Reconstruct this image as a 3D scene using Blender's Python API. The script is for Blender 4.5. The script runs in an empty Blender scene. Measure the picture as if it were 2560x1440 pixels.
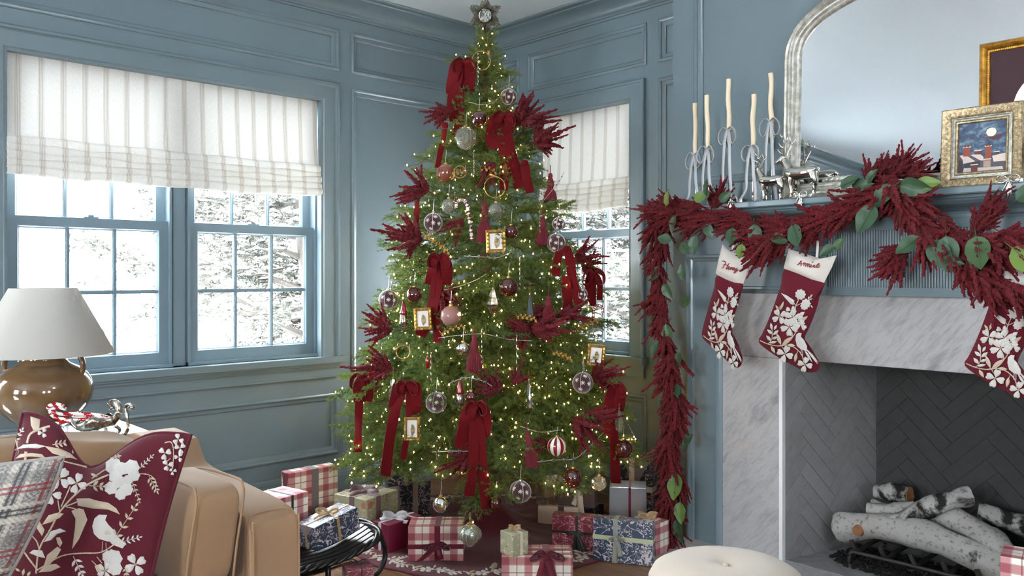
import bpy, bmesh, math, random
import numpy as np
from mathutils import Vector, Matrix

# ------------------------------------------------------------------ camera, world, light
SC = bpy.context.scene
COL = SC.collection
F, CX, HY, HC = 2091., 1280., 687., 1.2
CAM = np.array([3.948, -3.538, HC])
FW = np.array([-.7278, .6857, 0]); RT = np.array([.6857, .7278, 0]); UP = np.array([0, 0, 1.])
cd = bpy.data.cameras.new('camera'); cam = bpy.data.objects.new('camera', cd); COL.objects.link(cam)
cam.location = CAM
cam.rotation_euler = (math.pi/2, 0, math.atan2(-FW[0], FW[1]))
cd.sensor_width = 36.; cd.lens = 36.*F/2560.; cd.shift_y = (HY-720.)/2560.; cd.clip_start = .05
SC.camera = cam
W = bpy.data.worlds.new('overcast_sky'); SC.world = W; W.use_nodes = True
bg = W.node_tree.nodes['Background']; bg.inputs[0].default_value = (.88, .945, 1., 1); bg.inputs[1].default_value = 12.
vs = SC.view_settings; vs.view_transform = 'Standard'; vs.look = 'None'; vs.exposure = 1.65; vs.gamma = 1.; vs.use_curve_mapping = False
SC.cycles.max_bounces = 7; SC.cycles.diffuse_bounces = 4; SC.cycles.glossy_bounces = 4; SC.cycles.adaptive_threshold = .2; SC.cycles.adaptive_min_samples = 22; SC.cycles.transparent_max_bounces = 12
SC.cycles.caustics_reflective = False; SC.cycles.caustics_refractive = False
SC.cycles.sample_clamp_indirect = 20.
def portal(name, loc, rot, sx, sy):
    l = bpy.data.lights.new(name, 'AREA'); l.shape = 'RECTANGLE'; l.size = sx; l.size_y = sy; l.cycles.is_portal = True
    o = bpy.data.objects.new(name, l); COL.objects.link(o); o.location = loc; o.rotation_euler = rot; return o
portal('daylight_portal', (-.2, -1.95, 1.44), (0, -math.pi/2, 0), 1.36, 1.46)
portal('daylight_portal', (-.2, -4.085, 1.44), (0, -math.pi/2, 0), 1.36, .72)
portal('daylight_portal', (.775, .2, 1.44), (-math.pi/2, 0, 0), .69, 1.36)
# pixel -> world helpers
def ray(px, py): return FW+RT*((px-CX)/F)+UP*((HY-py)/F)
def at_x(px, py, x): r = ray(px, py); return CAM+r*((x-CAM[0])/r[0])
def at_y(px, py, y): r = ray(px, py); return CAM+r*((y-CAM[1])/r[1])
def at_z(px, py, z): r = ray(px, py); return CAM+r*((z-CAM[2])/r[2])
def at_d(px, py, d): return CAM+ray(px, py)*d

# ------------------------------------------------------------------ helpers
rnd = random.Random(7)
def A(*a): return np.array(a, float)
def nrm(v): v = np.array(v, float); n = np.linalg.norm(v); return v/n if n > 1e-12 else v
WLOC = {}
class MB:
    def __init__(s): s.v = []; s.f = []; s.m = []; s.uv = []; s.n = 0
    def add(s, vs, fs, mi=0, uv=None):
        vs = np.asarray(vs, float).reshape(-1, 3); s.v.append(vs)
        for k, f in enumerate(fs):
            s.f.append(tuple(i+s.n for i in f)); s.m.append(mi)
            s.uv.append(uv[k] if uv is not None else None)
        s.n += len(vs); return s
    def tris(s, V):                     # fast path: a soup of triangles, 3 vertices each
        s.soup = np.asarray(V, np.float32).reshape(-1, 3); return s
    soup = None
    def mesh(s, name, mats, smooth=False, origin=(0, 0, 0), angle=None):
        me = bpy.data.meshes.new(name)
        if s.soup is not None:
            V = s.soup-np.array(origin, np.float32); n = len(V); me.vertices.add(n); me.vertices.foreach_set('co', V.ravel())
            me.loops.add(n); me.loops.foreach_set('vertex_index', np.arange(n, dtype=np.int32)); me.polygons.add(n//3)
            me.polygons.foreach_set('loop_start', np.arange(0, n, 3, dtype=np.int32)); me.materials.append(mats); me.update(calc_edges=True); return me
        V = np.concatenate(s.v) - np.array(origin, float) if s.v else np.zeros((0, 3))
        me.from_pydata(V.tolist(), [], s.f)
        if not isinstance(mats, (list, tuple)): mats = [mats]
        for m in mats: me.materials.append(m)
        if len(mats) > 1: me.polygons.foreach_set('material_index', np.array(s.m, dtype=np.int32))
        if any(u is not None for u in s.uv):
            ul = me.uv_layers.new(name='UVMap'); d = []
            for f, u in zip(s.f, s.uv):
                for k in range(len(f)): d += list(u[k]) if u is not None else [0., 0.]
            ul.data.foreach_set('uv', d)
        if smooth:
            me.polygons.foreach_set('use_smooth', [True]*len(me.polygons))
            if angle:
                try: me.set_sharp_from_angle(angle=math.radians(angle))
                except Exception: pass
        me.update(); return me
    def build(s, name, mats, parent=None, smooth=False, origin=None, angle=None):
        if parent is not None: org = WLOC.get(parent.name, (0, 0, 0))
        else: org = origin if origin is not None else (0, 0, 0)
        me = s.mesh(name, mats, smooth, org, angle)
        o = bpy.data.objects.new(name, me); COL.objects.link(o)
        if parent is not None: o.parent = parent; WLOC[o.name] = org
        else: o.location = org; WLOC[o.name] = tuple(org)
        return o
def link(name, me, parent=None, loc=(0, 0, 0), rot=None, scale=None, matrix=None):
    o = bpy.data.objects.new(name, me); COL.objects.link(o)
    if parent is not None: o.parent = parent
    if matrix is not None: o.matrix_local = matrix
    else:
        o.location = loc
        if rot is not None: o.rotation_euler = rot
        if scale is not None: o.scale = (scale,)*3 if not hasattr(scale, '__len__') else scale
    return o
def tag(o, label=None, cat=None, group=None, kind=None):
    if label: o['label'] = label
    if cat: o['category'] = cat
    if group: o['group'] = group
    if kind: o['kind'] = kind
    return o
def thing(name, label, cat, loc=(0, 0, 0), group=None, kind=None):
    o = bpy.data.objects.new(name, None); COL.objects.link(o); o.location = loc; o.empty_display_size = .05
    WLOC[o.name] = tuple(loc); return tag(o, label, cat, group, kind)
BOXF = [(0, 3, 2, 1), (4, 5, 6, 7), (0, 1, 5, 4), (1, 2, 6, 5), (2, 3, 7, 6), (3, 0, 4, 7)]
def box(mb, lo, hi, mi=0):
    (a, b, c), (d, e, f) = lo, hi
    return mb.add([(a, b, c), (d, b, c), (d, e, c), (a, e, c), (a, b, f), (d, b, f), (d, e, f), (a, e, f)], BOXF, mi)
def obox(mb, c, ax, ay, az, mi=0):
    c, ax, ay, az = map(lambda q: np.array(q, float), (c, ax, ay, az))
    P = [c-ax-ay-az, c+ax-ay-az, c+ax+ay-az, c-ax+ay-az, c-ax-ay+az, c+ax-ay+az, c+ax+ay+az, c-ax+ay+az]
    return mb.add(P, BOXF, mi)
def cbox(mb, lo, hi, b, mi=0):      # box with chamfered edges
    lo = np.array(lo, float); hi = np.array(hi, float); V = []; idx = {}
    for sx in (0, 1):
        for sy in (0, 1):
            for sz in (0, 1):
                for k in range(3):
                    p = [0, 0, 0]
                    for a, s_ in enumerate((sx, sy, sz)):
                        e = hi[a] if s_ else lo[a]; i = -b if s_ else b
                        p[a] = e if a == k else e+i
                    idx[(sx, sy, sz, k)] = len(V); V.append(p)
    Fs = []
    g = lambda s_, k: idx[(*s_, k)]
    for k in range(3):
        a, c = (k+1) % 3, (k+2) % 3
        for s_ in (0, 1):
            q = []
            for (i, j) in ((0, 0), (1, 0), (1, 1), (0, 1)):
                t = [0, 0, 0]; t[k] = s_; t[a] = i; t[c] = j; q.append(g(t, k))
            Fs.append(q if s_ else q[::-1])
        for i in (0, 1):
            for j in (0, 1):
                t0 = [0, 0, 0]; t1 = [0, 0, 0]; t0[k] = 0; t1[k] = 1; t0[a] = t1[a] = i; t0[c] = t1[c] = j
                q = [g(t0, a), g(t1, a), g(t1, c), g(t0, c)]
                Fs.append(q if i == j else q[::-1])
    for sx in (0, 1):
        for sy in (0, 1):
            for sz in (0, 1):
                q = [g((sx, sy, sz), k) for k in range(3)]
                Fs.append(q if (sx+sy+sz) % 2 == 1 else q[::-1])
    return mb.add(V, Fs, mi)
def frame_of(t, ref=None):
    t = nrm(t); ref = A(0, 0, 1) if ref is None else np.array(ref, float)
    if abs(t@nrm(ref)) > .97: ref = A(1, 0, 0) if abs(t[0]) < .9 else A(0, 1, 0)
    a = nrm(np.cross(t, ref)); b = np.cross(a, t); return a, b
def tube(mb, path, rad, n=8, mi=0, caps=True, ref=None, flat=1.):
    P = np.array(path, float); k = len(P); r = np.full(k, rad, float) if np.isscalar(rad) else np.array(rad, float)
    V = []
    for i in range(k):
        t = P[min(i+1, k-1)]-P[max(i-1, 0)]; a, b = frame_of(t, ref)
        for j in range(n):
            an = 2*math.pi*j/n; V.append(P[i]+r[i]*(math.cos(an)*a+math.sin(an)*b*flat))
    Fs = [(i*n+j, i*n+(j+1) % n, (i+1)*n+(j+1) % n, (i+1)*n+j) for i in range(k-1) for j in range(n)]
    if caps: Fs.append(tuple(range(n-1, -1, -1))); Fs.append(tuple((k-1)*n+j for j in range(n)))
    return mb.add(V, Fs, mi)
def lathe(mb, prof, n=24, c=(0, 0, 0), mi=0, M=None, caps=True):
    V = []; k = len(prof)
    for r, z in prof:
        for j in range(n):
            an = 2*math.pi*j/n; V.append((r*math.cos(an), r*math.sin(an), z))
    V = np.array(V)
    if M is not None: V = V@np.array(M, float).T
    V = V+np.array(c, float)
    Fs = [(i*n+j, i*n+(j+1) % n, (i+1)*n+(j+1) % n, (i+1)*n+j) for i in range(k-1) for j in range(n)]
    if caps:
        if prof[0][0] > 1e-5: Fs.append(tuple(range(n-1, -1, -1)))
        if prof[-1][0] > 1e-5: Fs.append(tuple((k-1)*n+j for j in range(n)))
    return mb.add(V, Fs, mi)
def smooth_path(P, n=6, closed=False):
    P = [np.array(p, float) for p in P]; out = []; k = len(P)
    rng = range(k) if closed else range(k-1)
    for i in rng:
        g = (lambda q: P[q % k]) if closed else (lambda q: P[min(max(q, 0), k-1)])
        a, b, c, d = g(i-1), g(i), g(i+1), g(i+2)
        for j in range(n):
            t = j/n
            out.append(.5*((2*b)+(-a+c)*t+(2*a-5*b+4*c-d)*t*t+(-a+3*b-3*c+d)*t**3))
    if not closed: out.append(P[-1])
    return np.array(out)
def strip(mb, path, side, width, mi=0, th=.0012, cup=0., uvw=None):
    """a ribbon: path points, side vectors (unit, per point or one), width per point; real thickness; cross-section of 3 columns"""
    P = np.array(path, float); k = len(P)
    S = np.array(side, float)
    if S.ndim == 1: S = np.tile(S, (k, 1))
    w = np.full(k, width, float) if np.isscalar(width) else np.array(width, float)
    V = []
    for i in range(k):
        t = nrm(P[min(i+1, k-1)]-P[max(i-1, 0)]); s_ = nrm(S[i]-t*(S[i]@t)); nn = np.cross(t, s_)
        for q, e in ((-.5, 0), (0, 1), (.5, 0)):
            V.append(P[i]+s_*w[i]*q+nn*(cup*w[i]*e+th/2))
        for q, e in ((-.5, 0), (0, 1), (.5, 0)):
            V.append(P[i]+s_*w[i]*q+nn*(cup*w[i]*e-th/2))
    Fs = []
    for i in range(k-1):
        a = i*6; b = a+6
        Fs += [(a, a+1, b+1, b), (a+1, a+2, b+2, b+1), (a+4, a+3, b+3, b+4), (a+5, a+4, b+4, b+5), (a+3, a, b, b+3), (a+2, a+5, b+5, b+2)]
    Fs += [(0, 3, 4, 1), (1, 4, 5, 2)]; e = (k-1)*6; Fs += [(e, e+1, e+4, e+3), (e+1, e+2, e+5, e+4)]
    return mb.add(V, Fs, mi)
def sweep(mb, prof, path, closed=False, mi=0):
    """profile (w, z) swept along a plan path; w to the right-hand side of travel, mitred"""
    P = [np.array(p[:2], float) for p in path]; k = len(P); m = len(prof); V = []
    for i in range(k):
        def nr(a, b): d = nrm(np.append(b-a, 0))[:2]; return A(d[1], -d[0])
        if closed or 0 < i < k-1:
            n1 = nr(P[i-1], P[i]); n2 = nr(P[i], P[(i+1) % k]); b = n1+n2; off = b*(2/max(b@b, 1e-6))*1.
        elif i == 0: off = nr(P[0], P[1])
        else: off = nr(P[-2], P[-1])
        for w, z in prof: V.append((P[i][0]+off[0]*w, P[i][1]+off[1]*w, z))
    Fs = []
    for i in range(k if closed else k-1):
        a = i*m; b = ((i+1) % k)*m
        for j in range(m-1): Fs.append((a+j, a+j+1, b+j+1, b+j))
    if not closed: Fs.append(tuple(range(m))[::-1]); Fs.append(tuple((k-1)*m+j for j in range(m)))
    return mb.add(V, Fs, mi)
class Fr:       # a wall frame: u along the wall, v up, w out into the room
    def __init__(s, O, U, N): s.O = np.array(O, float); s.U = np.array(U, float); s.N = np.array(N, float)
    def __call__(s, u, v, w=0.): return s.O+s.U*u+UP*v+s.N*w
    def box(s, mb, u0, u1, v0, v1, w0, w1, mi=0):
        c = s((u0+u1)/2, (v0+v1)/2, (w0+w1)/2)
        return obox(mb, c, s.U*(u1-u0)/2, -s.N*(w1-w0)/2, UP*(v1-v0)/2, mi)
def rect_frame(mb, fr, u0, u1, v0, v1, prof, mi=0):
    """mitred moulding round a rectangle; prof = [(inset, w)]"""
    m = len(prof); V = []
    for cu, cv, su, sv in ((u0, v0, 1, 1), (u1, v0, -1, 1), (u1, v1, -1, -1), (u0, v1, 1, -1)):
        for i, w in prof: V.append(fr(cu+su*i, cv+sv*i, w))
    Fs = []
    for k in range(4):
        a = k*m; b = ((k+1) % 4)*m
        for j in range(m-1): Fs.append((a+j, b+j, b+j+1, a+j+1))
    return mb.add(V, Fs, mi)

# ------------------------------------------------------------------ materials
def lin(c):
    c = [x/255. for x in c]; return tuple((x/12.92 if x <= .04045 else ((x+.055)/1.055)**2.4) for x in c)+(1.,)
class N:        # tiny node helper
    def __init__(s, name):
        s.m = bpy.data.materials.new(name); s.m.use_nodes = True; s.t = s.m.node_tree; s.n = s.t.nodes; s.l = s.t.links
        s.b = s.n['Principled BSDF']; s.out = s.n['Material Output']
    def new(s, ty, **kw):
        nd = s.n.new(ty)
        for k, v in kw.items(): setattr(nd, k, v)
        return nd
    def set(s, sock, v):
        if hasattr(v, 'links'): s.l.new(v, sock)
        elif isinstance(v, bpy.types.Node): s.l.new(v.outputs[0], sock)
        else: sock.default_value = v
    def math(s, op, a, b=0., c=0.):
        nd = s.new('ShaderNodeMath', operation=op)
        s.set(nd.inputs[0], a); s.set(nd.inputs[1], b); s.set(nd.inputs[2], c); return nd.outputs[0]
    def mix(s, f, a, b, mode='MIX'):
        nd = s.new('ShaderNodeMix', data_type='RGBA', blend_type=mode)
        s.set(nd.inputs[0], f); s.set(nd.inputs[6], a); s.set(nd.inputs[7], b); return nd.outputs[2]
    def coord(s, k='Object', scale=None, rot=None):
        o = s.new('ShaderNodeTexCoord').outputs[k]
        if scale is not None or rot is not None:
            mp = s.new('ShaderNodeMapping'); s.l.new(o, mp.inputs[0])
            if scale is not None: mp.inputs['Scale'].default_value = scale
            if rot is not None: mp.inputs['Rotation'].default_value = rot
            o = mp.outputs[0]
        return o
    def noise(s, vec, scale, detail=3., rough=.55, dist=0., out=0):
        nd = s.new('ShaderNodeTexNoise'); s.l.new(vec, nd.inputs['Vector'])
        nd.inputs['Scale'].default_value = scale; nd.inputs['Detail'].default_value = detail
        nd.inputs['Roughness'].default_value = rough; nd.inputs['Distortion'].default_value = dist; return nd.outputs[out]
    def vor(s, vec, scale, feat='F1', out='Distance', rand=1.):
        nd = s.new('ShaderNodeTexVoronoi', feature=feat); s.l.new(vec, nd.inputs['Vector']); nd.inputs['Scale'].default_value = scale
        nd.inputs['Randomness'].default_value = rand; return nd.outputs[out]
    def ramp(s, f, stops):
        nd = s.new('ShaderNodeValToRGB'); s.set(nd.inputs[0], f); e = nd.color_ramp.elements
        while len(e) < len(stops): e.new(.5)
        for q, (p, c) in zip(e, stops): q.position = p; q.color = c if len(c) == 4 else (*c, 1)
        return nd.outputs[0]
    def step(s, f, lo, hi): 
        nd = s.new('ShaderNodeMapRange', interpolation_type='SMOOTHSTEP'); s.set(nd.inputs[0], f); nd.inputs[1].default_value = lo; nd.inputs[2].default_value = hi
        return nd.outputs[0]
    def bump(s, h, strength=.2, dist=.002):
        nd = s.new('ShaderNodeBump'); s.set(nd.inputs['Height'], h); nd.inputs['Strength'].default_value = strength; nd.inputs['Distance'].default_value = dist
        s.l.new(nd.outputs[0], s.b.inputs['Normal'])
    def sep(s, v): nd = s.new('ShaderNodeSeparateXYZ'); s.l.new(v, nd.inputs[0]); return nd.outputs
    def p(s, **kw):
        for k, v in kw.items(): s.set(s.b.inputs[k.replace('_', ' ')], v)
        return s.m
def basic(name, c, rough=.5, metal=0., var=.0, vs=30., bump=0., bs=200., spec=.5, sheen=0., coat=0., bd=.001):
    n = N(name); col = lin(c); co = n.coord()
    if var:
        f = n.noise(co, vs)
        k = n.math('MULTIPLY_ADD', f, 2*var, 1-var); v = n.new('ShaderNodeVectorMath', operation='SCALE')
        v.inputs[0].default_value = col[:3]; n.l.new(k, v.inputs['Scale']); cs = v.outputs[0]
    else: cs = col
    n.p(Base_Color=cs, Roughness=rough, Metallic=metal, Specular_IOR_Level=spec, Sheen_Weight=sheen, Coat_Weight=coat)
    if bump: n.bump(n.noise(co, bs, 4.), bump, bd)
    return n.m
M = {}
M['paint'] = basic('blue_grey_paint', (114, 131, 138), .24, var=.02, vs=3., spec=.6)
M['ceil'] = basic('ceiling_paint', (236, 246, 252), .45, var=.01)
M['frame_paint'] = basic('window_paint', (114, 134, 145), .28, spec=.5)
def m_floor():
    n = N('oak_floor'); co = n.coord('Object', (1., 1., 1.)); inf = n.new('ShaderNodeObjectInfo').outputs['Random']
    add = n.new('ShaderNodeVectorMath', operation='ADD'); n.l.new(co, add.inputs[0])
    cb = n.new('ShaderNodeCombineXYZ'); n.l.new(n.math('MULTIPLY', inf, 37.), cb.inputs[0]); n.l.new(n.math('MULTIPLY', inf, 11.), cb.inputs[1]); n.l.new(cb.outputs[0], add.inputs[1])
    mp = n.new('ShaderNodeMapping'); n.l.new(add.outputs[0], mp.inputs[0]); mp.inputs['Scale'].default_value = (3., 40., 3.)
    g = n.noise(mp.outputs[0], 2.2, 5., .6, .6)
    c = n.ramp(g, [(.25, lin((92, 62, 38))), (.55, lin((134, 95, 62))), (.8, lin((160, 118, 80)))])
    c = n.mix(n.math('MULTIPLY', inf, .35), c, lin((104, 72, 46)))
    n.p(Base_Color=c, Roughness=.38); n.bump(g, .1, .001); return n.m
M['floor'] = m_floor()
def m_marble():
    n = N('grey_marble'); co = n.coord('Object', None, (0, -.75, 0)); 
    mp = n.new('ShaderNodeMapping'); n.l.new(co, mp.inputs[0]); mp.inputs['Scale'].default_value = (7., 4., 1.5)
    w = n.noise(mp.outputs[0], 2.2, 8., .68, 1.4); v = n.step(w, .50, .72)
    f = n.noise(co, 55., 5., .7, .5); s = n.noise(mp.outputs[0], 9., 6., .7, .8)
    c = n.mix(n.math('MULTIPLY', n.step(s, .42, .72), .42), lin((182, 180, 179)), lin((112, 112, 113)))
    c = n.mix(n.math('MULTIPLY', v, .6), c, lin((128, 128, 131)))
    c = n.mix(n.math('MULTIPLY', n.step(f, .55, .75), .25), c, lin((132, 131, 131)))
    c = n.mix(n.math('MULTIPLY', n.step(n.noise(mp.outputs[0], 1.6, 5., .6, .4), .60, .74), .5), c, lin((96, 97, 100)))
    n.p(Base_Color=c, Roughness=.28); return n.m
M['marble'] = m_marble()
def m_brick(name, c0, c1):
    n = N(name); co = n.coord(); inf = n.new('ShaderNodeObjectInfo').outputs['Random']
    f = n.noise(co, 30., 5., .65); c = n.mix(f, lin(c0), lin(c1))
    c = n.mix(n.math('MULTIPLY', inf, .3), c, lin([x*.72 for x in c0]))
    sp = n.step(n.vor(co, 60.), .08, .03); sp = n.math('MULTIPLY', sp, n.step(n.noise(co, 14.), .55, .7)); c = n.mix(n.math('MULTIPLY', sp, .7), c, lin((165, 163, 160)))
    n.p(Base_Color=c, Roughness=.75); n.bump(f, .25, .002); return n.m
M['firebrick'] = m_brick('grey_firebrick', (150, 149, 148), (120, 119, 118))
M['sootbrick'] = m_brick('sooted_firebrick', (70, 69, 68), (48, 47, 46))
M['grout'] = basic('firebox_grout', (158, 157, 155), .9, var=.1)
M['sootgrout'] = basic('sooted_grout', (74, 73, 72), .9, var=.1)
def m_glass(name='window_glass', tint=(1, 1, 1, 1), refl=1.):
    n = N(name); n.n.remove(n.b); tr = n.new('ShaderNodeBsdfTransparent'); tr.inputs[0].default_value = tint
    gl = n.new('ShaderNodeBsdfGlossy'); gl.inputs['Roughness'].default_value = .02
    lw = n.new('ShaderNodeLayerWeight'); fr = n.math('MULTIPLY_ADD', n.math('POWER', lw.outputs['Facing'], 5.), .92, .035)
    mx = n.new('ShaderNodeMixShader'); n.l.new(n.math('MULTIPLY', fr, refl), mx.inputs[0]); n.l.new(tr.outputs[0], mx.inputs[1]); n.l.new(gl.outputs[0], mx.inputs[2])
    n.l.new(mx.outputs[0], n.out.inputs[0]); return n.m
M['glass'] = m_glass()
def m_shade():
    n = N('striped_linen'); uv = n.coord('UV'); x, y, _ = n.sep(uv)[:3]
    ph = n.math('FRACT', n.math('DIVIDE', x, .0873))
    d = n.math('ABSOLUTE', n.math('SUBTRACT', ph, .5))
    band = n.step(d, .145, .125)
    line = n.math('MULTIPLY', band, n.step(n.math('ABSOLUTE', n.math('SUBTRACT', n.math('FRACT', n.math('MULTIPLY_ADD', ph, 14.5, .25)), .5)), .30, .12))
    wv = n.noise(n.coord('UV', (500., 60., 1.)), 1., 3.); wh = n.noise(n.coord('UV', (60., 700., 1.)), 1., 3.)
    w = n.math('ADD', n.math('MULTIPLY', wv, .5), n.math('MULTIPLY', wh, .5))
    c = n.mix(n.step(w, .3, .7), lin((208, 205, 198)), lin((226, 224, 218)))
    c = n.mix(n.math('MULTIPLY', band, .25), c, lin((186, 176, 162))); c = n.mix(n.math('MULTIPLY', line, .65), c, lin((150, 138, 124)))
    n.p(Base_Color=c, Roughness=.9, Specular_IOR_Level=.1)
    tl = n.new('ShaderNodeBsdfTranslucent'); n.l.new(c, tl.inputs[0]); mx = n.new('ShaderNodeMixShader'); mx.inputs[0].default_value = .035
    n.l.new(n.b.outputs[0], mx.inputs[1]); n.l.new(tl.outputs[0], mx.inputs[2]); n.l.new(mx.outputs[0], n.out.inputs[0]); return n.m
M['shade'] = m_shade()

# ------------------------------------------------------------------ room shell
H = 2.705; XR, YB = 7.0, -7.5; BX0, BX1, BY = 1.613, 3.721, -.30; FC = 2.667
FL = Fr((0, 0, 0), (0, 1, 0), (1, 0, 0)); FRW = Fr((0, 0, 0), (1, 0, 0), (0, -1, 0)); FB = Fr((0, BY, 0), (1, 0, 0), (0, -1, 0))
FBK = Fr((0, YB, 0), (-1, 0, 0), (0, 1, 0)); FRT = Fr((XR, 0, 0), (0, -1, 0), (-1, 0, 0))
REC = .016
PMOULD = [(-.006, 0.), (-.006, .005), (-.001, .009), (.006, .010), (.012, .006), (.014, .0), (.020, -.002), (.030, -.006), (.034, -.011), (.034, -REC)]
def panel_wall(name, fr, u0, u1, holes, panels, v0=0., v1=None, back=.16):
    v1 = H if v1 is None else v1
    us = sorted({u0, u1, *[min(max(x, u0), u1) for r in holes+panels for x in r[:2]]}); vv = sorted({v0, v1, *[x for r in holes+panels for x in r[2:4]]})
    mb = MB()
    for a, b in zip(us, us[1:]):
        for c, d in zip(vv, vv[1:]):
            mu, mv = (a+b)/2, (c+d)/2; ins = lambda R: any(r[0] < mu < r[1] and r[2] < mv < r[3] for r in R)
            if ins(holes): continue
            fr.box(mb, a, b, c, d, -back, -REC-.004 if ins(panels) else 0.)
    w = mb.build(name, M['paint']); tag(w, kind='structure')
    for (a, b, c, d) in panels:
        q = MB(); fr.box(q, a, b, c, d, -REC-.003, -REC); p = q.build('panel', M['paint'], w)
        q = MB(); rect_frame(q, fr, a, b, c, d, PMOULD); q.build('panel_moulding', M['paint'], p, smooth=True, angle=35)
    return w
OPL = (-2.69, -1.22, .765, 2.13); OP3 = (-4.45, -3.72, .765, 2.13); OPR = (.435, 1.118, .765, 2.13)
zU, zM, zL = (2.312, 2.524), (.655, 2.216), (.24, .558)
panel_wall('wall_left', FL, YB, 0, [OPL, OP3], [(-2.80, -1.115, *zU), (-2.80, -1.115, *zL), (-1.026, -.10, *zU), (-1.026, -.10, *zM), (-1.026, -.10, *zL),
            (-4.96, -3.09, *zU), (-4.96, -3.09, *zL), (-6.9, -5.06, *zU), (-6.9, -5.06, *zM), (-6.9, -5.06, *zL)])
panel_wall('wall_right', FRW, -.16, XR+.16, [OPR, (2.05, 3.30, -.1, 1.05)], [(.08, .253, *zU), (.341, 1.223, *zU), (1.311, 1.60, *zU), (.08, .253, *zM), (1.311, 1.60, *zM), (.08, .253, *zL), (.341, 1.223, *zL), (1.311, 1.60, *zL)])
BKW = [(-4.6, -3.7, .9, 2.3), (-2.6, -1.7, .9, 2.3)]; RTW = [(2.75, 3.2, 1.1, 2.1), (4.0, 4.45, 1.1, 2.1)]  # unseen openings behind the camera, added and sized to light the room
panel_wall('wall_back', FBK, -XR-.16, .16, BKW, [])
panel_wall('wall_side', FRT, 0, -YB, RTW, [])
for fr, ops in ((FBK, BKW), (FRT, RTW)):
    for (a, b, c, d) in ops:
        q = fr((a+b)/2, (c+d)/2, -.2)
        portal('daylight_portal', q, (math.pi/2, 0, 0) if fr is FBK else (0, math.pi/2, 0), b-a if fr is FBK else d-c, d-c if fr is FBK else b-a)
mb = MB(); box(mb, (-.16, YB-.16, -.06), (XR+.16, .16, -.012)); fl = tag(mb.build('floor', M['floor']), kind='structure')
r2 = random.Random(3); y = -3.3; pl = {}
while y < -.001:
    x = .0-r2.uniform(0, .5)
    while x < 3.0:
        L = r2.uniform(.7, 1.5); a, b = max(x, 0.), min(x+L, 3.1)
        if b-a > .05:
            q = MB(); cbox(q, (-(b-a)/2+.0008, -.0412, -.012), ((b-a)/2-.0008, .0412, 0.), .0012)
            link('floor_plank', q.mesh('floor_plank', M['floor']), fl, ((a+b)/2, y+.0415, 0))
        x += L
    y += .083
mb = MB(); box(mb, (-.16, YB-.16, H), (XR+.16, .16, H+.1)); tag(mb.build('ceiling', M['ceil']), kind='structure')
PLAN = [(0, YB), (0, 0), (BX0, 0), (BX0, BY), (BX1, BY), (BX1, 0), (XR, 0), (XR, YB)]
CROWN = [(0, H-.108), (.010, H-.108), (.013, H-.098), (.021, H-.096), (.024, H-.088), (.030, H-.084), (.036, H-.068), (.052, H-.046), (.076, H-.030), (.098, H-.024), (.102, H-.016), (.126, H-.013), (.132, H-.004), (.132, H)]
mb = MB(); sweep(mb, CROWN, PLAN, True); tag(mb.build('trim_1', M['paint'], smooth=True, angle=50), kind='structure')
BASE = [(0, .155), (.006, .155), (.010, .148), (.012, .138), (.018, .134), (.020, .122), (.022, .118), (.022, .012), (.034, .010), (.036, 0), (0, 0)]
mb = MB(); sweep(mb, BASE, [(0, YB), (0, 0), (BX0, 0), (BX0, BY+.03)]); tag(mb.build('baseboard_left', M['paint']), kind='structure')
mb = MB(); sweep(mb, BASE, [(BX1, BY+.03), (BX1, 0), (XR, 0), (XR, YB), (0, YB)]); tag(mb.build('baseboard_right', M['paint']), kind='structure')

# ------------------------------------------------------------------ windows
def sash(fr, parent, u0, u1, v0, v1, w, cols, rows, st=.04, top=.04, bot=.05):
    s_ = MB(); d = .018
    fr.box(s_, u0, u0+st, v0, v1, w-d, w+d); fr.box(s_, u1-st, u1, v0, v1, w-d, w+d)
    fr.box(s_, u0+st, u1-st, v0, v0+bot, w-d, w+d); fr.box(s_, u0+st, u1-st, v1-top, v1, w-d, w+d)
    so = s_.build('sash', M['frame_paint'], parent)
    a, b, c, e = u0+st, u1-st, v0+bot, v1-top
    q = MB(); rect_frame(q, fr, a, b, c, e, [(0, w+d), (.004, w+d-.006), (.010, w+.006)]); q.build('sash_bead', M['frame_paint'], so)
    for i in range(1, cols):
        x = a+(b-a)*i/cols; q = MB(); fr.box(q, x-.005, x+.005, c, e, w-.014, w+.014); fr.box(q, x-.009, x+.009, c, e, w-.006, w+.008); q.build('muntin', M['frame_paint'], so)
    for j in range(1, rows):
        y = c+(e-c)*j/rows; q = MB(); fr.box(q, a, b, y-.005, y+.005, w-.013, w+.013); fr.box(q, a, b, y-.009, y+.009, w-.005, w+.007); q.build('muntin', M['frame_paint'], so)
    for i in range(cols):
        for j in range(rows):
            q = MB(); fr.box(q, a+(b-a)*i/cols, a+(b-a)*(i+1)/cols, c+(e-c)*j/rows, c+(e-c)*(j+1)/rows, w-.003, w); q.build('pane', M['glass'], so)
CAS = [(-.105, 0.), (-.105, .022), (-.098, .030), (-.088, .030), (-.084, .022), (-.078, .018), (-.014, .016), (-.008, .010), (.0025, .008), (.0025, -.155)]
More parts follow.
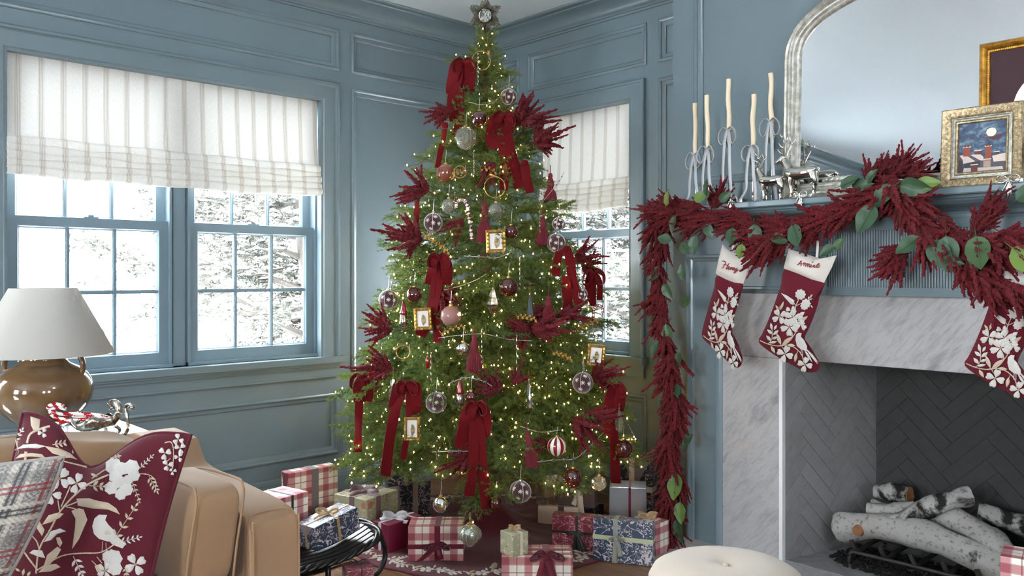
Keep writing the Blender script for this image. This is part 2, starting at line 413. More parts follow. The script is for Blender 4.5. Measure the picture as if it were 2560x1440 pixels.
def window(name, fr, op, units, cols=3, lrows=2, urows=2):
    u0, u1, v0, v1 = op; w = thing(name, None, None, fr((u0+u1)/2, v0, 0)); tag(w, kind='structure')
    q = MB(); m = len(CAS); V = []
    for (cu, cv, su, sv) in ((u0, v0, 1, 0), (u0, v1, 1, -1), (u1, v1, -1, -1), (u1, v0, -1, 0)):
        for i, z in CAS: V.append(fr(cu+su*i, cv+sv*i, z))
    Fs = [(k*m+j, (k+1)*m+j, (k+1)*m+j+1, k*m+j+1)[::-1] for k in range(3) for j in range(m-1)]
    q.add(V, Fs); q.build('casing', M['paint'], w)
    q = MB(); fr.box(q, u0-.125, u1+.125, v0-.032, v0, 0, .060); fr.box(q, u0, u1, v0-.032, v0, -.16, 0); fr.box(q, u0-.118, u1+.118, v0-.045, v0-.032, 0, .045)
    q.build('sill', M['paint'], w)
    q = MB(); fr.box(q, u0-.10, u1+.10, v0-.105, v0-.045, 0, .016); fr.box(q, u0-.112, u1+.112, v0-.06, v0-.045, .0, .03); fr.box(q, u0-.106, u1+.106, v0-.113, v0-.103, 0, .022)
    q.build('apron', M['paint'], w)
    n = len(units)
    for k in range(n-1):
        a, b = units[k][1], units[k+1][0]; q = MB(); fr.box(q, a, b, v0, v1, -.15, -.062); fr.box(q, a+.010, b-.010, v0, v1, -.062, -.052); q.build('mullion', M['frame_paint'], w)
    for (a, b) in units:
        sash(fr, w, a+.012, b-.012, v0+.012, 1.452, -.075, cols, lrows, .042, .042, .055)
        sash(fr, w, a+.012, b-.012, 1.412, v1-.01, -.115, cols, urows, .042, .045, .042)
        q = MB()
        for (c, d) in ((a, a+.012), (b-.012, b)): fr.box(q, c, d, v0, v1, -.15, -.04)
        fr.box(q, a, b, v0, v0+.014, -.15, -.024); q.build('jamb_stop', M['frame_paint'], w)
        q = MB(); fr.box(q, (a+b)/2-.03, (a+b)/2+.03, 1.452, 1.458, -.095, -.065); fr.box(q, (a+b)/2-.012, (a+b)/2+.012, 1.458, 1.468, -.090, -.07)
        q.build('sash_lock', M['frame_paint'], w)
    return w
window('window_1', FL, OPL, [(-2.69, -1.993), (-1.917, -1.22)])
window('added_window', FL, OP3, [(-4.45, -3.72)])  # out-of-view window added so daylight brightens the ceiling
window('window_2', FRW, OPR, [(.435, 1.118)])
def shade(name, label, fr, u0, u1, vtop, vbot, seed, nstripe=True):
    """roman shade: flat fall, then stacked soft folds that sag a little"""
    r = random.Random(seed); prof = []; nf = 5; zf = vbot+.16
    for k in range(15): t = k/14; prof.append((.012+.012*t*t, vtop+(zf-vtop)*t))
    for f in range(nf):
        z0 = zf-f*.030; dd = .030+.004*f
        for a in np.linspace(math.pi*.62, -math.pi*.55, 8): prof.append((.018+dd*(.5+.5*math.cos(a)), z0-.026+.022*math.sin(a)))
        prof.append((.018, z0-.038))
    prof.append((.026, vbot)); prof = np.array(prof); nu = 70; m = len(prof)
    s_len = np.concatenate([[0], np.cumsum(np.linalg.norm(np.diff(prof, axis=0), axis=1))])
    V = []; UV = []
    for i in range(nu+1):
        t = i/nu; u = u0+(u1-u0)*t; ed = min(t, 1-t)
        for j in range(m):
            w, z = prof[j]; low = max(0., (vtop-z)/(vtop-vbot))
            sag = -.012*low**3*math.sin(math.pi*t)-.004*math.sin(9*t+seed)*low**4
            ww = w+low*(.006*math.sin(5.1*t*(u1-u0)/.7+seed)+.004*math.sin(23*t*(u1-u0)+j*.35))
            if j > 15: sag += .003*math.sin(17*t*(u1-u0)+j*.21+seed)
            flare = (t-.5)*.018*low
            V.append(fr(u+flare, z+sag, ww-.04)); UV.append(((u-u0), s_len[j]))
    Fs = [(i*m+j, (i+1)*m+j, (i+1)*m+j+1, i*m+j+1) for i in range(nu) for j in range(m-1)]
    t = thing(name, label, 'blind', fr((u0+u1)/2, vtop, -.03))
    q = MB(); q.add(V, Fs, 0, [[UV[i] for i in f] for f in Fs]); o = q.build('shade_fabric', M['shade'], t, smooth=True)
    q = MB(); fr.box(q, u0+.005, u1-.005, vtop-.03, vtop+.001, -.075, -.036); q.build('head_rail', M['frame_paint'], t)
    return t
shade('roman_shade', 'wide striped linen roman shade over the double window', FL, -2.683, -1.228, 2.128, 1.628, 1)
shade('roman_shade', 'narrow striped linen roman shade on the window behind the tree', FRW, .442, 1.110, 2.128, 1.575, 4)
# ------------------------------------------------------------------ chimney breast
OPN = (FC-.5, FC+.5, 0., .848)
panel_wall('wall_breast', FB, BX0, BX1, [(OPN[0], OPN[1], -.1, OPN[3])], [(1.735, 2*FC-1.735, 1.61, H-.11)], back=.14)
mb = MB(); box(mb, (BX0, BY+.14, 0), (BX0+.06, 0, H)); box(mb, (BX1-.06, BY+.14, 0), (BX1, 0, H)); tag(mb.build('wall_breast_side', M['paint']), kind='structure')
# ------------------------------------------------------------------ fireplace
fp = thing('fireplace', 'blue-grey mantelpiece with grey marble slips and herringbone brick firebox', 'fireplace', (FC, BY, 0))
def clip(poly, rect):
    def cut(P, f, inter):
        o = []
        for i in range(len(P)):
            a, b = P[i-1], P[i]
            if f(b):
                if not f(a): o.append(inter(a, b))
                o.append(b)
            elif f(a): o.append(inter(a, b))
        return o
    u0, u1, v0, v1 = rect
    for k, val, sg in ((0, u0, 1), (0, u1, -1), (1, v0, 1), (1, v1, -1)):
        poly = cut(poly, lambda p: (p[k]-val)*sg >= 0, lambda a, b: tuple(a[j]+(b[j]-a[j])*(val-a[k])/(b[k]-a[k]) for j in (0, 1)))
        if len(poly) < 3: return []
    return poly
def area(P): return .5*sum(P[i-1][0]*P[i][1]-P[i][0]*P[i-1][1] for i in range(len(P)))
def herring(parent, P3, nvec, wd, ht, brick, seed, Wb=.0535, n=4, phase=(0, 0)):
    r = random.Random(seed); g = .0011; c, s_ = math.cos(math.pi/4), math.sin(math.pi/4); R = int(2.2*max(wd, ht)/Wb)+8
    for a in range(-R, R):
        for b in range(-R, R):
            d = (a-b) % (2*n)
            if d == 0: q = (a, b, a+n, b+1)
            elif d == 2*n-1: q = (a, b, a+1, b+n)
            else: continue
            x0, y0, x1, y1 = q[0]*Wb+g, q[1]*Wb+g, q[2]*Wb-g, q[3]*Wb-g
            P = [((x*c-y*s_)+wd*.5+phase[0], (x*s_+y*c)+phase[1]) for x, y in ((x0, y0), (x1, y0), (x1, y1), (x0, y1))]
            P = clip(P, (0, wd, 0, ht))
            if len(P) < 3 or abs(area(P)) < 2e-5: continue
            if area(P) < 0: P = P[::-1]
            h = .004+r.uniform(-.0007, .0009); k = len(P); mb = MB()
            cx, cy = sum(p[0] for p in P)/k, sum(p[1] for p in P)/k
            V = [P3(u, v)-nvec*.002 for u, v in P]+[P3(u, v)+nvec*(h-.0008) for u, v in P]
            V += [P3(u+(cx-u)*.0014/max(math.hypot(cx-u, cy-v), .01), v+(cy-v)*.0014/max(math.hypot(cx-u, cy-v), .01))+nvec*h for u, v in P]
            Fs = [tuple(range(2*k, 3*k))]+[(i, (i+1) % k, k+(i+1) % k, k+i) for i in range(k)]+[(k+i, k+(i+1) % k, 2*k+(i+1) % k, 2*k+i) for i in range(k)]
            mb.add(V, Fs); mb.build('brick', brick, parent)
D = .55; hb = .342; z1 = .94
fx0, fx1 = OPN[0]+.012, OPN[1]-.012
def quad_wall(name, p0, p1, h, mat, grout, seed, ph=(0, 0), Wb=.0535):
    p0 = np.array(p0, float); p1 = np.array(p1, float); d = p1-p0; L = np.linalg.norm(d); u = d/L; nv = nrm(np.cross(u, UP))
    mb = MB(); obox(mb, (p0+p1)/2+UP*h/2-nv*.03, u*L/2, nv*.03, UP*h/2); o = mb.build(name, grout, fp)
    herring(o, lambda a, b: p0+u*a+UP*b, nv, L, h, mat, seed, Wb, 4, ph); return o
quad_wall('firebox_side', (fx0, BY, 0), (FC-hb, BY+D, 0), z1, M['firebrick'], M['grout'], 1, (.02, -.03), .061)
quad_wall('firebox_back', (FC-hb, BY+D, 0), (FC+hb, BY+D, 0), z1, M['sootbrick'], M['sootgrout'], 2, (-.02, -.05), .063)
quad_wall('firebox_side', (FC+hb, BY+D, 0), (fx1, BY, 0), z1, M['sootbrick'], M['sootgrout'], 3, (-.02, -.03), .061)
mb = MB(); P = [(fx0-.04, BY-.0, -.004), (fx1+.04, BY-.0, -.004), (FC+hb+.03, BY+D+.03, -.004), (FC-hb-.03, BY+D+.03, -.004)]
mb.add(P+[(x, y, .001) for x, y, z in P], BOXF); fo = mb.build('firebox_floor', M['grout'], fp)
herring(fo, lambda a, b: A(fx0-.02+a, BY+b, .001), UP, fx1-fx0+.04, .22, M['firebrick'], 5, .0535, 4, (.1, 0))
mb = MB(); box(mb, (fx0-.05, BY+.02, z1), (fx1+.05, BY+D+.06, z1+.03)); mb.build('smoke_chamber', M['sootbrick'], fp)
# marble slips, lintel, hearth
yS = BY-.022
mb = MB(); cbox(mb, (1.880, yS, 0), (OPN[0]+.001, BY, OPN[3]), .002); mb.build('marble_leg', M['marble'], fp)
mb = MB(); cbox(mb, (OPN[1]-.001, yS, 0), (2*FC-1.880, BY, OPN[3]), .002); mb.build('marble_leg', M['marble'], fp)
mb = MB(); cbox(mb, (1.880, yS, OPN[3]+.0008), (2*FC-1.880, BY, 1.14), .002); mb.build('marble_lintel', M['marble'], fp)
M['marble_edge'] = basic('polished_marble_edge', (240, 239, 238), .25)
for x0, x1 in ((OPN[0]-.002, OPN[0]+.014), (OPN[1]-.014, OPN[1]+.002)):
    mb = MB(); cbox(mb, (x0, yS-.001, 0), (x1, BY+.02, OPN[3]), .001); mb.build('marble_return', M['marble_edge'], fp)
mb = MB(); cbox(mb, (FC-.98, BY-.46, -.010), (FC+.98, BY+.004, .003), .002); mb.build('hearth_slab', M['marble'], fp)
# picture-frame casing round the marble
x0, x1, zt = 1.722, 2*FC-1.722, 1.292; cw = .172
CP = [(0, 0), (0, .052), (.006, .056), (.014, .056), (.018, .050), (.020, .046), (.028, .042), (.034, .036), (cw-.032, .034), (cw-.028, .040), (cw-.020, .040), (cw-.014, .032), (cw-.008, .030), (cw, .026), (cw, 0)]
m = len(CP); V = []; q = MB()
for (cu, cv, su, sv) in ((x0, 0, 1, 0), (x0, zt, 1, -1), (x1, zt, -1, -1), (x1, 0, -1, 0)):
    for i, w in CP: V.append(FB(cu+su*i, cv+sv*i, w))
q.add(V, [(k*m+j, (k+1)*m+j, (k+1)*m+j+1, k*m+j+1)[::-1] for k in range(3) for j in range(m-1)]); q.build('surround_casing', M['paint'], fp)
mb = MB(); FB.box(mb, x0+.005, x1-.005, zt, 1.465, 0, .034); mb.build('frieze_board', M['paint'], fp)
mb = MB(); FB.box(mb, x0-.035, x0, 0, 1.40, 0, .02); FB.box(mb, x1, x1+.035, 0, 1.40, 0, .02); mb.build('back_board', M['paint'], fp)
# reeded tablet
tx0, tx1, tz0, tz1 = 2.362, 2*FC-2.362, 1.120, 1.408
mb = MB()
for (a, b, c, d) in ((tx0, tx1, tz0, tz0+.032), (tx0, tx1, tz1-.04, tz1), (tx0, tx0+.036, tz0+.032, tz1-.04), (tx1-.036, tx1, tz0+.032, tz1-.04)): FB.box(mb, a, b, c, d, 0, .072)
FB.box(mb, tx0+.03, tx1-.03, tz0+.03, tz1-.03, 0, .060); FB.box(mb, tx0-.004, tx1+.004, tz1-.006, tz1+.006, 0, .078)
tb = mb.build('frieze_tablet', M['paint'], fp)
a, b = tx0+.036, tx1-.036; nr = 54; st = (b-a)/nr; mb = MB()
for k in range(nr):
    u = a+(k+.5)*st; V = []
    for an in np.linspace(0, math.pi, 6):
        V.append(FB(u-math.cos(an)*st*.42, tz0+.032, .060+math.sin(an)*.0050)); V.append(FB(u-math.cos(an)*st*.42, tz1-.04, .060+math.sin(an)*.0050))
    mb.add(V, [(2*j, 2*j+2, 2*j+3, 2*j+1) for j in range(5)])
tag(mb.build('reeding', M['paint'], tb, smooth=True), kind='stuff')
# shelf with bed mouldings
PR = [(0, 1.40), (.040, 1.40), (.044, 1.408), (.052, 1.412), (.056, 1.424), (.066, 1.430), (.080, 1.436), (.100, 1.440), (.128, 1.446), (.146, 1.456), (.150, 1.462), (.158, 1.464), (.160, 1.4735), (0, 1.4735)]
mb = MB(); sweep(mb, [(w, z) for w, z in PR], [(x0-.02, BY), (x0-.02, BY), (x1+.02, BY)][1:]); 
V0 = []
mb = MB(); m = len(PR); V = []
for (cu, su, dw) in ((x0+.01, -1, 1), (2*FC-x0-.01, 1, 1)):
    for w, z in PR: V.append(FB(cu+su*max(0, w-.035)*.35, z, w))
mb.add(V, [(j, m+j, m+j+1, j+1)[::-1] for j in range(m-1)]+[tuple(range(m)), tuple(range(2*m-1, m-1, -1))]); mb.build('bed_moulding', M['paint'], fp)
mb = MB(); cbox(mb, (1.675, BY-.20, 1.4735), (2*FC-1.675, BY, 1.499), .004); mb.build('mantel_shelf', M['paint'], fp)

# ------------------------------------------------------------------ mirror over the mantel
def m_silver(name, c=(205, 203, 196), dark=(128, 124, 112), rough=.32, metal=.75, sc=40.):
    n = N(name); co = n.coord(); f = n.noise(co, sc, 5., .6); c_ = n.mix(n.step(f, .35, .7), lin(dark), lin(c))
    n.p(Base_Color=c_, Metallic=metal, Roughness=rough); n.bump(f, .15, .001); return n.m
M['silverleaf'] = m_silver('silver_leaf', (226, 224, 216), (178, 174, 160), .35, .55)
M['chrome'] = m_silver('polished_silver', (222, 219, 210), (196, 192, 182), .16, 1., 20.)
M['oldsilver'] = m_silver('antique_silver', (212, 205, 192), (120, 112, 100), .26, 1., 70.)
n = N('mirror_glass'); M['mirror'] = n.p(Base_Color=(.72, .735, .73, 1), Metallic=1., Roughness=.015)
mr = thing('arched_mirror', 'large arched mirror in a fluted silver frame leaning above the mantel', 'mirror', (FC, BY-.05, 1.4995))
ti = math.radians(1.9)
def mpt(u, v, w):   # mirror plane: u from centre, v up from shelf, w out
    return A(FC+u, BY-.062+v*math.sin(ti)-w*math.cos(ti), 1.5005+v*math.cos(ti)-w*math.sin(ti)*0)
MC = 2.745-FC; hw, z0, hb2 = 2.745-2.210, .585, .275
def arch(ins):
    P = [(MC-(hw-ins), ins)]
    for a in np.linspace(math.pi, 0, 41): P.append((MC+(hw-ins)*math.copysign(abs(math.cos(a))**.92, math.cos(a)), z0+(hb2-ins)*math.sin(a)**.92))
    P.append((MC+hw-ins, ins)); return P
prof = [(0, -.012), (0, .016), (.004, .026), (.010, .030), (.016, .026), (.0175, .023), (.021, .028), (.028, .030), (.033, .025), (.0345, .021), (.039, .025), (.045, .024), (.050, .018), (.0515, .014), (.056, .016), (.062, .013), (.066, .006), (.068, -.002)]
rings = [[mpt(u, v, w) for u, v in arch(i)] for i, w in prof]; k = len(rings[0]); V = [p for r_ in rings for p in r_]; Fs = []
for i in range(len(rings)-1):
    for j in range(k): Fs.append((i*k+j, i*k+(j+1) % k, (i+1)*k+(j+1) % k, (i+1)*k+j)[::-1])
mb = MB(); mb.add(V, Fs); mb.build('frame', M['silverleaf'], mr, smooth=True, angle=40)
P = arch(.064); mb = MB(); V = [mpt(u, v, 0.) for u, v in P]+[mpt(u, v, -.012) for u, v in P]; k = len(P)
mb.add(V, [tuple(range(k))[::-1], tuple(range(k, 2*k))]+[(i, (i+1) % k, k+(i+1) % k, k+i) for i in range(k)]); mb.build('mirror_plate', M['mirror'], mr)
mb = MB()       # scroll of carved leaf at the frame's foot, seen beside the larger reindeer
for k in range(5):
    c = mpt(-.27+k*.022, .075, .018); lathe(mb, [(0, -.008), (.010, -.005), (.013, 0), (.010, .005), (0, .008)], 10, c, M=[[1.3, .3, 0], [0, .5, 0], [.2, .3, 1.2]])
mb.build('carved_scroll', M['silverleaf'], mr, smooth=True)
# ------------------------------------------------------------------ outdoors: snow and frosted trees
M['snow'] = basic('snow', (246, 247, 249), .8, var=.03, vs=2.)
M['bark'] = basic('frosted_bark', (70, 65, 60), .9, var=.25, vs=20., bump=.4, bs=40.)
M['frost'] = basic('frosted_needles', (64, 65, 58), .85, var=.15, vs=3.)
mb = MB(); V = []; nx = 24
for i in range(nx+1):
    for j in range(nx+1):
        x = -46+i*90/nx; y = -42+j*90/nx; d = max(0, -x-1, y-1)
        V.append((x, y, -.55+.35*math.sin(x*.21)*math.cos(y*.17)*min(1, d/8)+.02*max(0, d-8)))
mb.add(V, [(i*(nx+1)+j, (i+1)*(nx+1)+j, (i+1)*(nx+1)+j+1, i*(nx+1)+j+1) for i in range(nx) for j in range(nx)])
tag(mb.build('snowy_ground', M['snow'], smooth=True), 'snow-covered garden outside the windows', 'snow', kind='structure')
def frosted_tree(loc, h, seed, label, rad=.15, nb=34, dens=1., spread=2.4, z0f=.12, bare=False):
    r = random.Random(seed); t = thing('snowy_tree', label, 'tree', loc, 'snowy trees outside the windows'); loc = np.array(loc, float)
    P = [loc+A(.15*math.sin(k*.9+seed), .15*math.cos(k*1.3+seed), h*k/9-.1) for k in range(10)]; q = MB(); tube(q, P, [rad*(1-.085*k) for k in range(10)], 9); q.build('trunk', M['bark'], t, smooth=True)
    br = MB(); nd = []; sn = []
    for b in range(nb):
        f = z0f+(1-z0f)*(b+r.random())/nb; z = h*f; az = b*2.4+r.uniform(-.4, .4); L = spread*(1.05-f)**.7*r.uniform(.7, 1.1)+.3
        base = loc+A(.1*math.cos(az), .1*math.sin(az), z); d = A(math.cos(az), math.sin(az), r.uniform(-.1, .35)); pts = [base]; 
        for k in range(1, 7): d = nrm(d+A(r.uniform(-.25, .25), r.uniform(-.25, .25), r.uniform(-.22, .12))); pts.append(pts[-1]+d*L/6)
        tube(br, pts, [rad*.28*(1-.13*k)*(1.1-f)+.006 for k in range(7)], 5)
        for k in range(1, 7):
            for _ in range(5 if not bare else 3):
                a2 = az+r.uniform(-1.5, 1.5); d2 = nrm(A(math.cos(a2), math.sin(a2), r.uniform(-.35, .35))); L2 = L*.3*r.uniform(.5, 1.2)
                st = pts[k]; e = [st, st+d2*L2*.5+A(0, 0, .03), st+d2*L2]; tube(br, e, [.011, .007, .004], 4, caps=False)
                if bare:
                    for _q in range(3):
                        s2 = st+d2*L2*r.uniform(.3, 1); d3 = nrm(d2+A(r.uniform(-.8, .8), r.uniform(-.8, .8), r.uniform(-.5, .7))); tube(br, [s2, s2+d3*L2*.5], [.006, .003], 3, caps=False)
                    continue
                for c in range(int(5*dens)):
                    p = st+d2*L2*r.uniform(.25, 1.1)+A(r.gauss(0, .05), r.gauss(0, .05), r.gauss(0, .03)); nd.append((p, d2))
    br.build('branches', M['bark'], t)['kind'] = 'stuff'
    if nd:
        rs = np.random.RandomState(seed); C = np.array([p for p, _ in nd]); n = len(C); per = 7
        c = np.repeat(C, per, 0); d = rs.normal(size=(n*per, 3)); d[:, 2] = d[:, 2]*.5+.35; d /= np.linalg.norm(d, axis=1)[:, None]
        s_ = np.cross(d, rs.normal(size=d.shape)); s_ /= np.linalg.norm(s_, axis=1)[:, None]; L = rs.uniform(.08, .16, (n*per, 1)); w = rs.uniform(.011, .020, (n*per, 1))
        o = c+rs.normal(size=c.shape)*.03; V = np.stack([o-s_*w, o+s_*w, o+d*L], 1).reshape(-1, 3)
        q = MB(); q.tris(V); q.build('foliage', M['frost'], t)['kind'] = 'stuff'
        q = MB()
        for p in C[::3]:
            a, b, h2 = rs.uniform(.07, .14), rs.uniform(.05, .11), rs.uniform(.02, .045); an = rs.uniform(0, 6.28); pts = []
            for j in range(6):
                tt = 2*math.pi*j/6; x, y = a*math.cos(tt), b*math.sin(tt); pts.append(p+A(x*math.cos(an)-y*math.sin(an), x*math.sin(an)+y*math.cos(an), rs.uniform(.02, .045)))
            q.add(pts+[p+A(0, 0, .045+h2)], [(j, (j+1) % 6, 6) for j in range(6)])
        q.build('snow_load', M['snow'], t)['kind'] = 'stuff'
    return t
frosted_tree((-7.6, 3.0, -.6), 7.5, 11, 'big snowy pine behind the middle mullion of the double window', .20, 46, 1.2, 2.7, .06)
frosted_tree((-8.6, 4.9, -.6), 8.5, 12, 'snow-dusted tree seen through the right half of the double window', .24, 44, 1.1, 2.6, .10)
frosted_tree((-6.3, 4.0, -.6), 5.5, 15, 'bare twiggy tree in front of the pines outside the double window', .07, 26, 1., 1.7, .15, True)
frosted_tree((-11.5, 6.6, -.6), 9., 13, 'pale distant pine farther out in the snowy garden', .25, 44, 1.2, 3.2, .05)
frosted_tree((-2.6, 6.0, -.6), 7., 14, 'dense snowy evergreen outside the window behind the tree', .20, 60, 1.5, 2.6, .02)
frosted_tree((-5.4, 8.6, -.6), 8., 16, 'second snowy evergreen farther off beyond the small window', .22, 50, 1.4, 3.0, .02)
# ------------------------------------------------------------------ soft furnishing helpers
def superq(mb, c, ax, ay, az, e1=.3, e2=.3, nu=28, nv=16, mi=0, fn=None):
    c, ax, ay, az = (np.array(q, float) for q in (c, ax, ay, az)); V = []
    sp = lambda x, e: math.copysign(abs(x)**e, x)
    for i in range(nv+1):
        la = -math.pi/2+math.pi*i/nv
        for j in range(nu):
            lo = 2*math.pi*j/nu; x = sp(math.cos(la), e1)*sp(math.cos(lo), e2); y = sp(math.cos(la), e1)*sp(math.sin(lo), e2); z = sp(math.sin(la), e1)
            p = c+ax*x+ay*y+az*z
            V.append(fn(p, x, y, z) if fn else p)
    Fs = [(i*nu+j, i*nu+(j+1) % nu, (i+1)*nu+(j+1) % nu, (i+1)*nu+j) for i in range(nv) for j in range(nu)]
    return mb.add(V, Fs, mi)
def proj(p): d = np.asarray(p, float)-CAM; z = d@FW; return A(CX+F*(d@RT)/z, HY-F*d[2]/z)
class Surf:
    """a surface P(u, v) with u, v in 0..1; finds the (u, v) behind a pixel of the picture and lays embroidery on it"""
    def __init__(s, P, n=40): 
        s.P = P; s.g = np.linspace(0, 1, n+1); s.uv = np.array([(a, b) for a in s.g for b in s.g]); s.px = np.array([proj(P(a, b)) for a, b in s.uv])
    def inv(s, x, y):
        k = np.argmin(((s.px-A(x, y))**2).sum(1)); u, v = s.uv[k]; h = .01
        for _ in range(3):
            p = proj(s.P(u, v)); J = np.stack([(proj(s.P(u+h, v))-p)/h, (proj(s.P(u, v+h))-p)/h], 1)
            try: d = np.linalg.solve(J, A(x, y)-p)
            except Exception: break
            u, v = u+np.clip(d[0], -.05, .05), v+np.clip(d[1], -.05, .05)
        return u, v
    def at(s, u, v, off=0.):
        h = .01; p = s.P(u, v); n = nrm(np.cross(s.P(u+h, v)-p, s.P(u, v+h)-p))
        if n@(CAM-p) < 0: n = -n
        return p+n*off
class Emb:      # embroidery: stitched shapes given in picture coordinates, raised a little off the cloth
    def __init__(s, surf, tr=None, lift=.003): s.s = surf; s.mb = MB(); s.tr = tr or (lambda x, y: (x, y)); s.k = lift
    def ok(s, u, v): return -.01 <= u <= 1.01 and -.01 <= v <= 1.01
    def poly(s, P, mi=0, c=None):
        P = [s.tr(*p) for p in P]; k = len(P); c = s.tr(*c) if c is not None else (sum(p[0] for p in P)/k, sum(p[1] for p in P)/k)
        uc = s.s.inv(*c); U = [s.s.inv(*p) for p in P]
        if not (s.ok(*uc) and all(s.ok(*u) for u in U)): return
        V = [s.s.at(*u, .0004) for u in U]+[s.s.at(uc[0]+(u[0]-uc[0])*.8, uc[1]+(u[1]-uc[1])*.8, s.k) for u in U]+[s.s.at(*uc, s.k*1.15)]
        s.mb.add(V, [(i, (i+1) % k, k+(i+1) % k, k+i) for i in range(k)]+[(k+i, k+(i+1) % k, 2*k) for i in range(k)], mi)
    def leaf(s, x, y, L, w, ang, mi=1, bend=0.):
        a = math.radians(ang); P = []
        for t, q in ((0, 0), (.2, .6), (.45, 1), (.7, .75), (1, 0), (.7, -.75), (.45, -1), (.2, -.6)):
            X = t*L; Y = q*w*.5+bend*L*math.sin(t*math.pi)*.3; P.append((x+X*math.cos(a)-Y*math.sin(a), y+X*math.sin(a)+Y*math.cos(a)))
        s.poly(P, mi)
    def stem(s, P, w=8, mi=1):
        P = smooth_path([A(*p, 0) for p in P], 4)[:, :2]
        for a, b in zip(P, P[1:]):
            d = b-a; L = math.hypot(*d)
            if L < 1e-6: continue
            n = A(-d[1], d[0])/L*w/2; e = d/L*w*.15; s.poly([a-n-e, b-n+e, b+n+e, a+n-e], mi)
    def petals(s, x, y, r, n=4, rot=0, mi=0, wd=.62, centre=True):
        for k in range(n):
            a = rot+360*k/n; ar = math.radians(a); P = []
            for t, q in ((.12, .12), (.4, .7), (.75, 1), (1., .6), (.93, 0), (1., -.6), (.75, -1), (.4, -.7), (.12, -.12)):
                X, Y = t*r, q*r*wd*.62*(4/n)**.6; P.append((x+X*math.cos(ar)-Y*math.sin(ar), y+X*math.sin(ar)+Y*math.cos(ar)))
            s.poly(P, mi)
        if centre: s.blob(x, y, r*.14, 6, 2)
    def blob(s, x, y, r, n=10, mi=0, sc=0.): s.poly([(x+r*(1+sc*(-1)**k)*math.cos(2*math.pi*k/n), y+r*(1+sc*(-1)**k)*math.sin(2*math.pi*k/n)) for k in range(n)], mi, (x, y))
    def sprig(s, x0, y0, x1, y1, n=4, size=30, mi=0, w=5):
        s.stem([(x0, y0), (x1, y1)], w, 1); a = math.degrees(math.atan2(y1-y0, x1-x0))
        for k in range(n):
            t = (k+.6)/n; x, y = x0+(x1-x0)*t, y0+(y1-y0)*t
            for sg in (-1, 1): s.leaf(x, y, size*(1.1-.4*t), size*.38, a+sg*48, mi)
        s.leaf(x1, y1, size*.8, size*.33, a, mi)
    def build(s, name, parent): return s.mb.build(name, [M['thread'], M['thread2'], M['thread3']], parent, smooth=True, angle=60)
M['thread'] = basic('white_thread', (194, 190, 184), .7, var=.06, vs=120., bump=.5, bs=400.)
M['thread2'] = basic('beige_thread', (186, 170, 148), .7, var=.08, vs=120., bump=.5, bs=400.)
M['thread3'] = basic('olive_thread', (150, 132, 86), .7)
M['tan'] = basic('tan_cotton', (152, 120, 90), .85, var=.06, vs=6., bump=.25, bs=700., sheen=.25, spec=.2)
M['burg'] = basic('burgundy_cotton', (84, 20, 34), .85, var=.08, vs=8., bump=.3, bs=900., sheen=.2, spec=.2)
def m_tweed():
    n = N('grey_red_plaid'); uv = n.coord('UV'); x, y, _ = n.sep(uv)[:3]
    c = n.mix(n.step(n.noise(n.coord('UV', (260., 260., 1.)), 1., 2.), .4, .6), lin((128, 124, 120)), lin((188, 182, 174)))
    def bands(co, per, lst, c):
        ph = n.math('FRACT', n.math('DIVIDE', co, per))
        for (p, w, col, f) in lst:
            d = n.math('ABSOLUTE', n.math('SUBTRACT', ph, p)); c = n.mix(n.math('MULTIPLY', n.step(d, w, w*.7), f), c, lin(col))
        return c
    L = [(.18, .05, (216, 208, 194), .75), (.26, .018, (58, 58, 62), .8), (.33, .018, (58, 58, 62), .8), (.40, .03, (216, 208, 194), .75), (.62, .022, (150, 40, 52), .75), (.70, .022, (150, 40, 52), .75), (.86, .10, (96, 94, 94), .45)]
    c = bands(x, .125, L, c); c = bands(y, .125, L, c)
    wv = n.step(n.math('FRACT', n.math('MULTIPLY', n.math('ADD', x, y), 130.)), .3, .7); c = n.mix(n.math('MULTIPLY', wv, .28), c, lin((92, 90, 90)))
    n.p(Base_Color=c, Roughness=.95, Sheen_Weight=.3, Specular_IOR_Level=.1); n.bump(wv, .4, .001); return n.m
M['tweed'] = m_tweed()

# ------------------------------------------------------------------ sofa
so = thing('sofa', 'tan slipcovered sofa with sloping arm, end nearest the tree', 'sofa', (1.7, -3.2, 0))
def arm_mesh(yo, yi):
    prof = [(1.16, 0.02), (1.16, .66), (1.18, .695), (1.24, .708), (1.37, .706), (1.415, .70), (1.445, .67), (1.475, .640), (1.53, .630), (1.75, .622), (1.95, .614), (2.01, .604), (2.036, .585), (2.045, .56), (2.045, .02)]
    mb = MB(); cols = [(0., .010), (.012, .002), (.03, 0.), (.5, 0.), (.97, 0.), (.988, .002), (1., .010)]; V = []; k = len(prof)
    cx, cz = 1.6, .35
    for t, ins in cols:
        y = yo+(yi-yo)*t
        for x, z in prof:
            n = A(x-cx, z-cz)*0; px, pz = x, z
            if z > .5: pz -= ins*1.0
            if x > 1.9: px -= ins
            if x < 1.2: px += ins
            V.append((px, y, pz))
    m = len(cols)
    mb.add(V, [(c*k+j, c*k+j+1, (c+1)*k+j+1, (c+1)*k+j) for c in range(m-1) for j in range(k-1)]+[tuple(range(k))[::-1], tuple((m-1)*k+j for j in range(k))])
    return mb
ar = arm_mesh(-2.478, -2.612).build('arm', M['tan'], so, smooth=True, angle=35)
mb = MB()
path = [(2.047, -2.484, .03), (2.047, -2.484, .555), (2.038, -2.484, .580), (2.012, -2.490, .602), (2.0, -2.52, .607), (2.002, -2.575, .607), (2.012, -2.600, .602), (2.038, -2.606, .580), (2.047, -2.606, .555), (2.047, -2.606, .03)]
tube(mb, smooth_path(path, 4), .0030, 6); mb.build('welt_seam', M['tan'], ar, smooth=True)
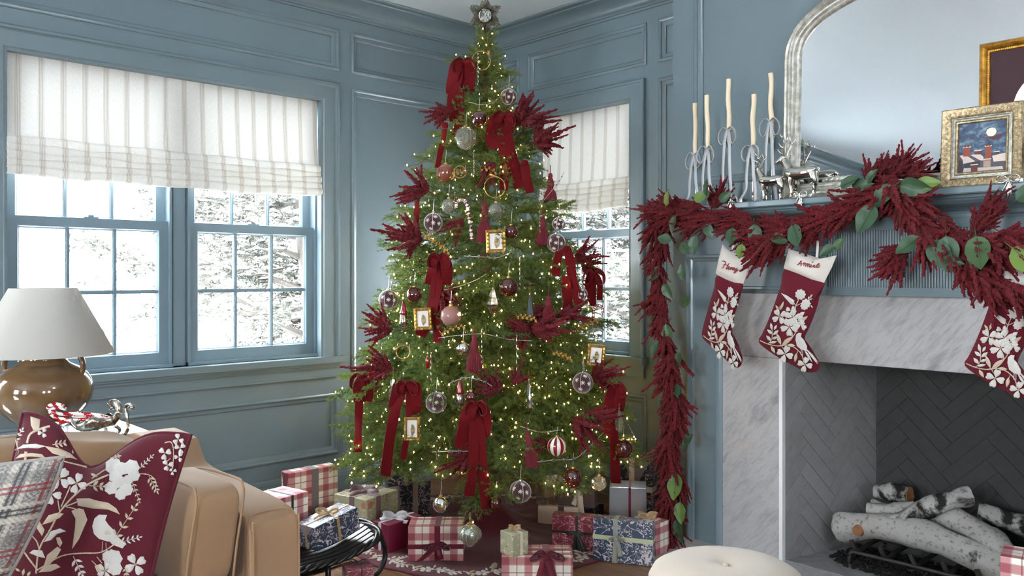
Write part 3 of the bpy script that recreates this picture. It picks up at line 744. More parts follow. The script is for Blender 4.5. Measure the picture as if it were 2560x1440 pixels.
mb = MB(); superq(mb, (1.26, -3.9, .36), (.10, 0, 0), (0, 1.30, 0), (0, 0, .34), .12, .12); mb.build('back', M['tan'], so, smooth=True)
mb = MB(); superq(mb, (1.70, -3.9, .20), (.34, 0, 0), (0, 1.29, 0), (0, 0, .16), .1, .1); mb.build('seat_base', M['tan'], so, smooth=True)
mb = MB(); superq(mb, (1.72, -3.25, .395), (.34, 0, 0), (0, .635, 0), (0, 0, .055), .25, .15, fn=lambda p, x, y, z: p+UP*(.02*(1-x*x)*(1-y*y) if z > 0 else 0)); mb.build('seat_cushion', M['tan'], so, smooth=True)
def sag(p, x, y, z): return p+A(.02*(1-y*y)*z, 0, (.018*math.sin(y*5+1)*(1-x*x)-.05*max(0, y-.75)*2)*max(z, 0))
mb = MB(); superq(mb, (1.425, -3.02, .57), (.085, 0, -.01), (0, .40, 0), (-.02, 0, .185), .35, .22, 44, 26, fn=sag); bc = mb.build('back_cushion', M['tan'], so, smooth=True)
mb = MB(); P = [(1.475-.02, -3.40+.78*t, .739+.018*math.sin((t*2-1)*5+1)*.8-.10*max(0, (t*2-1)-.75)) for t in np.linspace(.03, .955, 24)]; tube(mb, P, .0035, 6); mb.build('piping', M['tan'], bc, smooth=True)
# loose box cushion leaning on the arm
lc = thing('box_cushion', 'plump tan box cushion leaning on the inside of the sofa arm', 'cushion', (1.77, -2.70, .45))
def lean(p, x, y, z): 
    b = (1-x*x)*(1-z*z); q = p+A(0, -.045*b if y < 0 else .01*b, 0); q = q+A(-.022*(z-(-1))*.5*max(0, -x), .035*(z+1)*.5, -.055*max(0, -x)*max(0, z)); return q
mb = MB(); superq(mb, (1.77, -2.712, .575), (.262, 0, 0), (0, .058, 0), (0, 0, .120), .30, .16, 52, 30, fn=lean); mb.build('cushion_body', M['tan'], lc, smooth=True)
for yy in (-2.770, -2.654):
    mb = MB(); P = [(2.030, yy+.004, .47), (2.033, yy+.012, .55), (2.030, yy+.030, .655), (2.018, yy+.034, .690), (1.98, yy+.036, .699), (1.78, yy+.034, .690), (1.60, yy+.034, .655)]
    tube(mb, smooth_path(P, 5), .0032, 6); mb.build('seam', M['tan'], lc, smooth=True)
# ------------------------------------------------------------------ pillows
def pillow(name, label, TL, TR, BR, BL, dip, bulge, mat, fold=.5, uvs=None, sidein=.02, n=46):
    TL, TR, BR, BL = (np.array(q, float) for q in (TL, TR, BR, BL)); nv = nrm(np.cross(BR-BL, TL-BL))
    if nv@(CAM-TL) < 0: nv = -nv
    down = nrm((BL+BR)/2-(TL+TR)/2)
    def base(u, v):         # u left-right, v bottom-top
        p = (BL*(1-u)+BR*u)*(1-v)+(TL*(1-u)+TR*u)*v; w = u-fold
        p = p+down*dip*math.exp(-(w/.20)**2)*v**2.2 - 0*nv
        s_ = 4*v*(1-v); p = p+(TR-TL)*(.5-u)*2*sidein*s_; return p
    def h(u, v): 
        u, v = min(max(u, 0), 1), min(max(v, 0), 1); e = (max(0, 4*u*(1-u))**.55)*(max(0, 4*v*(1-v))**.55); w = u-fold
        return e*(1-.55*math.exp(-(w/.10)**2)*v**3)
    Pf = lambda u, v: base(u, v)+nv*bulge*h(u, v)
    Pb = lambda u, v: base(u, v)-nv*bulge*.8*h(u, v)
    t = thing(name, label, 'pillow', tuple((BL+BR)/2)); q = MB(); L1, L2 = np.linalg.norm(BR-BL), np.linalg.norm(TL-BL)
    for P, fl in ((Pf, 0), (Pb, 1)):
        g = np.linspace(0, 1, n+1); V = [P(a, b) for a in g for b in g]; Fs = []; UV = []
        for i in range(n):
            for j in range(n):
                f = [(i, j), (i+1, j), (i+1, j+1), (i, j+1)]; f = f[::-1] if fl else f
                Fs.append(tuple(a*(n+1)+b for a, b in f)); UV.append([(g[a]*L1, g[b]*L2) for a, b in f])
        q.add(V, Fs, 0, UV)
    q.build('cover', mat, t, smooth=True)
    q = MB(); E = [base(a, 1) for a in np.linspace(0, 1, 24)]+[base(1, b) for b in np.linspace(1, 0, 20)][1:]+[base(a, 0) for a in np.linspace(1, 0, 16)][1:]+[base(0, b) for b in np.linspace(0, 1, 20)][1:]
    tube(q, E, .0045, 6); q.build('edge_seam', mat, t, smooth=True)
    return t, Surf(Pf)
pt, ps = pillow('embroidered_pillow', 'burgundy pillow embroidered with cream flowers and birds, chopped top', at_d(57, 1030, 2.02), at_d(478, 1088, 1.98), at_d(362, 1530, 1.84), at_d(-60, 1500, 1.86), .105, .052, M['burg'], .47)
Z = lambda x, y: (x/3.131, 980+y/3.131)
e = Emb(ps, Z, .0022)
for P, w in (([(285, 1420), (310, 1230), (400, 1070), (470, 940), (580, 815), (700, 720), (850, 650)], 13), ([(300, 1395), (240, 1320), (180, 1230), (150, 1140)], 13), ([(300, 1390), (480, 1285), (640, 1262), (790, 1255), (900, 1190)], 11),
             ([(470, 940), (455, 850)], 9), ([(480, 900), (530, 790), (550, 740)], 9), ([(500, 900), (560, 880), (610, 860)], 9), ([(520, 900), (600, 920), (620, 960)], 8), ([(310, 1230), (285, 1160), (215, 1095)], 9),
             ([(720, 680), (840, 600)], 7), ([(1085, 640), (1170, 650), (1220, 700), (1215, 770)], 7), ([(1290, 400), (1340, 395), (1360, 470), (1350, 600)], 8), ([(1335, 520), (1300, 550)], 6), ([(215, 400), (240, 330), (320, 290), (390, 270)], 16), ([(200, 560), (205, 470)], 22),
             ([(500, 545), (600, 570), (680, 590)], 8), ([(760, 1290), (800, 1340)], 6), ([(720, 1320), (760, 1360)], 6), ([(970, 1390), (1040, 1370)], 7), ([(805, 1170), (800, 1250)], 5), ([(830, 1180), (835, 1245)], 5)): e.stem(P, w, 1)
for P, mi in (([(600, 835), (700, 832), (850, 868), (910, 910), (940, 960), (850, 922), (720, 912), (610, 890)], 1), ([(560, 930), (592, 965), (588, 1060), (565, 1230), (620, 1150), (650, 1080), (685, 1000), (655, 920), (620, 910)], 1),
              ([(345, 1175), (400, 1090), (470, 1068), (520, 1090), (450, 1112), (400, 1160)], 0), ([(330, 1040), (380, 965), (450, 945), (500, 952), (470, 985), (400, 1020)], 1), ([(270, 990), (310, 1010), (350, 1080), (330, 1130), (290, 1070)], 1),
              ([(345, 1355), (370, 1275), (450, 1210), (480, 1232), (440, 1300), (390, 1350)], 1), ([(300, 1412), (350, 1355), (440, 1345), (475, 1370), (400, 1405)], 1), ([(230, 1260), (262, 1235), (330, 1240), (355, 1300), (300, 1290)], 0), ([(440, 1140), (468, 1135), (490, 1180), (470, 1215), (448, 1185)], 1),
              ([(238, 190), (315, 215), (308, 285), (262, 300), (242, 260)], 1), ([(120, 525), (160, 485), (250, 478), (330, 487), (365, 525), (300, 512), (220, 508)], 1), ([(110, 460), (180, 412), (280, 405), (360, 425), (300, 442), (200, 440)], 0),
              ([(350, 425), (460, 440), (550, 480), (605, 530), (500, 515), (410, 480)], 1), ([(722, 1050), (740, 990), (775, 960), (840, 963), (812, 985), (850, 1040), (890, 1080), (915, 1140), (850, 1172), (775, 1150), (735, 1110)], 0), ([(890, 1090), (940, 1150), (990, 1185), (960, 1225), (880, 1195), (840, 1150)], 0),
              ([(800, 1070), (860, 1080), (880, 1120), (820, 1120)], 1), ([(740, 1360), (790, 1345), (800, 1420), (760, 1410)], 1)): e.poly(P, mi)
for x, y, r, k, rot in ((600, 715, 82, 4, 20), (468, 678, 92, 4, 40), (402, 800, 82, 4, 10), (335, 320, 40, 3, 60), (1060, 1350, 88, 4, 60), (825, 1400, 70, 5, 0), (1290, 480, 52, 3, 100), (1410, 440, 46, 3, 80), (1395, 372, 46, 3, 20), (1312, 572, 46, 3, 110), (1400, 510, 38, 3, 60), (1352, 622, 30, 3, 100)): e.petals(x, y, r, k, rot)
for x, y, r in ((890, 582, 66), (960, 600, 50), (1030, 592, 62), (905, 665, 52), (1048, 652, 48), (935, 705, 46), (868, 752, 50), (990, 762, 52), (945, 800, 46), (1000, 690, 40), (885, 1305, 72), (900, 1380, 56), (850, 1290, 50)): e.blob(x, y, r, 14, 0, .07)
for a in ((880, 1170, 1060, 900, 4, 62, 1), (930, 1180, 1085, 1140, 4, 45, 0), (1095, 600, 1190, 505, 4, 32, 0), (1165, 655, 1225, 770, 4, 48, 1), (1035, 700, 1090, 850, 4, 34, 1), (410, 415, 540, 395, 4, 42, 1), (545, 440, 680, 525, 4, 34, 1), (575, 1285, 640, 1420, 3, 62, 0), (985, 1360, 990, 1430, 2, 40, 1), (700, 735, 800, 740, 2, 60, 1), (100, 420, 175, 300, 4, 36, 0), (870, 520, 930, 505, 3, 30, 1)): e.sprig(*a)
for a in ((790, 600, 60, 26, -110, 1), (710, 640, 60, 26, 25, 1), (150, 1180, 60, 34, 100, 1), (180, 1440, 60, 24, -80, 1), (215, 1445, 50, 24, -60, 1), (120, 1380, 50, 20, 30, 1)): e.leaf(*a)
e.build('embroidery', pt)
pillow('plaid_pillow', 'grey wool pillow with red and cream plaid at the front of the sofa', at_d(-230, 1190, 1.66), at_d(160, 1143, 1.80), at_d(-8, 1490, 1.68), at_d(-330, 1540, 1.60), .0, .06, M['tweed'], .5, sidein=-.03)

# ------------------------------------------------------------------ table behind the sofa, lamp, sleigh dish
M['nickel'] = basic('brushed_nickel', (176, 172, 162), .3, 1.)
n = N('antique_mirror_top'); co = n.coord(); M['mtop'] = n.p(Base_Color=n.mix(n.step(n.noise(co, 6., 4.), .45, .7), (.80, .86, .86, 1), (.62, .72, .72, 1)), Metallic=.85, Roughness=.08)
tb = thing('console_table', 'mirror-topped console table behind the sofa', 'table', (1.0, -3.2, 0))
mb = MB(); cbox(mb, (.80, -4.0, .655), (1.142, -2.505, .680), .003); mb.build('table_top', M['mtop'], tb)
mb = MB(); box(mb, (.83, -3.97, .60), (1.12, -2.53, .655)); mb.build('apron', M['nickel'], tb)
for x in (.84, 1.11):
    for y in (-3.96, -2.54): mb = MB(); tube(mb, [(x, y, 0), (x, y, .1), (x, y, .655)], [.012, .014, .018], 10); mb.build('leg', M['nickel'], tb, smooth=True)
def m_glaze():
    n = N('brown_glaze'); co = n.coord(); z = n.sep(co)[2]; f = n.noise(co, 9., 4.)
    c = n.mix(n.step(f, .3, .75), lin((106, 80, 52)), lin((130, 102, 70))); n.p(Base_Color=c, Roughness=.12, Coat_Weight=.6, Coat_Roughness=.04); return n.m
M['glaze'] = m_glaze()
def m_lampshade():
    n = N('white_lampshade'); co = n.coord('Object', (400., 400., 60.)); w = n.noise(co, 1., 2.)
    n.p(Base_Color=lin((200, 197, 190)), Roughness=.9, Specular_IOR_Level=.1); n.bump(w, .12, .001)
    tl = n.new('ShaderNodeBsdfTranslucent'); tl.inputs[0].default_value = lin((244, 240, 232)); mx = n.new('ShaderNodeMixShader'); mx.inputs[0].default_value = .25
    n.l.new(n.b.outputs[0], mx.inputs[1]); n.l.new(tl.outputs[0], mx.inputs[2]); n.l.new(mx.outputs[0], n.out.inputs[0]); return n.m
M['lshade'] = m_lampshade()
LX, LY = .869, -2.768; lp = thing('table_lamp', 'brown glazed urn lamp with white tapered shade', 'lamp', (LX, LY, .681))
mb = MB(); lathe(mb, [(0, .681), (.060, .681), (.062, .688), (.057, .694), (.072, .706), (.100, .728), (.127, .756), (.145, .788), (.151, .818), (.147, .846), (.131, .872), (.107, .892), (.082, .904), (.072, .912), (.069, .922), (.070, .934), (.076, .944), (.076, .948), (0, .948)], 48, (LX, LY, 0)); mb.build('urn', M['glaze'], lp, smooth=True, angle=50)
for sg in (-1, 1):
    ax = RT*sg; P = [A(LX, LY, .938)+ax*.066, A(LX, LY, .950)+ax*.088, A(LX, LY, .942)+ax*.112, A(LX, LY, .915)+ax*.128, A(LX, LY, .888)+ax*.130, A(LX, LY, .870)+ax*.124]
    mb = MB(); tube(mb, smooth_path(P, 4), .0085, 10, ref=np.cross(RT, UP), flat=1.25); mb.build('handle', M['glaze'], lp, smooth=True)
mb = MB(); lathe(mb, [(.010, .948), (.010, 1.10)], 10, (LX, LY, 0)); mb.build('socket_stem', M['nickel'], lp, smooth=True)
mb = MB(); lathe(mb, [(.212, .938), (.213, .941), (.102, 1.153), (.100, 1.156), (.099, 1.153), (.210, .941), (.212, .938)], 64, (LX, LY, 0), caps=False); mb.build('lamp_shade', M['lshade'], lp, smooth=True, angle=60)
mb = MB()
for k in range(3):
    a = k*2.094; tube(mb, [(LX, LY, 1.10), (LX+.097*math.cos(a), LY+.097*math.sin(a), 1.150)], .002, 5)
mb.build('shade_spider', M['nickel'], lp)
# silver sleigh dish
B = at_z(243, 1095, .6805); sd = thing('sleigh_dish', 'ornate silver sleigh-shaped dish holding candy canes', 'dish', tuple(B))
dx = nrm(RT*.97-FW*.22); dy = np.cross(UP, dx); s_ = .00131*1.0
def dp(x, y, z): return B+dx*x+dy*y+UP*z
mb = MB(); V = []; nu, nv = 26, 10
for i in range(nu+1):
    t = i/nu; x = -.088+.150*t; hw_ = .042*math.sin(math.pi*min(1, .12+t*.86))**.7; zb = .022+.030*abs(t-.42)**1.6*2.2; zt = .062+.012*math.cos(t*9)+.035*max(0, t-.8)*3+.010*max(0, .2-t)*4
    for j in range(nv+1): a = math.pi*j/nv; V.append(dp(x, -hw_*math.cos(a)*(1+.15*math.sin(a)), zt+(zb-zt)*math.sin(a)**.7))
mb.add(V, [(i*(nv+1)+j, (i+1)*(nv+1)+j, (i+1)*(nv+1)+j+1, i*(nv+1)+j+1) for i in range(nu) for j in range(nv)]); o = mb.build('bowl', M['oldsilver'], sd, smooth=True)
md = o.modifiers.new('thick', 'SOLIDIFY'); md.thickness = .003
mb = MB(); tube(mb, smooth_path([dp(.050, 0, .050), dp(.072, 0, .070), dp(.080, 0, .098), dp(.066, 0, .116), dp(.048, 0, .112), dp(.050, 0, .098), dp(.060, 0, .100)], 5), np.linspace(.013, .006, 31), 10); mb.build('scroll', M['oldsilver'], sd, smooth=True)
mb = MB(); tube(mb, smooth_path([dp(.082, .015, .004), dp(.100, .015, .030), dp(.098, .015, .070), dp(.090, .015, .098), dp(.108, .015, .108), dp(.118, .015, .100)], 5), np.linspace(.006, .005, 26), 8)
lathe(mb, [(0, -.009), (.008, -.004), (.009, .003), (0, .009)], 10, dp(.116, .015, .098)); mb.build('finial', M['oldsilver'], sd, smooth=True)
for x, y in ((-.030, -.03), (.050, -.028), (-.030, .03), (.050, .028)):
    mb = MB(); tube(mb, smooth_path([dp(x, y*.8, .036), dp(x+.008, y*1.2, .022), dp(x-.004, y*1.1, .008), dp(x+.008, y*1.3, .004), dp(x+.014, y*1.3, .010)], 4), np.linspace(.006, .0035, 17), 7); mb.build('foot', M['oldsilver'], sd, smooth=True)
mb = MB()
for k in range(7): lathe(mb, [(0, -.005), (.005, -.002), (.006, .001), (0, .005)], 7, dp(-.06+k*.018, -.043+.006*abs(k-3), .058))
mb.build('leaf_border', M['oldsilver'], sd, smooth=True)
M['candyred'] = basic('candy_red', (176, 22, 34), .18, coat=.4); M['candywhite'] = basic('candy_white', (240, 234, 228), .2, coat=.4)
def cane(path, r, twist=.55, per=5):
    mb = MB(); P = smooth_path(path, 8); n = 12; tube(mb, P, r, n, caps=True)
    k = len(P)
    for f in range((k-1)*n): i, j = divmod(f, n); mb.m[f] = int(((i*twist+j*per/n)/per*2) % 2 < 1) if per else int((i*twist) % 2 < 1)
    return mb
for q, (oy, oz, dz2, lb) in enumerate(((-.012, 0, 0, 'striped candy cane lowest in the silver dish'), (.010, .014, .004, 'striped candy cane in the middle of the silver dish'), (.0, .032, .012, 'striped candy cane with the highest hook in the silver dish'))):
    P = [dp(.045-.01*q, oy, .060+oz*.3), dp(-.03, oy, .060+oz*.6), dp(-.085, oy-.03, .056+oz), dp(-.112, oy-.05, .048+oz), dp(-.130, oy-.052, .028+oz), dp(-.122, oy-.054, .010+oz), dp(-.102, oy-.056, .0065+oz), dp(-.082, oy-.058, .012+oz)]
    if q: P = [dp(.045-.01*q, oy, .060+oz*.3), dp(-.03, oy, .058+oz*.5), dp(-.080, oy-.03, .050+oz*.9), dp(-.108, oy-.048, .050+oz), dp(-.130, oy-.055, .064+oz), dp(-.126, oy-.060, .084+oz*.7), dp(-.102, oy-.062, .094+oz*.6), dp(-.072, oy-.062, .090+oz*.6)]
    o = cane(P, .0062).build('candy_cane', [M['candywhite'], M['candyred']], None, True, tuple(dp(-.03, 0, .05))); tag(o, lb, 'candy cane', 'candy canes in the silver dish')
# ------------------------------------------------------------------ ottoman
M['cream'] = basic('cream_boucle', (192, 177, 160), .95, var=.06, vs=200., bump=.5, bs=600., sheen=.3, spec=.15)
OX, OY = 2.694, -1.559; ot = thing('ottoman', 'round cream upholstered ottoman with one tufted button', 'ottoman', (OX, OY, 0))
prof = [(0, .412), (.012, .412), (.03, .419), (.06, .423), (.12, .420), (.17, .410), (.196, .395), (.208, .372), (.210, .34), (.207, .31), (.205, .12), (.20, .06), (0, .06)]
mb = MB(); lathe(mb, prof, 56, (OX, OY, 0)); mb.build('seat', M['cream'], ot, smooth=True)
mb = MB(); lathe(mb, [(0, .408), (.008, .4085), (.011, .412), (.008, .4155), (0, .417)], 14, (OX, OY, 0)); mb.build('button', M['cream'], ot, smooth=True)
M['blackwood'] = basic('dark_wood', (46, 34, 26), .4)
mb = MB(); lathe(mb, [(0, 0), (.19, 0), (.195, .012), (.195, .06), (0, .06)], 40, (OX, OY, 0)); mb.build('plinth', M['blackwood'], ot, smooth=True, angle=40)
# ------------------------------------------------------------------ candlesticks with ribboned tapers on the mantel
ZM = 1.4995
M['candle'] = basic('ivory_wax', (240, 222, 192), .5, var=.03, vs=30., spec=.3)
n = M['candle'].node_tree.nodes['Principled BSDF']; n.inputs['Subsurface Weight'].default_value = .15; n.inputs['Subsurface Radius'].default_value = (.02, .012, .006)
M['satin'] = basic('silver_satin', (186, 188, 190), .32, sheen=.4)
M['wick'] = basic('wick', (225, 220, 210), .9)
CS = [(1739, 1738, 420, 258, -.385, 'shortest silver candlestick, leftmost on the mantel', 'ivory taper in the leftmost mantel candlestick, tied with grey ribbon', 1),
      (1772, 1767, 405, 238, -.440, 'slim silver candlestick second from the left on the mantel', 'ivory taper with curled wick second from the left', 2),
      (1823, 1821, 358, 198, -.460, 'tall silver candlestick in the middle of the five', 'ivory taper standing in the middle of the five', 3),
      (1882, 1884, 400, 236, -.455, 'short silver candlestick behind the small reindeer', 'ivory taper behind the small reindeer', 4),
      (1929, 1927, 348, 183, -.410, 'tall silver candlestick nearest the mirror', 'highest ivory taper, nearest the mirror', 5)]
for (px, pt_, yc, yt, y, lb, lb2, sd_) in CS:
    r = random.Random(sd_); b = at_y(px, yc, y); x = b[0]; zc = b[2]; t = thing('candlestick', lb, 'candlestick', (x, y, ZM), 'silver candlesticks on the mantel')
    mb = MB(); lathe(mb, [(0, ZM), (.026, ZM), (.027, ZM+.003), (.020, ZM+.007), (.008, ZM+.010), (.0045, ZM+.016), (0, ZM+.016)], 24, (x, y, 0)); mb.build('base', M['chrome'], t, smooth=True, angle=50)
    mb = MB(); lathe(mb, [(.0045, ZM+.014), (.0040, ZM+.05), (.0034, zc-.030), (.006, zc-.026), (.0035, zc-.022)], 10, (x, y, 0)); mb.build('stem', M['chrome'], t, smooth=True)
    mb = MB(); lathe(mb, [(.003, zc-.024), (.009, zc-.018), (.0125, zc-.008), (.0135, zc+.002), (.0155, zc+.006), (.0155, zc+.008), (.0115, zc+.007), (.0105, zc-.004), (0, zc-.006)], 20, (x, y, 0)); mb.build('cup', M['chrome'], t, smooth=True, angle=60)
    tp = at_y(pt_, yt, y); zt = tp[2]; c = thing('taper_candle', lb2, 'candle', (x, y, zc-.004), 'ivory tapers on the mantel')
    P = [A(x+(tp[0]-x)*k/10+.0022*math.sin(k*1.1+sd_), y+.001*math.sin(k*.9), zc-.004+(zt-zc+.004)*k/10) for k in range(11)]
    mb = MB(); tube(mb, smooth_path(P, 3), [.0102+.0004*math.sin(k*.7) for k in range(31)], 14); mb.build('wax', M['candle'], c, smooth=True, angle=60)
    if sd_ in (2, 4): mb = MB(); tube(mb, [A(tp[0], y, zt-.002), A(tp[0]+.001, y, zt+.003), A(tp[0]+.006, y, zt+.005)], .0009, 5); mb.build('wick', M['wick'], c)
    # ribbon: a band, two drooping loops and two long tails falling to the shelf
    zk = zc+(.055 if sd_ != 5 else .072); K = A(x, y-.0125, zk); mb = MB(); w = .0140
    tube(mb, [A(x+.0112*math.cos(a), y+.0112*math.sin(a), zk) for a in np.linspace(0, 2*math.pi, 18)], .0016, 6, flat=3.)
    for sg in (-1, 1):
        L = .040*r.uniform(.9, 1.15); up = r.uniform(.004, .016)
        P = [K, K+A(sg*L*.45, -.004, up), K+A(sg*L*.95, -.006, -.012), K+A(sg*L*1.0, -.005, -.042), K+A(sg*L*.62, -.003, -.060), K+A(sg*L*.35, -.002, -.040), K+A(sg*.006, -.001, -.006)]
        strip(mb, smooth_path(P, 6), A(0, 1, .15), w)
        end = ZM+.004; dx_ = sg*r.uniform(.010, .030); yy = y-.018
        P = [K, K+A(sg*.010, -.004, -.04), A(x+sg*.016, yy-.004, (zk+end)/2), A(x+sg*.014+dx_*.4, yy, end+.05), A(x+sg*.018+dx_, max(yy-.025, -.497), end+.004), A(x+sg*.02+dx_*1.3, max(yy-.045, -.499), end)]
        strip(mb, smooth_path(P, 6), nrm(A(1, .15*sg, .1)), w)
    mb.build('ribbon_bow', M['satin'], c, smooth=True)

# ------------------------------------------------------------------ reindeer figurines (facing left)
def reindeer(label, x, y, L, antler, seed):
    """standing stag figurine, body along x, head to -x; L = body length"""
    t = thing('reindeer_figurine', label, 'figurine', (x, y, ZM), 'silver reindeer on the mantel'); s_ = L
    q = lambda a, b, c: A(x+a*s_, y+b*s_, ZM+c*s_)
    mb = MB()
    body = [(.52, 0, .80), (.46, 0, .84), (.30, 0, .83), (.10, 0, .82), (-.12, 0, .82), (-.32, 0, .85), (-.44, 0, .93)]; tube(mb, smooth_path([q(*p) for p in body], 4), np.interp(np.linspace(0, 1, 25), [0, .08, .3, .5, .75, .92, 1], np.array([.05, .16, .215, .20, .235, .20, .14])*s_), 14, ref=A(0, 1, 0), flat=1.12)
    tube(mb, smooth_path([q(*p) for p in [(-.30, 0, .88), (-.44, 0, 1.02), (-.53, 0, 1.18), (-.58, 0, 1.30)]], 4), np.linspace(.20, .105, 13)*s_, 12, ref=A(0, 1, 0))
    tube(mb, smooth_path([q(*p) for p in [(-.50, 0, 1.33), (-.58, 0, 1.35), (-.70, 0, 1.29), (-.82, 0, 1.23), (-.87, 0, 1.21)]], 4), np.interp(np.linspace(0, 1, 17), [0, .15, .4, .8, 1], np.array([.04, .105, .10, .066, .03])*s_), 12, ref=A(0, 1, 0))
    o = mb.build('body', M['chrome'], t, smooth=True)
    md = o.modifiers.new('weld', 'REMESH'); md.mode = 'VOXEL'; md.voxel_size = .022*s_; md.use_smooth_shade = True
    legs = [((-.26, -.09), (-.30, .46), (-.27, .24), (-.29, 0)), ((-.24, .09), (-.20, .46), (-.26, .24), (-.22, 0)), ((.42, -.10), (.54, .47), (.47, .24), (.50, 0)), ((.40, .10), (.44, .47), (.40, .24), (.44, 0))]
    for (hx, hy), k1, k2, ft in legs:
        mb = MB(); tube(mb, smooth_path([q(hx, hy*.7, .80), q((hx+k1[0])/2, hy, .64), q(k1[0], hy, k1[1]), q(k2[0], hy, k2[1]), q(ft[0], hy, .06), q(ft[0]-.03, hy, .002)], 4), np.interp(np.linspace(0, 1, 21), [0, .2, .45, .7, .9, 1], np.array([.15, .12, .068, .05, .045, .058])*s_), 10)
        mb.build('leg', M['chrome'], t, smooth=True)
    for sg in (-1, 1):
        mb = MB(); tube(mb, [q(-.50, sg*.06, 1.36), q(-.44, sg*.14, 1.42), q(-.40, sg*.18, 1.45)], np.array([.02, .034, .006])*s_, 8, flat=.5); mb.build('ear', M['chrome'], t, smooth=True)
        mb = MB(); ah = antler*s_
        main = [q(-.55, sg*.045, 1.39), q(-.50, sg*.13, 1.39)+UP*ah*.28, q(-.44, sg*.22, 1.39)+UP*ah*.62, q(-.52, sg*.20, 1.39)+UP*ah]; P = smooth_path(main, 5); tube(mb, P, np.linspace(.042, .018, len(P))*s_, 7)
        for f, dxx in ((.15, -.20), (.42, -.17), (.62, .14), (.80, -.12)):
            p = P[int(f*(len(P)-1))]; tube(mb, smooth_path([p, p+A(dxx*.6*s_, sg*.02*s_, ah*.10), p+A(dxx*s_, sg*.03*s_, ah*.26)], 3), np.linspace(.032, .012, 7)*s_, 6)
        mb.build('antler', M['chrome'], t, smooth=True)
    mb = MB(); tube(mb, [q(.52, 0, .88), q(.60, 0, .86), q(.63, 0, .76)], np.array([.03, .035, .008])*s_, 8); mb.build('tail', M['chrome'], t, smooth=True)
reindeer('small silver reindeer figurine with slim antlers on the mantel', 2.206, -.462, .098, .62, 1)
reindeer('larger silver stag figurine with branched antlers before the mirror', 2.322, -.436, .126, .72, 2)

# ------------------------------------------------------------------ pictures on the mantel
M['gold'] = m_silver('old_gold', (206, 152, 62), (150, 104, 40), .35, .8)
M['goldpale'] = m_silver('pale_gilt', (206, 182, 140), (132, 116, 92), .42, .6, 90.)
M['champagne'] = m_silver('champagne_silver', (214, 212, 198), (156, 152, 136), .45, .4, 60.)
FP = Fr((0, -.405, ZM), (1, 0, 0), (0, -1, 0))
class Lean(Fr):
    def __init__(s, y, ang): s.O = A(0, y, ZM+.0006); s.U = A(1, 0, 0); s.V = A(0, math.sin(ang), math.cos(ang)); s.N = A(0, -math.cos(ang), math.sin(ang)*1.)
    def __call__(s, u, v, w=0.): return s.O+s.U*u+s.V*v+s.N*w
    def box(s, mb, u0, u1, v0, v1, w0, w1, mi=0): return obox(mb, s((u0+u1)/2, (v0+v1)/2, (w0+w1)/2), s.U*(u1-u0)/2, -s.N*(w1-w0)/2, s.V*(v1-v0)/2, mi)
# large gilt frame with plum mount, leaning behind
lg = Lean(-.370, .03); t = thing('framed_print', 'large gilt frame with plum mount and white round aperture', 'picture frame', (3.15, -.37, ZM)); u0, u1, v0, v1 = 2.946, 3.40, .0, .500
mb = MB(); rect_frame(mb, lg, u0, u1, v0, v1, [(0, -.012), (0, .006), (.004, .014), (.014, .017), (.022, .012), (.026, .004), (.031, .003), (.034, -.004)]); mb.build('frame', M['gold'], t, smooth=True, angle=40)
bd = MB(); lathe(bd, [(0, -.0022), (.0016, -.0016), (.0022, 0), (.0016, .0016), (0, .0022)], 6); me = bd.mesh('bead', M['gold'], True); nb = 0
for k in range(int((v1-v0-.056)/.0062)):
    if .26 < v0+.028+k*.0062: link('bead', me, t, tuple(lg(u0+.0285, v0+.028+k*.0062, .0042)-A(3.15, -.37, ZM)))
for k in range(26): link('bead', me, t, tuple(lg(u0+.0285+k*.0062, v1-.0285, .0042)-A(3.15, -.37, ZM)))
M['plum'] = basic('plum_mount', (66, 42, 48), .85, var=.05); M['paper'] = basic('white_paper', (236, 230, 222), .8)
mb = MB(); lg.box(mb, u0+.03, u1-.03, v0+.03, v1-.03, -.010, -.003); mb.build('mount', M['plum'], t)
mb = MB(); c0 = (u0+u1)/2; cv = .262; P = [lg(c0+.123*math.cos(a), cv+.123*math.sin(a), -.0026) for a in np.linspace(0, 2*math.pi, 49)[:-1]]; Q = [p+lg.N*.0012 for p in P]
mb.add(P+Q, [tuple(range(48, 96))]+[(i, (i+1) % 48, 48+(i+1) % 48, 48+i) for i in range(48)]); mb.build('round_print', M['paper'], t)
# ornate small frame with a winter rooftop painting
sm = Lean(-.428, .07); u0, u1, v0, v1 = 2.846, 3.098, .0, .274; t = thing('framed_painting', 'small carved champagne-gilt frame holding a moonlit rooftop painting', 'picture frame', (2.97, -.43, ZM))
mb = MB(); rect_frame(mb, sm, u0, u1, v0, v1, [(0, -.012), (0, .018), (.004, .022), (.008, .021), (.014, .018), (.022, .017), (.029, .013), (.031, .009)]); mb.build('outer_moulding', M['goldpale'], t, smooth=True, angle=40)
mb = MB(); rect_frame(mb, sm, u0+.031, u1-.031, v0+.031, v1-.031, [(0, .006), (.001, .012), (.004, .013), (.006, .008), (.011, .008), (.0125, .004)]); mb.build('inner_moulding', M['champagne'], t, smooth=True, angle=40)
mb = MB(); rect_frame(mb, sm, u0+.0435, u1-.0435, v0+.0435, v1-.0435, [(0, .004), (.002, .007), (.006, .006), (.009, .001), (.009, -.004)]); mb.build('sight_edge', M['goldpale'], t, smooth=True, angle=40)
lf = MB(); lathe(lf, [(0, -.0085), (.0028, -.006), (.0042, -.001), (.0035, .003), (.0012, .007), (0, .0085)], 8, M=[[1, 0, 0], [0, .55, 0], [0, 0, 1]]); lm = lf.mesh('acanthus_leaf', M['goldpale'], True)
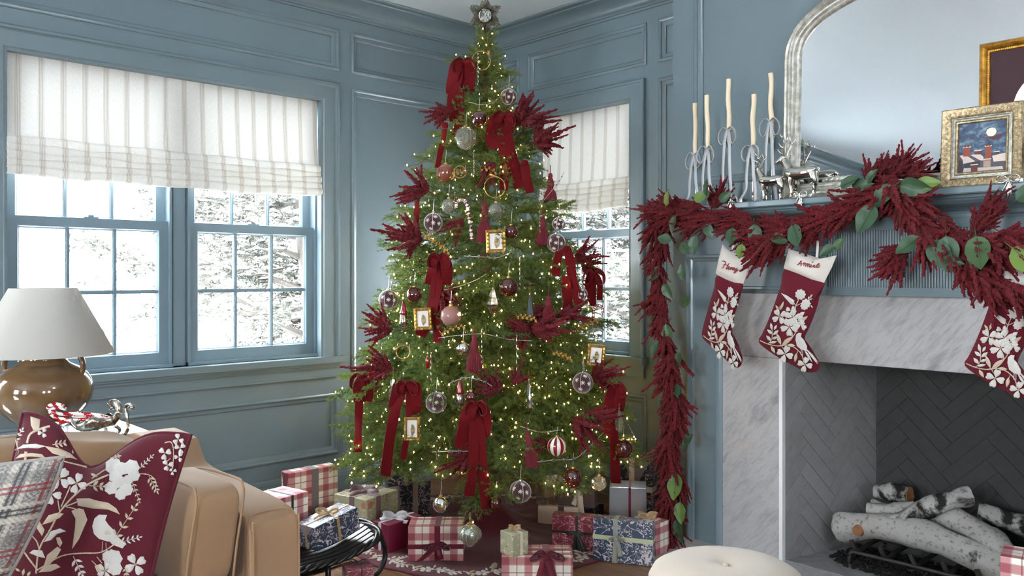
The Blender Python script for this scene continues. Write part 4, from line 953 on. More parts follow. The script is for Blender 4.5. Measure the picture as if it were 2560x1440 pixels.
def leafat(u, v, ang):
    B_ = Matrix(((1, 0, 0), tuple(-sm.N), tuple(sm.V))).transposed(); Rm = (B_@Matrix.Rotation(ang, 3, 'Y')).to_4x4(); Rm.translation = Vector(sm(u, v, .0175)-A(2.97, -.43, ZM)); link('acanthus_leaf', lm, t, matrix=Rm)
nn = 13
for k in range(nn):
    f = (k+.5)/nn
    for (a, b, ang) in ((u0+.018+(u1-u0-.036)*f, v1-.0165, .6*(-1)**k), (u0+.018+(u1-u0-.036)*f, v0+.0165, .6*(-1)**k), (u0+.0165, v0+.02+(v1-v0-.04)*f, 1.57+.6*(-1)**k), (u1-.0165, v0+.02+(v1-v0-.04)*f, 1.57+.6*(-1)**k)): leafat(a, b, ang)
def m_night():
    n = N('painted_night_sky'); co = n.coord('Object', (30., 30., 55.)); f = n.noise(co, .8, 6., .6, .6)
    n.p(Base_Color=n.ramp(f, [(.30, lin((44, 58, 80))), (.50, lin((70, 92, 116))), (.60, lin((120, 140, 158))), (.72, lin((168, 182, 192)))]), Roughness=.6); return n.m
pa, pb, pc, pe = u0+.0515, u1-.0515, v0+.0515, v1-.0515
mb = MB(); sm.box(mb, pa, pb, pc, pe, -.009, -.004); pn = mb.build('canvas', m_night(), t)
cols = {'moon': (244, 236, 208), 'snowroof': (222, 204, 192), 'snowroof2': (198, 184, 178), 'brickred': (150, 74, 58), 'brickdark': (104, 56, 50), 'shadow': (58, 56, 66), 'wall': (86, 82, 88), 'stone': (176, 148, 130), 'sleigh': (92, 46, 48)}
for k, v in cols.items(): M['p_'+k] = basic('oil_'+k, v, .6, var=.12, vs=300.)
def flat(name, P, m, lay):
    mb = MB(); Q = [sm(pa+(pb-pa)*x, pc+(pe-pc)*y, -.004+.0003*lay) for x, y in P]; k = len(Q); mb.add([q_-sm.N*.0003 for q_ in Q]+Q, [tuple(range(k, 2*k))]+[(i, (i+1) % k, k+(i+1) % k, k+i) for i in range(k)]); mb.build(name, M['p_'+m], pn)
circ = lambda x, y, r, a=1.: [(x+r*math.cos(q), y+r*a*math.sin(q)) for q in np.linspace(0, 2*math.pi, 25)[:-1]]
flat('painted_moon', circ(.68, .78, .105, .82), 'moon', 1)
flat('painted_wall', [(0, 0), (1, 0), (1, .36), (.6, .30), (.3, .37), (0, .36)], 'wall', 1)
flat('painted_roof', [(.02, .36), (.14, .375), (.36, .22), (.10, .19), (.09, .27)], 'snowroof', 2); flat('painted_roof', [(.25, .36), (.45, .365), (.53, .29), (.52, .22), (.45, .235)], 'snowroof', 2)
flat('painted_roof', [(.71, .30), (.98, .34), (1, .18), (.74, .18)], 'snowroof', 2); flat('painted_roof', [(.10, .02), (.12, .10), (.60, .08), (.92, .08), (.94, .02)], 'snowroof2', 2); flat('painted_wall', [(.0, .02), (.0, .26), (.09, .25), (.10, .02)], 'shadow', 2); flat('painted_wall', [(.12, .18), (.36, .21), (.46, .22), (.45, .11), (.12, .11)], 'shadow', 2)
for (x, y, w, h, m) in ((.10, .34, .15, .18, 'brickred'), (.56, .22, .13, .28, 'brickred'), (.34, .36, .13, .07, 'brickdark'), (.27, .0, .14, .15, 'brickdark'), (.53, .09, .15, .15, 'stone'), (.75, .335, .10, .04, 'shadow')):
    flat('painted_chimney', [(x, y), (x+w, y-.01), (x+w, y+h), (x, y+h)], m, 3)
    flat('painted_snow_cap', [(x-.012, y+h-.008), (x+w+.012, y+h-.008), (x+w+.01, y+h+.014), (x-.01, y+h+.014)], 'snowroof', 4)
    if m == 'brickred':
        for q in (.25, .7): flat('painted_chimney_pot', [(x+w*(q-.13), y+h), (x+w*(q+.13), y+h), (x+w*(q+.10), y+h+.05), (x+w*(q-.10), y+h+.05)], 'brickdark', 5)
flat('painted_sleigh', [(.64, .66), (.70, .625), (.82, .62), (.86, .66), (.90, .70), (.88, .725), (.82, .715), (.76, .69), (.70, .685), (.66, .70)], 'sleigh', 3)
for x in (.24, .48): flat('painted_deer', [(x, .70), (x+.02, .715), (x+.06, .69), (x+.12, .695), (x+.15, .66), (x+.11, .675), (x+.05, .672), (x+.02, .69)], 'brickdark', 3)
# ------------------------------------------------------------------ stocking holders and stockings
M['bow_silver'] = M['chrome']
def holder(label, x, z=ZM):
    t = thing('stocking_holder', label, 'stocking holder', (x, -.47, z), 'silver stocking holders on the mantel edge'); mb = MB()
    cbox(mb, (x-.036, -.478, z+.0005), (x+.036, -.42, z+.016), .002); cbox(mb, (x-.009, -.506, z-.040), (x+.009, -.5015, z+.010), .001); cbox(mb, (x-.009, -.506, z+.001), (x+.009, -.47, z+.006), .001); mb.build('bracket', M['chrome'], t)
    mb = MB(); c = A(x, -.5085, z+.010)
    for sg in (-1, 1):
        P = smooth_path([c, c+A(sg*.014, -.002, .013), c+A(sg*.030, -.003, .010), c+A(sg*.032, -.002, -.006), c+A(sg*.016, -.001, -.010), c], 6); tube(mb, P, [.0022+.0005*math.sin(k*2.2) for k in range(len(P))], 6)
        P = smooth_path([c, c+A(sg*.006, -.002, -.016), c+A(sg*.016, -.002, -.036)], 6); tube(mb, P, [.0022+.0005*math.sin(k*2.2) for k in range(len(P))], 6)
    cbox(mb, tuple(c-A(.004, .004, .006)), tuple(c+A(.004, .002, .006)), .001); mb.build('rope_bow', M['chrome'], t, smooth=True, angle=60)
    mb = MB(); tube(mb, smooth_path([A(x, -.504, z-.036), A(x, -.512, z-.050), A(x, -.522, z-.046), A(x, -.524, z-.034)], 4), .0025, 6); mb.build('hook', M['chrome'], t)
holder('silver bow stocking holder beneath the middle candlestick', at_y(1838, 500, -.47)[0]); holder('silver bow stocking holder half hidden by the larger reindeer', at_y(2010, 487, -.47)[0]); holder('silver bow stocking holder in front of the carved picture frame', at_y(2530, 466, -.47)[0])
M['cuff'] = basic('ivory_canvas', (220, 214, 204), .9, var=.03, vs=40., bump=.3, bs=900.)
M['stock'] = basic('burgundy_wool', (96, 22, 36), .9, var=.08, vs=20., bump=.3, bs=900., sheen=.25, spec=.15)
M['name'] = basic('red_embroidery_thread', (142, 26, 48), .6)
def outline(P, n=10): return smooth_path([A(*p, 0) for p in P], n, True)[:, :2]
def puff(mb, P2, Y, th, cen=None, rings=4, front=None):
    """inflate a traced outline (pixels) hanging in the plane y=Y to a cloth shape with thickness"""
    c = np.mean(P2, 0) if cen is None else np.array(cen, float); k = len(P2); V = []
    def pt(p, o): q = at_y(p[0], p[1], Y); q[1] -= o; return q
    for sg in (1, -1):
        for r_ in range(rings+1):
            f = 1-(r_/rings)**1.0; h = th*(1-f**2.2)**.5*sg
            for p in P2: V.append(pt(c+(p-c)*max(f, .02), h))
    R = rings+1; Fs = []
    for s2 in range(2):
        o = s2*R*k
        for r_ in range(rings):
            for j in range(k):
                f = (o+r_*k+j, o+r_*k+(j+1) % k, o+(r_+1)*k+(j+1) % k, o+(r_+1)*k+j); Fs.append(f if s2 else f[::-1])
        cap = tuple(o+rings*k+j for j in range(k)); Fs.append(cap if s2 else cap[::-1])
    mb.add(V, Fs)
class PlaneSurf:
    def __init__(s, Y, tilt=0.): s.Y = Y
    def inv(s, x, y): return x, y
    def at(s, u, v, off=0.): q = at_y(u, v, s.Y); q[1] -= off; return q
class Emb2(Emb):
    def ok(s, u, v): return True
def motif(e, T, heel=True):
    """the stocking's flowers and bird, in the coordinates of the middle stocking (zoomed picture)"""
    e.tr = T
    for P, w in (([(680, 1005), (760, 1040), (860, 1060), (960, 1050), (1040, 1085), (1100, 1150), (1120, 1225)], 9), ([(760, 1040), (800, 990), (805, 900), (795, 850)], 7), ([(860, 1060), (940, 1040), (1000, 980), (1000, 920)], 10), ([(1000, 980), (1040, 920), (1045, 870)], 8), ([(1035, 720), (1040, 660), (1080, 570)], 9), ([(1040, 660), (1090, 635)], 8), ([(1040, 660), (1015, 620)], 7), ([(880, 700), (880, 660)], 6), ([(900, 770), (930, 800)], 8), ([(1160, 600), (1210, 545)], 5), ([(1150, 640), (1200, 660)], 5), ([(900, 1060), (930, 1110)], 6), ([(1060, 1110), (1045, 1150)], 6)): e.stem(P, w, 1)
    for x, y, r, k, rot in ((975, 868, 92, 5, 20), (1010, 775, 88, 5, 60), (1060, 815, 72, 4, 30), (875, 765, 78, 4, 60), (990, 705, 52, 3, 200), (1090, 850, 62, 3, 40), (930, 1140, 84, 4, 20), (1130, 1245, 76, 4, 15)): e.petals(x, y, r, k, rot)
    e.blob(1085, 545, 52, 18, 0, .10); e.blob(1140, 635, 46, 16, 0, .12); e.blob(1125, 660, 40, 16, 0, .12)
    e.poly([(890, 530), (950, 555), (1025, 605), (1015, 650), (985, 640), (930, 580)], 0)
    e.poly([(1035, 1000), (1040, 950), (1065, 928), (1098, 932), (1085, 960), (1120, 1000), (1150, 1060), (1150, 1110), (1090, 1095), (1050, 1060)], 0)
    for a in ((1140, 1090, 190, 26, 48, 0), (1120, 1090, 160, 24, 58, 0), (1150, 1090, 190, 20, 55, 0)): e.leaf(*a)
    e.stem([(1095, 1090), (1090, 1150)], 6, 0); e.stem([(1110, 1095), (1110, 1155)], 6, 0)
    for a in ((885, 700, 95, 26, -70, 1), (870, 700, 60, 24, -125, 1), (800, 900, 75, 30, -100, 0), (805, 940, 70, 34, -140, 0), (810, 950, 75, 34, -40, 0), (790, 1010, 75, 34, -130, 0), (800, 990, 60, 28, -20, 0), (770, 1030, 85, 28, -10, 0), (890, 1050, 130, 40, -110, 1), (900, 1050, 130, 42, -40, 1), (950, 1050, 85, 34, 5, 1), (790, 1060, 85, 34, 60, 1), (1045, 1130, 95, 36, 100, 1), (1070, 760, 70, 40, -35, 0), (1090, 810, 85, 34, -35, 1), (1165, 600, 40, 18, -80, 0), (1185, 580, 40, 18, -70, 0), (1170, 600, 40, 18, -20, 0), (1190, 650, 36, 16, 60, 0), (820, 900, 60, 26, -60, 0)): e.leaf(*a)
HENRY = [[(318, 215), (336, 222), (330, 240), (318, 262), (308, 280), (296, 276)], [(300, 212), (318, 210), (330, 216)], [(372, 232), (358, 252), (346, 276), (340, 290), (352, 288)], [(312, 250), (336, 248), (362, 256)], [(352, 284), (366, 280), (376, 268), (368, 264), (360, 278), (364, 294), (378, 290)], [(378, 290), (390, 272), (384, 298)], [(386, 290), (398, 276), (406, 278), (400, 298), (412, 296)], [(412, 294), (424, 274), (418, 284), (426, 286)], [(424, 286), (420, 304), (432, 304), (440, 286)], [(452, 278), (446, 298), (436, 318), (424, 330), (420, 322), (436, 312), (464, 300)], [(440, 284), (436, 300), (446, 302)]]
ANNIE = [[(1052, 250), (1066, 240), (1088, 212), (1092, 206), (1092, 236), (1090, 262)], [(1060, 240), (1080, 238), (1104, 238)], [(1112, 240), (1122, 226), (1118, 258)], [(1118, 250), (1132, 232), (1142, 236), (1134, 262), (1144, 260)], [(1148, 250), (1160, 234), (1154, 268)], [(1156, 258), (1170, 240), (1180, 244), (1170, 270), (1184, 268)], [(1196, 246), (1188, 270), (1198, 272)], [(1204, 228), (1212, 216)], [(1204, 268), (1222, 250), (1218, 270), (1228, 274), (1240, 262), (1254, 248), (1262, 236), (1276, 240)], [(1240, 262), (1262, 250), (1266, 240), (1250, 248), (1244, 272), (1262, 274), (1278, 256)]]
def stocking(label, Y, body, cuff, opening, zoom, name=None, mtr=None, loop=None):
    c = np.mean(body, 0); t = thing('christmas_stocking', label, 'stocking', tuple(at_y(c[0], c[1], Y)), 'embroidered stockings hanging from the mantel')
    mb = MB(); puff(mb, outline(body, 5), Y, .020); mb.build('leg', M['stock'], t, smooth=True)
    mb = MB(); puff(mb, outline(cuff, 1), Y, .026, rings=4); mb.build('cuff', M['cuff'], t, smooth=True, angle=70)
    e = Emb2(PlaneSurf(Y-.0215), None, .0025); motif(e, mtr); e.build('embroidery', t)
    if name:
        e = Emb2(PlaneSurf(Y-.0275), zoom, .0012); e.k = .0012
        for st_ in name: e.stem(st_, 7.5, 0)
        e.mb.build('embroidered_name', [M['name']]*3, t)
    lp_ = at_y(*loop, Y); mb = MB(); strip(mb, smooth_path([lp_-A(0, -.004, .02), lp_+A(.004, .004, .03), lp_+A(.0, .012, .06)], 4), A(1, 0, 0), .010); mb.build('hanging_loop', M['cuff'], t)
Z4 = lambda x, y: (1730+x/4., 600+y/4.)
B2 = [(1968, 672), (2058, 705), (2050, 722), (2045, 760), (2025, 815), (2012, 845), (2018, 870), (2040, 892), (2049, 910), (2047, 922), (2038, 930), (2016, 930), (1985, 915), (1940, 890), (1902, 862), (1897, 848), (1905, 835), (1925, 790), (1950, 720)]
C2 = [(1972, 622), (2004, 632), (2050, 646), (2092, 638), (2080, 668), (2060, 707), (2030, 700), (1995, 685), (1959, 671), (1964, 650)]
stocking('burgundy embroidered stocking with white cuff reading Annie, hanging left of the reeded panel', -.53, B2, C2, None, Z4, ANNIE, Z4, (2040, 640))
B1 = [(1792, 690), (1824, 703), (1857, 708), (1850, 740), (1836, 790), (1830, 830), (1838, 860), (1852, 880), (1857, 900), (1852, 914), (1842, 919), (1826, 910), (1800, 885), (1766, 855), (1755, 840), (1758, 815), (1772, 765), (1785, 720)]
C1 = [(1806, 610), (1824, 627), (1850, 638), (1877, 644), (1868, 680), (1858, 710), (1836, 707), (1812, 697), (1789, 684), (1796, 650)]
def T1(x, y): X, Y_ = Z4(x, y); return 1757+(X-1897)*.66+.0*(Y_-845), 836+(Y_-848)*1.0+(X-1897)*.06
stocking('burgundy embroidered stocking with white cuff reading Henry, left end of the mantel', -.53, B1, C1, None, Z4, HENRY, T1, (1830, 625))
T3 = lambda x, y: (2412+(Z4(x, y)[0]-1897)*1.16, 905+(Z4(x, y)[1]-848)*1.10)
B3 = [T3(*p) for p in [((q[0]-1730)*4, (q[1]-600)*4) for q in B2]]; C3 = [T3(*p) for p in [((q[0]-1730)*4, (q[1]-600)*4) for q in C2]]
stocking('burgundy embroidered stocking cut by the right edge of the picture', -.535, B3, C3, None, Z4, None, T3, (2580, 670))

# ------------------------------------------------------------------ logs and grate in the firebox
def m_log(name, charred=0.):
    n = N(name); co = n.coord('Object', (1., 1., 1.)); f = n.noise(co, 9., 5., .6, .4); g = n.noise(co, 60., 4., .7)
    c = n.mix(n.step(g, .52, .70), lin((168, 165, 160)), lin((104, 100, 96)))
    c = n.mix(n.step(f, .62-charred*.26, .70-charred*.22), c, lin((22, 20, 19))); n.p(Base_Color=c, Roughness=.85); n.bump(n.noise(co, 35., 6., .7), .6, .004); return n.m
M['birch'] = m_log('birch_bark', 0.); M['char'] = m_log('charred_birch', .75); M['cutwood'] = basic('cut_wood', (150, 104, 70), .8, var=.2, vs=60., bump=.3, bs=120.)
M['iron'] = basic('iron_grate', (74, 72, 70), .55, .6, var=.2, vs=40., bump=.3, bs=200.); M['coal'] = basic('black_cinders', (26, 25, 25), .9, var=.4, vs=80.)
def log(label, path, rad, mat, seed, cut0=True, knots=()):
    r = random.Random(seed); P = smooth_path([np.array(p, float) for p in path], 6); k = len(P); t = thing('fire_log', label, 'log', tuple(P[k//2]-UP*rad), 'birch logs on the grate'); mb = MB()
    rr = np.array([rad*(1+.10*math.sin(i*.7+seed)+r.uniform(-.05, .05)) for i in range(k)]); rr[0] *= .97; n = 16
    tube(mb, P, rr, n, caps=False); V = mb.v[0]
    for i in range(k):
        for j in range(n): V[i*n+j] = P[i]+(V[i*n+j]-P[i])*(1+.07*math.sin(j*1.9+i*.4+seed)+.04*math.sin(j*3.1-i*.6))
    mb.build('bark', mat, t, smooth=True)
    for e, s_ in ((0, 1), (k-1, -1)):
        q = MB(); ring = V[e*n:(e+1)*n]; c = ring.mean(0); q.add(list(ring)+list(c+(ring-c)*.86-s_*nrm(P[1]-P[0] if s_ > 0 else P[-1]-P[-2])*.002*s_*s_)+[c], [(j, (j+1) % n, n+(j+1) % n, n+j) for j in range(n)]+[(n+j, n+(j+1) % n, 2*n) for j in range(n)]); q.build('cut_end', M['cutwood'], t)
    for (i, an) in knots:
        i = int(i*(k-1)); a, b = frame_of(P[min(i+1, k-1)]-P[i-1]); d = math.cos(an)*a+math.sin(an)*b; q = MB(); tube(q, [P[i]+d*rad*.7, P[i]+d*rad*1.10, P[i]+d*rad*1.17], [.024, .021, .019], 12); q.build('knot', M['cutwood'], t, smooth=True, angle=40)
log('long white birch log lying across the front of the grate', [at_y(2098, 1318, -.085), at_y(2200, 1315, -.095), at_y(2330, 1345, -.10), at_y(2500, 1415, -.10), at_y(2640, 1460, -.10)], .057, M['birch'], 1, knots=((.10, -2.2), (.18, -.2)))
log('charred forked log slanting over the white log', [at_y(2240, 1310, -.10), at_y(2300, 1278, -.07), at_y(2370, 1252, -.03), at_y(2425, 1238, .02)], .037, M['char'], 2)
log('grey branch stub crossing under the charred log', [at_y(2170, 1272, -.03), at_y(2230, 1278, -.02), at_y(2290, 1268, .0)], .029, M['birch'], 3)
log('short half-burnt log at the back of the stack', [at_y(2192, 1230, .10), at_y(2230, 1232, .09), at_y(2275, 1237, .08)], .036, M['char'], 4)
log('birch log leaning at the right of the stack', [at_y(2330, 1280, .03), at_y(2400, 1305, -.0), at_y(2470, 1350, -.05), at_y(2520, 1390, -.09)], .050, M['birch'], 5, knots=((.7, -.9),))
log('charred log at the far right of the firebox', [at_y(2445, 1283, .08), at_y(2500, 1295, .10), at_y(2580, 1320, .12)], .040, M['char'], 6)
log('pale log resting deep behind the white birch log', [at_y(2180, 1262, .06), at_y(2260, 1290, .05), at_y(2360, 1320, .05)], .026, M['birch'], 8)
gt = thing('fire_grate', 'black iron log grate standing in the firebox', 'grate', (FC, -.08, 0))
fr0 = [at_y(2125, 1425, -.17), at_y(2135, 1372, -.15)]; gx0, gx1 = 2.385, 3.06; zg = .058
mb = MB(); tube(mb, smooth_path([A(gx0, -.150, .003), A(gx0+.004, -.150, .045), A(gx0+.02, -.148, zg), A(gx0+.06, -.148, zg), A(gx1-.03, -.148, zg), A(gx1, -.148, zg-.01), A(gx1+.004, -.15, .003)], 5), .008, 8); mb.build('front_bar', M['iron'], gt, smooth=True)
mb = MB(); tube(mb, smooth_path([A(gx0+.04, .10, .003), A(gx0+.05, .10, .05), A(gx0+.09, .10, zg), A(gx1-.09, .10, zg), A(gx1-.05, .10, .05), A(gx1-.04, .10, .003)], 5), .008, 8); mb.build('rear_bar', M['iron'], gt, smooth=True)
for k in range(6):
    x = gx0+.035+k*.118; mb = MB(); P = smooth_path([A(x, .11, zg+.012), A(x, -.06, zg+.010), A(x, -.130, zg+.006), A(x-.006, -.158, zg+.018), A(x-.018, -.168, zg+.052)], 5); strip(mb, P, A(1, 0, 0), .016, th=.010); mb.build('finger', M['iron'], gt)
r = random.Random(5); mb = MB()
for k in range(1500):
    x, y = r.uniform(2.30, 3.1), r.uniform(-.20, .1)
    if r.random() < max(0, (2.42-x)*6+(-.15-y)*8): continue
    s_ = r.uniform(.003, .010); an = r.random()*6; obox(mb, (x, y, .0065+s_*.5), A(math.cos(an), math.sin(an), .2)*s_, A(-math.sin(an), math.cos(an), .3)*s_*.7, A(.1, .2, 1)*s_*.6)
tag(mb.build('cinders', M['coal'], None, origin=(2.6, -.1, .006)), 'black cinders strewn under the grate', 'cinders', kind='stuff')
# ------------------------------------------------------------------ Christmas tree
TX, TY = .95, -.89
ZR = [.20, .35, .60, .83, 1.08, 1.27, 1.48, 1.65, 1.845, 2.04, 2.23, 2.37, 2.45]; RR = [.66, .715, .67, .60, .53, .475, .41, .355, .28, .175, .115, .03, .0]
def tr_r(z): return float(np.interp(z, ZR, RR))
def m_needle():
    n = N('fir_needles'); inf = n.new('ShaderNodeObjectInfo').outputs['Random']; g = n.new('ShaderNodeNewGeometry'); f = n.noise(n.coord(), 14., 3.)
    c = n.mix(f, lin((60, 92, 38)), lin((142, 160, 74))); c = n.mix(n.math('MULTIPLY', inf, .5), c, lin((74, 108, 74)))
    n.p(Base_Color=c, Roughness=.5, Specular_IOR_Level=.35); tl = n.new('ShaderNodeBsdfTranslucent'); n.l.new(c, tl.inputs[0]); mx = n.new('ShaderNodeMixShader'); mx.inputs[0].default_value = .3
    n.l.new(n.b.outputs[0], mx.inputs[1]); n.l.new(tl.outputs[0], mx.inputs[2]); n.l.new(mx.outputs[0], n.out.inputs[0]); return n.m
M['needle'] = m_needle(); M['twig'] = basic('fir_twig', (96, 74, 48), .8)
def bough_mesh(L, seed):
    rs = np.random.RandomState(seed); segs = []      # twig polylines
    nm = 10; xs = np.linspace(0, 1, nm+1); main = np.stack([L*xs, L*.04*np.sin(xs*3+seed), -L*.10*xs**1.5+L*.09*xs**3], 1); segs.append((main, .0030+.003*L))
    s = .06*L
    side = 1
    while s < L*.97:
        f = s/L; p = np.array([np.interp(s, main[:, 0], main[:, k]) for k in range(3)]); tl = min(.22, (L-s)*.62+.035)*rs.uniform(.75, 1.15); an = side*np.radians(rs.uniform(38, 62)); up = rs.uniform(-.28, .30)
        d = np.array([np.cos(an), np.sin(an), up]); d /= np.linalg.norm(d); t = np.linspace(0, 1, 5)[:, None]; tw = p+d*tl*t+np.array([0, 0, -.10*tl])*t**2+np.array([.12*tl, 0, 0])*t**2; segs.append((tw, .0013))
        if tl > .07:
            for q in np.arange(.3, .95, .03/tl*1.0+.06):
                sd = rs.choice([-1, 1]); a2 = an+sd*np.radians(rs.uniform(35, 60)); d2 = np.array([np.cos(a2), np.sin(a2), rs.uniform(-.4, .35)]); d2 /= np.linalg.norm(d2); l2 = (1-q)*tl*.6+.018; pp = p+d*tl*q
                segs.append((np.stack([pp, pp+d2*l2*.5, pp+d2*l2+np.array([0, 0, -.1*l2])]), .001))
        s += rs.uniform(.014, .024); side = -side
        if rs.rand() < .25: side = -side
    V = []; tips = []
    for P, r in segs:
        dl = np.linalg.norm(np.diff(P, axis=0), axis=1); T = dl.sum(); n = max(6, int(T*820)); u = np.sort(rs.rand(n))*T; cum = np.concatenate([[0], np.cumsum(dl)])
        pos = np.stack([np.interp(u, cum, P[:, k]) for k in range(3)], 1); k = np.clip(np.searchsorted(cum, u)-1, 0, len(dl)-1); tan = (np.diff(P, axis=0)/dl[:, None])[k]
        rd = rs.normal(size=(n, 3)); rd[:, 2] += .25; rd -= (rd*tan).sum(1)[:, None]*tan; rd /= np.linalg.norm(rd, axis=1)[:, None]+1e-9
        d = tan*rs.uniform(.45, .8, (n, 1))+rd*.8; d /= np.linalg.norm(d, axis=1)[:, None]; ln = rs.uniform(.011, .018, (n, 1))*(1-.25*(u/T)[:, None]); sd = np.cross(d, rs.normal(size=(n, 3))); sd /= np.linalg.norm(sd, axis=1)[:, None]; w = .00125
        V.append(np.stack([pos-sd*w, pos+sd*w, pos+d*ln], 1).reshape(-1, 3)); tips.append(P[-1]); tips.append(P[len(P)//2])
    V = np.concatenate(V); nn = len(V)//3; S = []
    for P, r in segs[:1]+[s_ for s_ in segs[1:] if len(s_[0]) == 5]:
        for i in range(len(P)-1):
            a, b = frame_of(P[i+1]-P[i]); ring = lambda p, q: [p+q*(math.cos(t)*a+math.sin(t)*b) for t in (0, 2.09, 4.19)]
            r0, r1 = ring(P[i], r*(1-.8*i/len(P))), ring(P[i+1], r*(1-.8*(i+1)/len(P)))
            for j in range(3): S += [r0[j], r0[(j+1) % 3], r1[(j+1) % 3], r0[j], r1[(j+1) % 3], r1[j]]
    mb = MB(); mb.tris(np.concatenate([V, np.array(S)])); me = mb.mesh('bough', M['needle']); me.materials.append(M['twig'])
    mi = np.zeros(len(me.polygons), np.int32); mi[nn:] = 1; me.polygons.foreach_set('material_index', mi); return me, np.array(tips)
LEN = [.14, .24, .36, .50, .62]; BM = [[bough_mesh(L, 10*i+j) for j in range(3)] for i, L in enumerate(LEN)]
tree = thing('christmas_tree', 'tall decorated fir tree glowing with warm lights in the corner', 'Christmas tree', (TX, TY, 0))
mb = MB(); tube(mb, [(TX, TY, .03), (TX, TY, .4), (TX, TY, 1.2), (TX, TY, 2.36)], [.045, .042, .028, .006], 12); mb.build('trunk', M['twig'], tree, smooth=True)
M['standiron'] = basic('stand_green_iron', (38, 62, 42), .5, .3)
mb = MB(); lathe(mb, [(0, 0.008), (.16, .008), (.165, .02), (.12, .05), (.07, .06), (.065, .15), (.05, .15), (.05, .05), (0, .05)], 24, (TX, TY, 0)); mb.build('stand', M['standiron'], tree, smooth=True, angle=40)
rt = random.Random(21); BULB = []
def add_bough(base, az, pitch, L, roll=None):
    i = int(np.argmin([abs(L-q) for q in LEN])); me, tips = BM[i][rt.randrange(3)]; sc = L/LEN[i]
    R = Matrix.Rotation(az, 4, 'Z')@Matrix.Rotation(-pitch, 4, 'Y')@Matrix.Rotation(rt.uniform(-.5, .5) if roll is None else roll, 4, 'X')@Matrix.Diagonal((sc, sc, sc, 1)); R.translation = Vector(np.array(base)-A(TX, TY, 0))
    link('bough', me, tree, matrix=R); Rn = np.array(R)
    for t in tips[::3]:
        if rt.random() < .62: BULB.append(Rn[:3, :3]@t+Rn[:3, 3]+A(TX, TY, 0))
NB = 250
for k in range(NB):
    h = 1-math.sqrt(1-(k+.5)/NB*.985); zt = .30+(2.33-.30)*h; az = k*2.39996+rt.uniform(-.25, .25); R_ = tr_r(zt)*rt.choice([.80, .9, .96, 1.0, 1.04, 1.12]); pitch = math.radians(np.interp(h, [0, .25, .6, .9, 1], [-20, -8, 4, 22, 50])+rt.uniform(-9, 9))
    inner = .32 if R_ > .3 else .1; L = max(.11, R_*(1-inner)/math.cos(pitch)); r0 = R_*inner; zb = zt-math.sin(pitch)*L+.02
    add_bough((TX+r0*math.cos(az), TY+r0*math.sin(az), zb), az, pitch, min(L, .66))
for k in range(90):     # inner growth close to the trunk
    h = rt.random()**1.4; z = .4+1.8*h; az = rt.random()*6.283; R_ = tr_r(z)*rt.uniform(.35, .65); add_bough((TX, TY, z-.05), az, rt.uniform(-.2, .5), max(.12, R_))
for k in range(9): add_bough((TX, TY, 2.09+.016*k), k*2.4, 1.0+.05*k, .13+.01*(k % 3))
for k in range(34): z = 1.72+.50*(k/34.); add_bough((TX, TY, z-.03), k*2.4+.9, rt.uniform(.15, .6), max(.12, tr_r(z)*rt.uniform(.75, 1.0)))
def toward(px, py, d): return at_d(px, py, d)
for (p0, p1, d0, d1) in (((1205, 1170), (1168, 1300), 3.42, 3.30), ((1225, 1180), (1208, 1275), 3.42, 3.32), ((1000, 1130), (838, 1150), 3.75, 3.75), ((980, 1160), (870, 1190), 3.6, 3.55), ((1480, 1090), (1588, 1100), 3.85, 3.75), ((1480, 1020), (1580, 1030), 3.9, 3.9), ((1260, 190), (1270, 175), 3.95, 3.85), ((1180, 165), (1120, 150), 3.95, 3.95), ((1208, 125), (1198, 80), 3.95, 3.95), ((1215, 125), (1228, 82), 3.95, 3.97)):
    a, b = at_d(*p0, d0), at_d(*p1, d1); v = b-a; L = np.linalg.norm(v); add_bough(a, math.atan2(v[1], v[0]), math.asin(v[2]/L), max(L, .12))
def tree_hit(px, py, k=1.0):
    r = ray(px, py); best = None
    for d in np.arange(2.9, 4.7, .008):
        p = CAM+r*d; q = math.hypot(p[0]-TX, p[1]-TY)-tr_r(p[2])*k
        if q <= 0: return d
        if best is None or q < best[0]: best = (q, d)
    return best[1]
# ------------------------------------------------------------------ fairy lights
n = N('warm_bulb'); M['bulb'] = n.p(Base_Color=(1, .7, .3, 1), Emission_Color=(1., .56, .17, 1), Emission_Strength=17.)
M['wire'] = basic('green_wire', (40, 58, 36), .5)
fl_ = thing('fairy_lights', 'string of tiny warm white lights wound through the tree', 'string lights', (TX, TY, .3))
B_ = np.array(BULB); keep = np.array([rt.random() < min(1., .55+.4*(math.hypot(p[0]-TX, p[1]-TY)/max(.05, tr_r(p[2])))) for p in B_]); B_ = B_[keep]
ico = [(1, 0, 0), (-1, 0, 0), (0, 1, 0), (0, -1, 0), (0, 0, 1.25), (0, 0, -1.25)]; icf = [(0, 2, 4), (2, 1, 4), (1, 3, 4), (3, 0, 4), (2, 0, 5), (1, 2, 5), (3, 1, 5), (0, 3, 5)]
I0 = np.array(ico)[np.array(icf)].reshape(-1, 3); rs = np.random.RandomState(4); NBULB = min(len(B_), 1800); B_ = B_[rs.permutation(len(B_))[:NBULB]]
mb = MB(); mb.tris((B_[:, None, :]+A(0, 0, .006)+I0[None]*rs.uniform(.0031, .0043, (NBULB, 1, 1))).reshape(-1, 3)); tag(mb.build('bulbs', M['bulb'], fl_), kind='stuff')
o_ = B_[np.lexsort((np.arctan2(B_[:, 1]-TY, B_[:, 0]-TX), (B_[:, 2]/.10).astype(int)))]; mb = MB()
for a, b in zip(o_, o_[1:]):
    if np.linalg.norm(a-b) < .22: tube(mb, [a, (a+b)/2-A(0, 0, .012), b], .0011, 3, caps=False)
tag(mb.build('wire', M['wire'], fl_), kind='stuff')
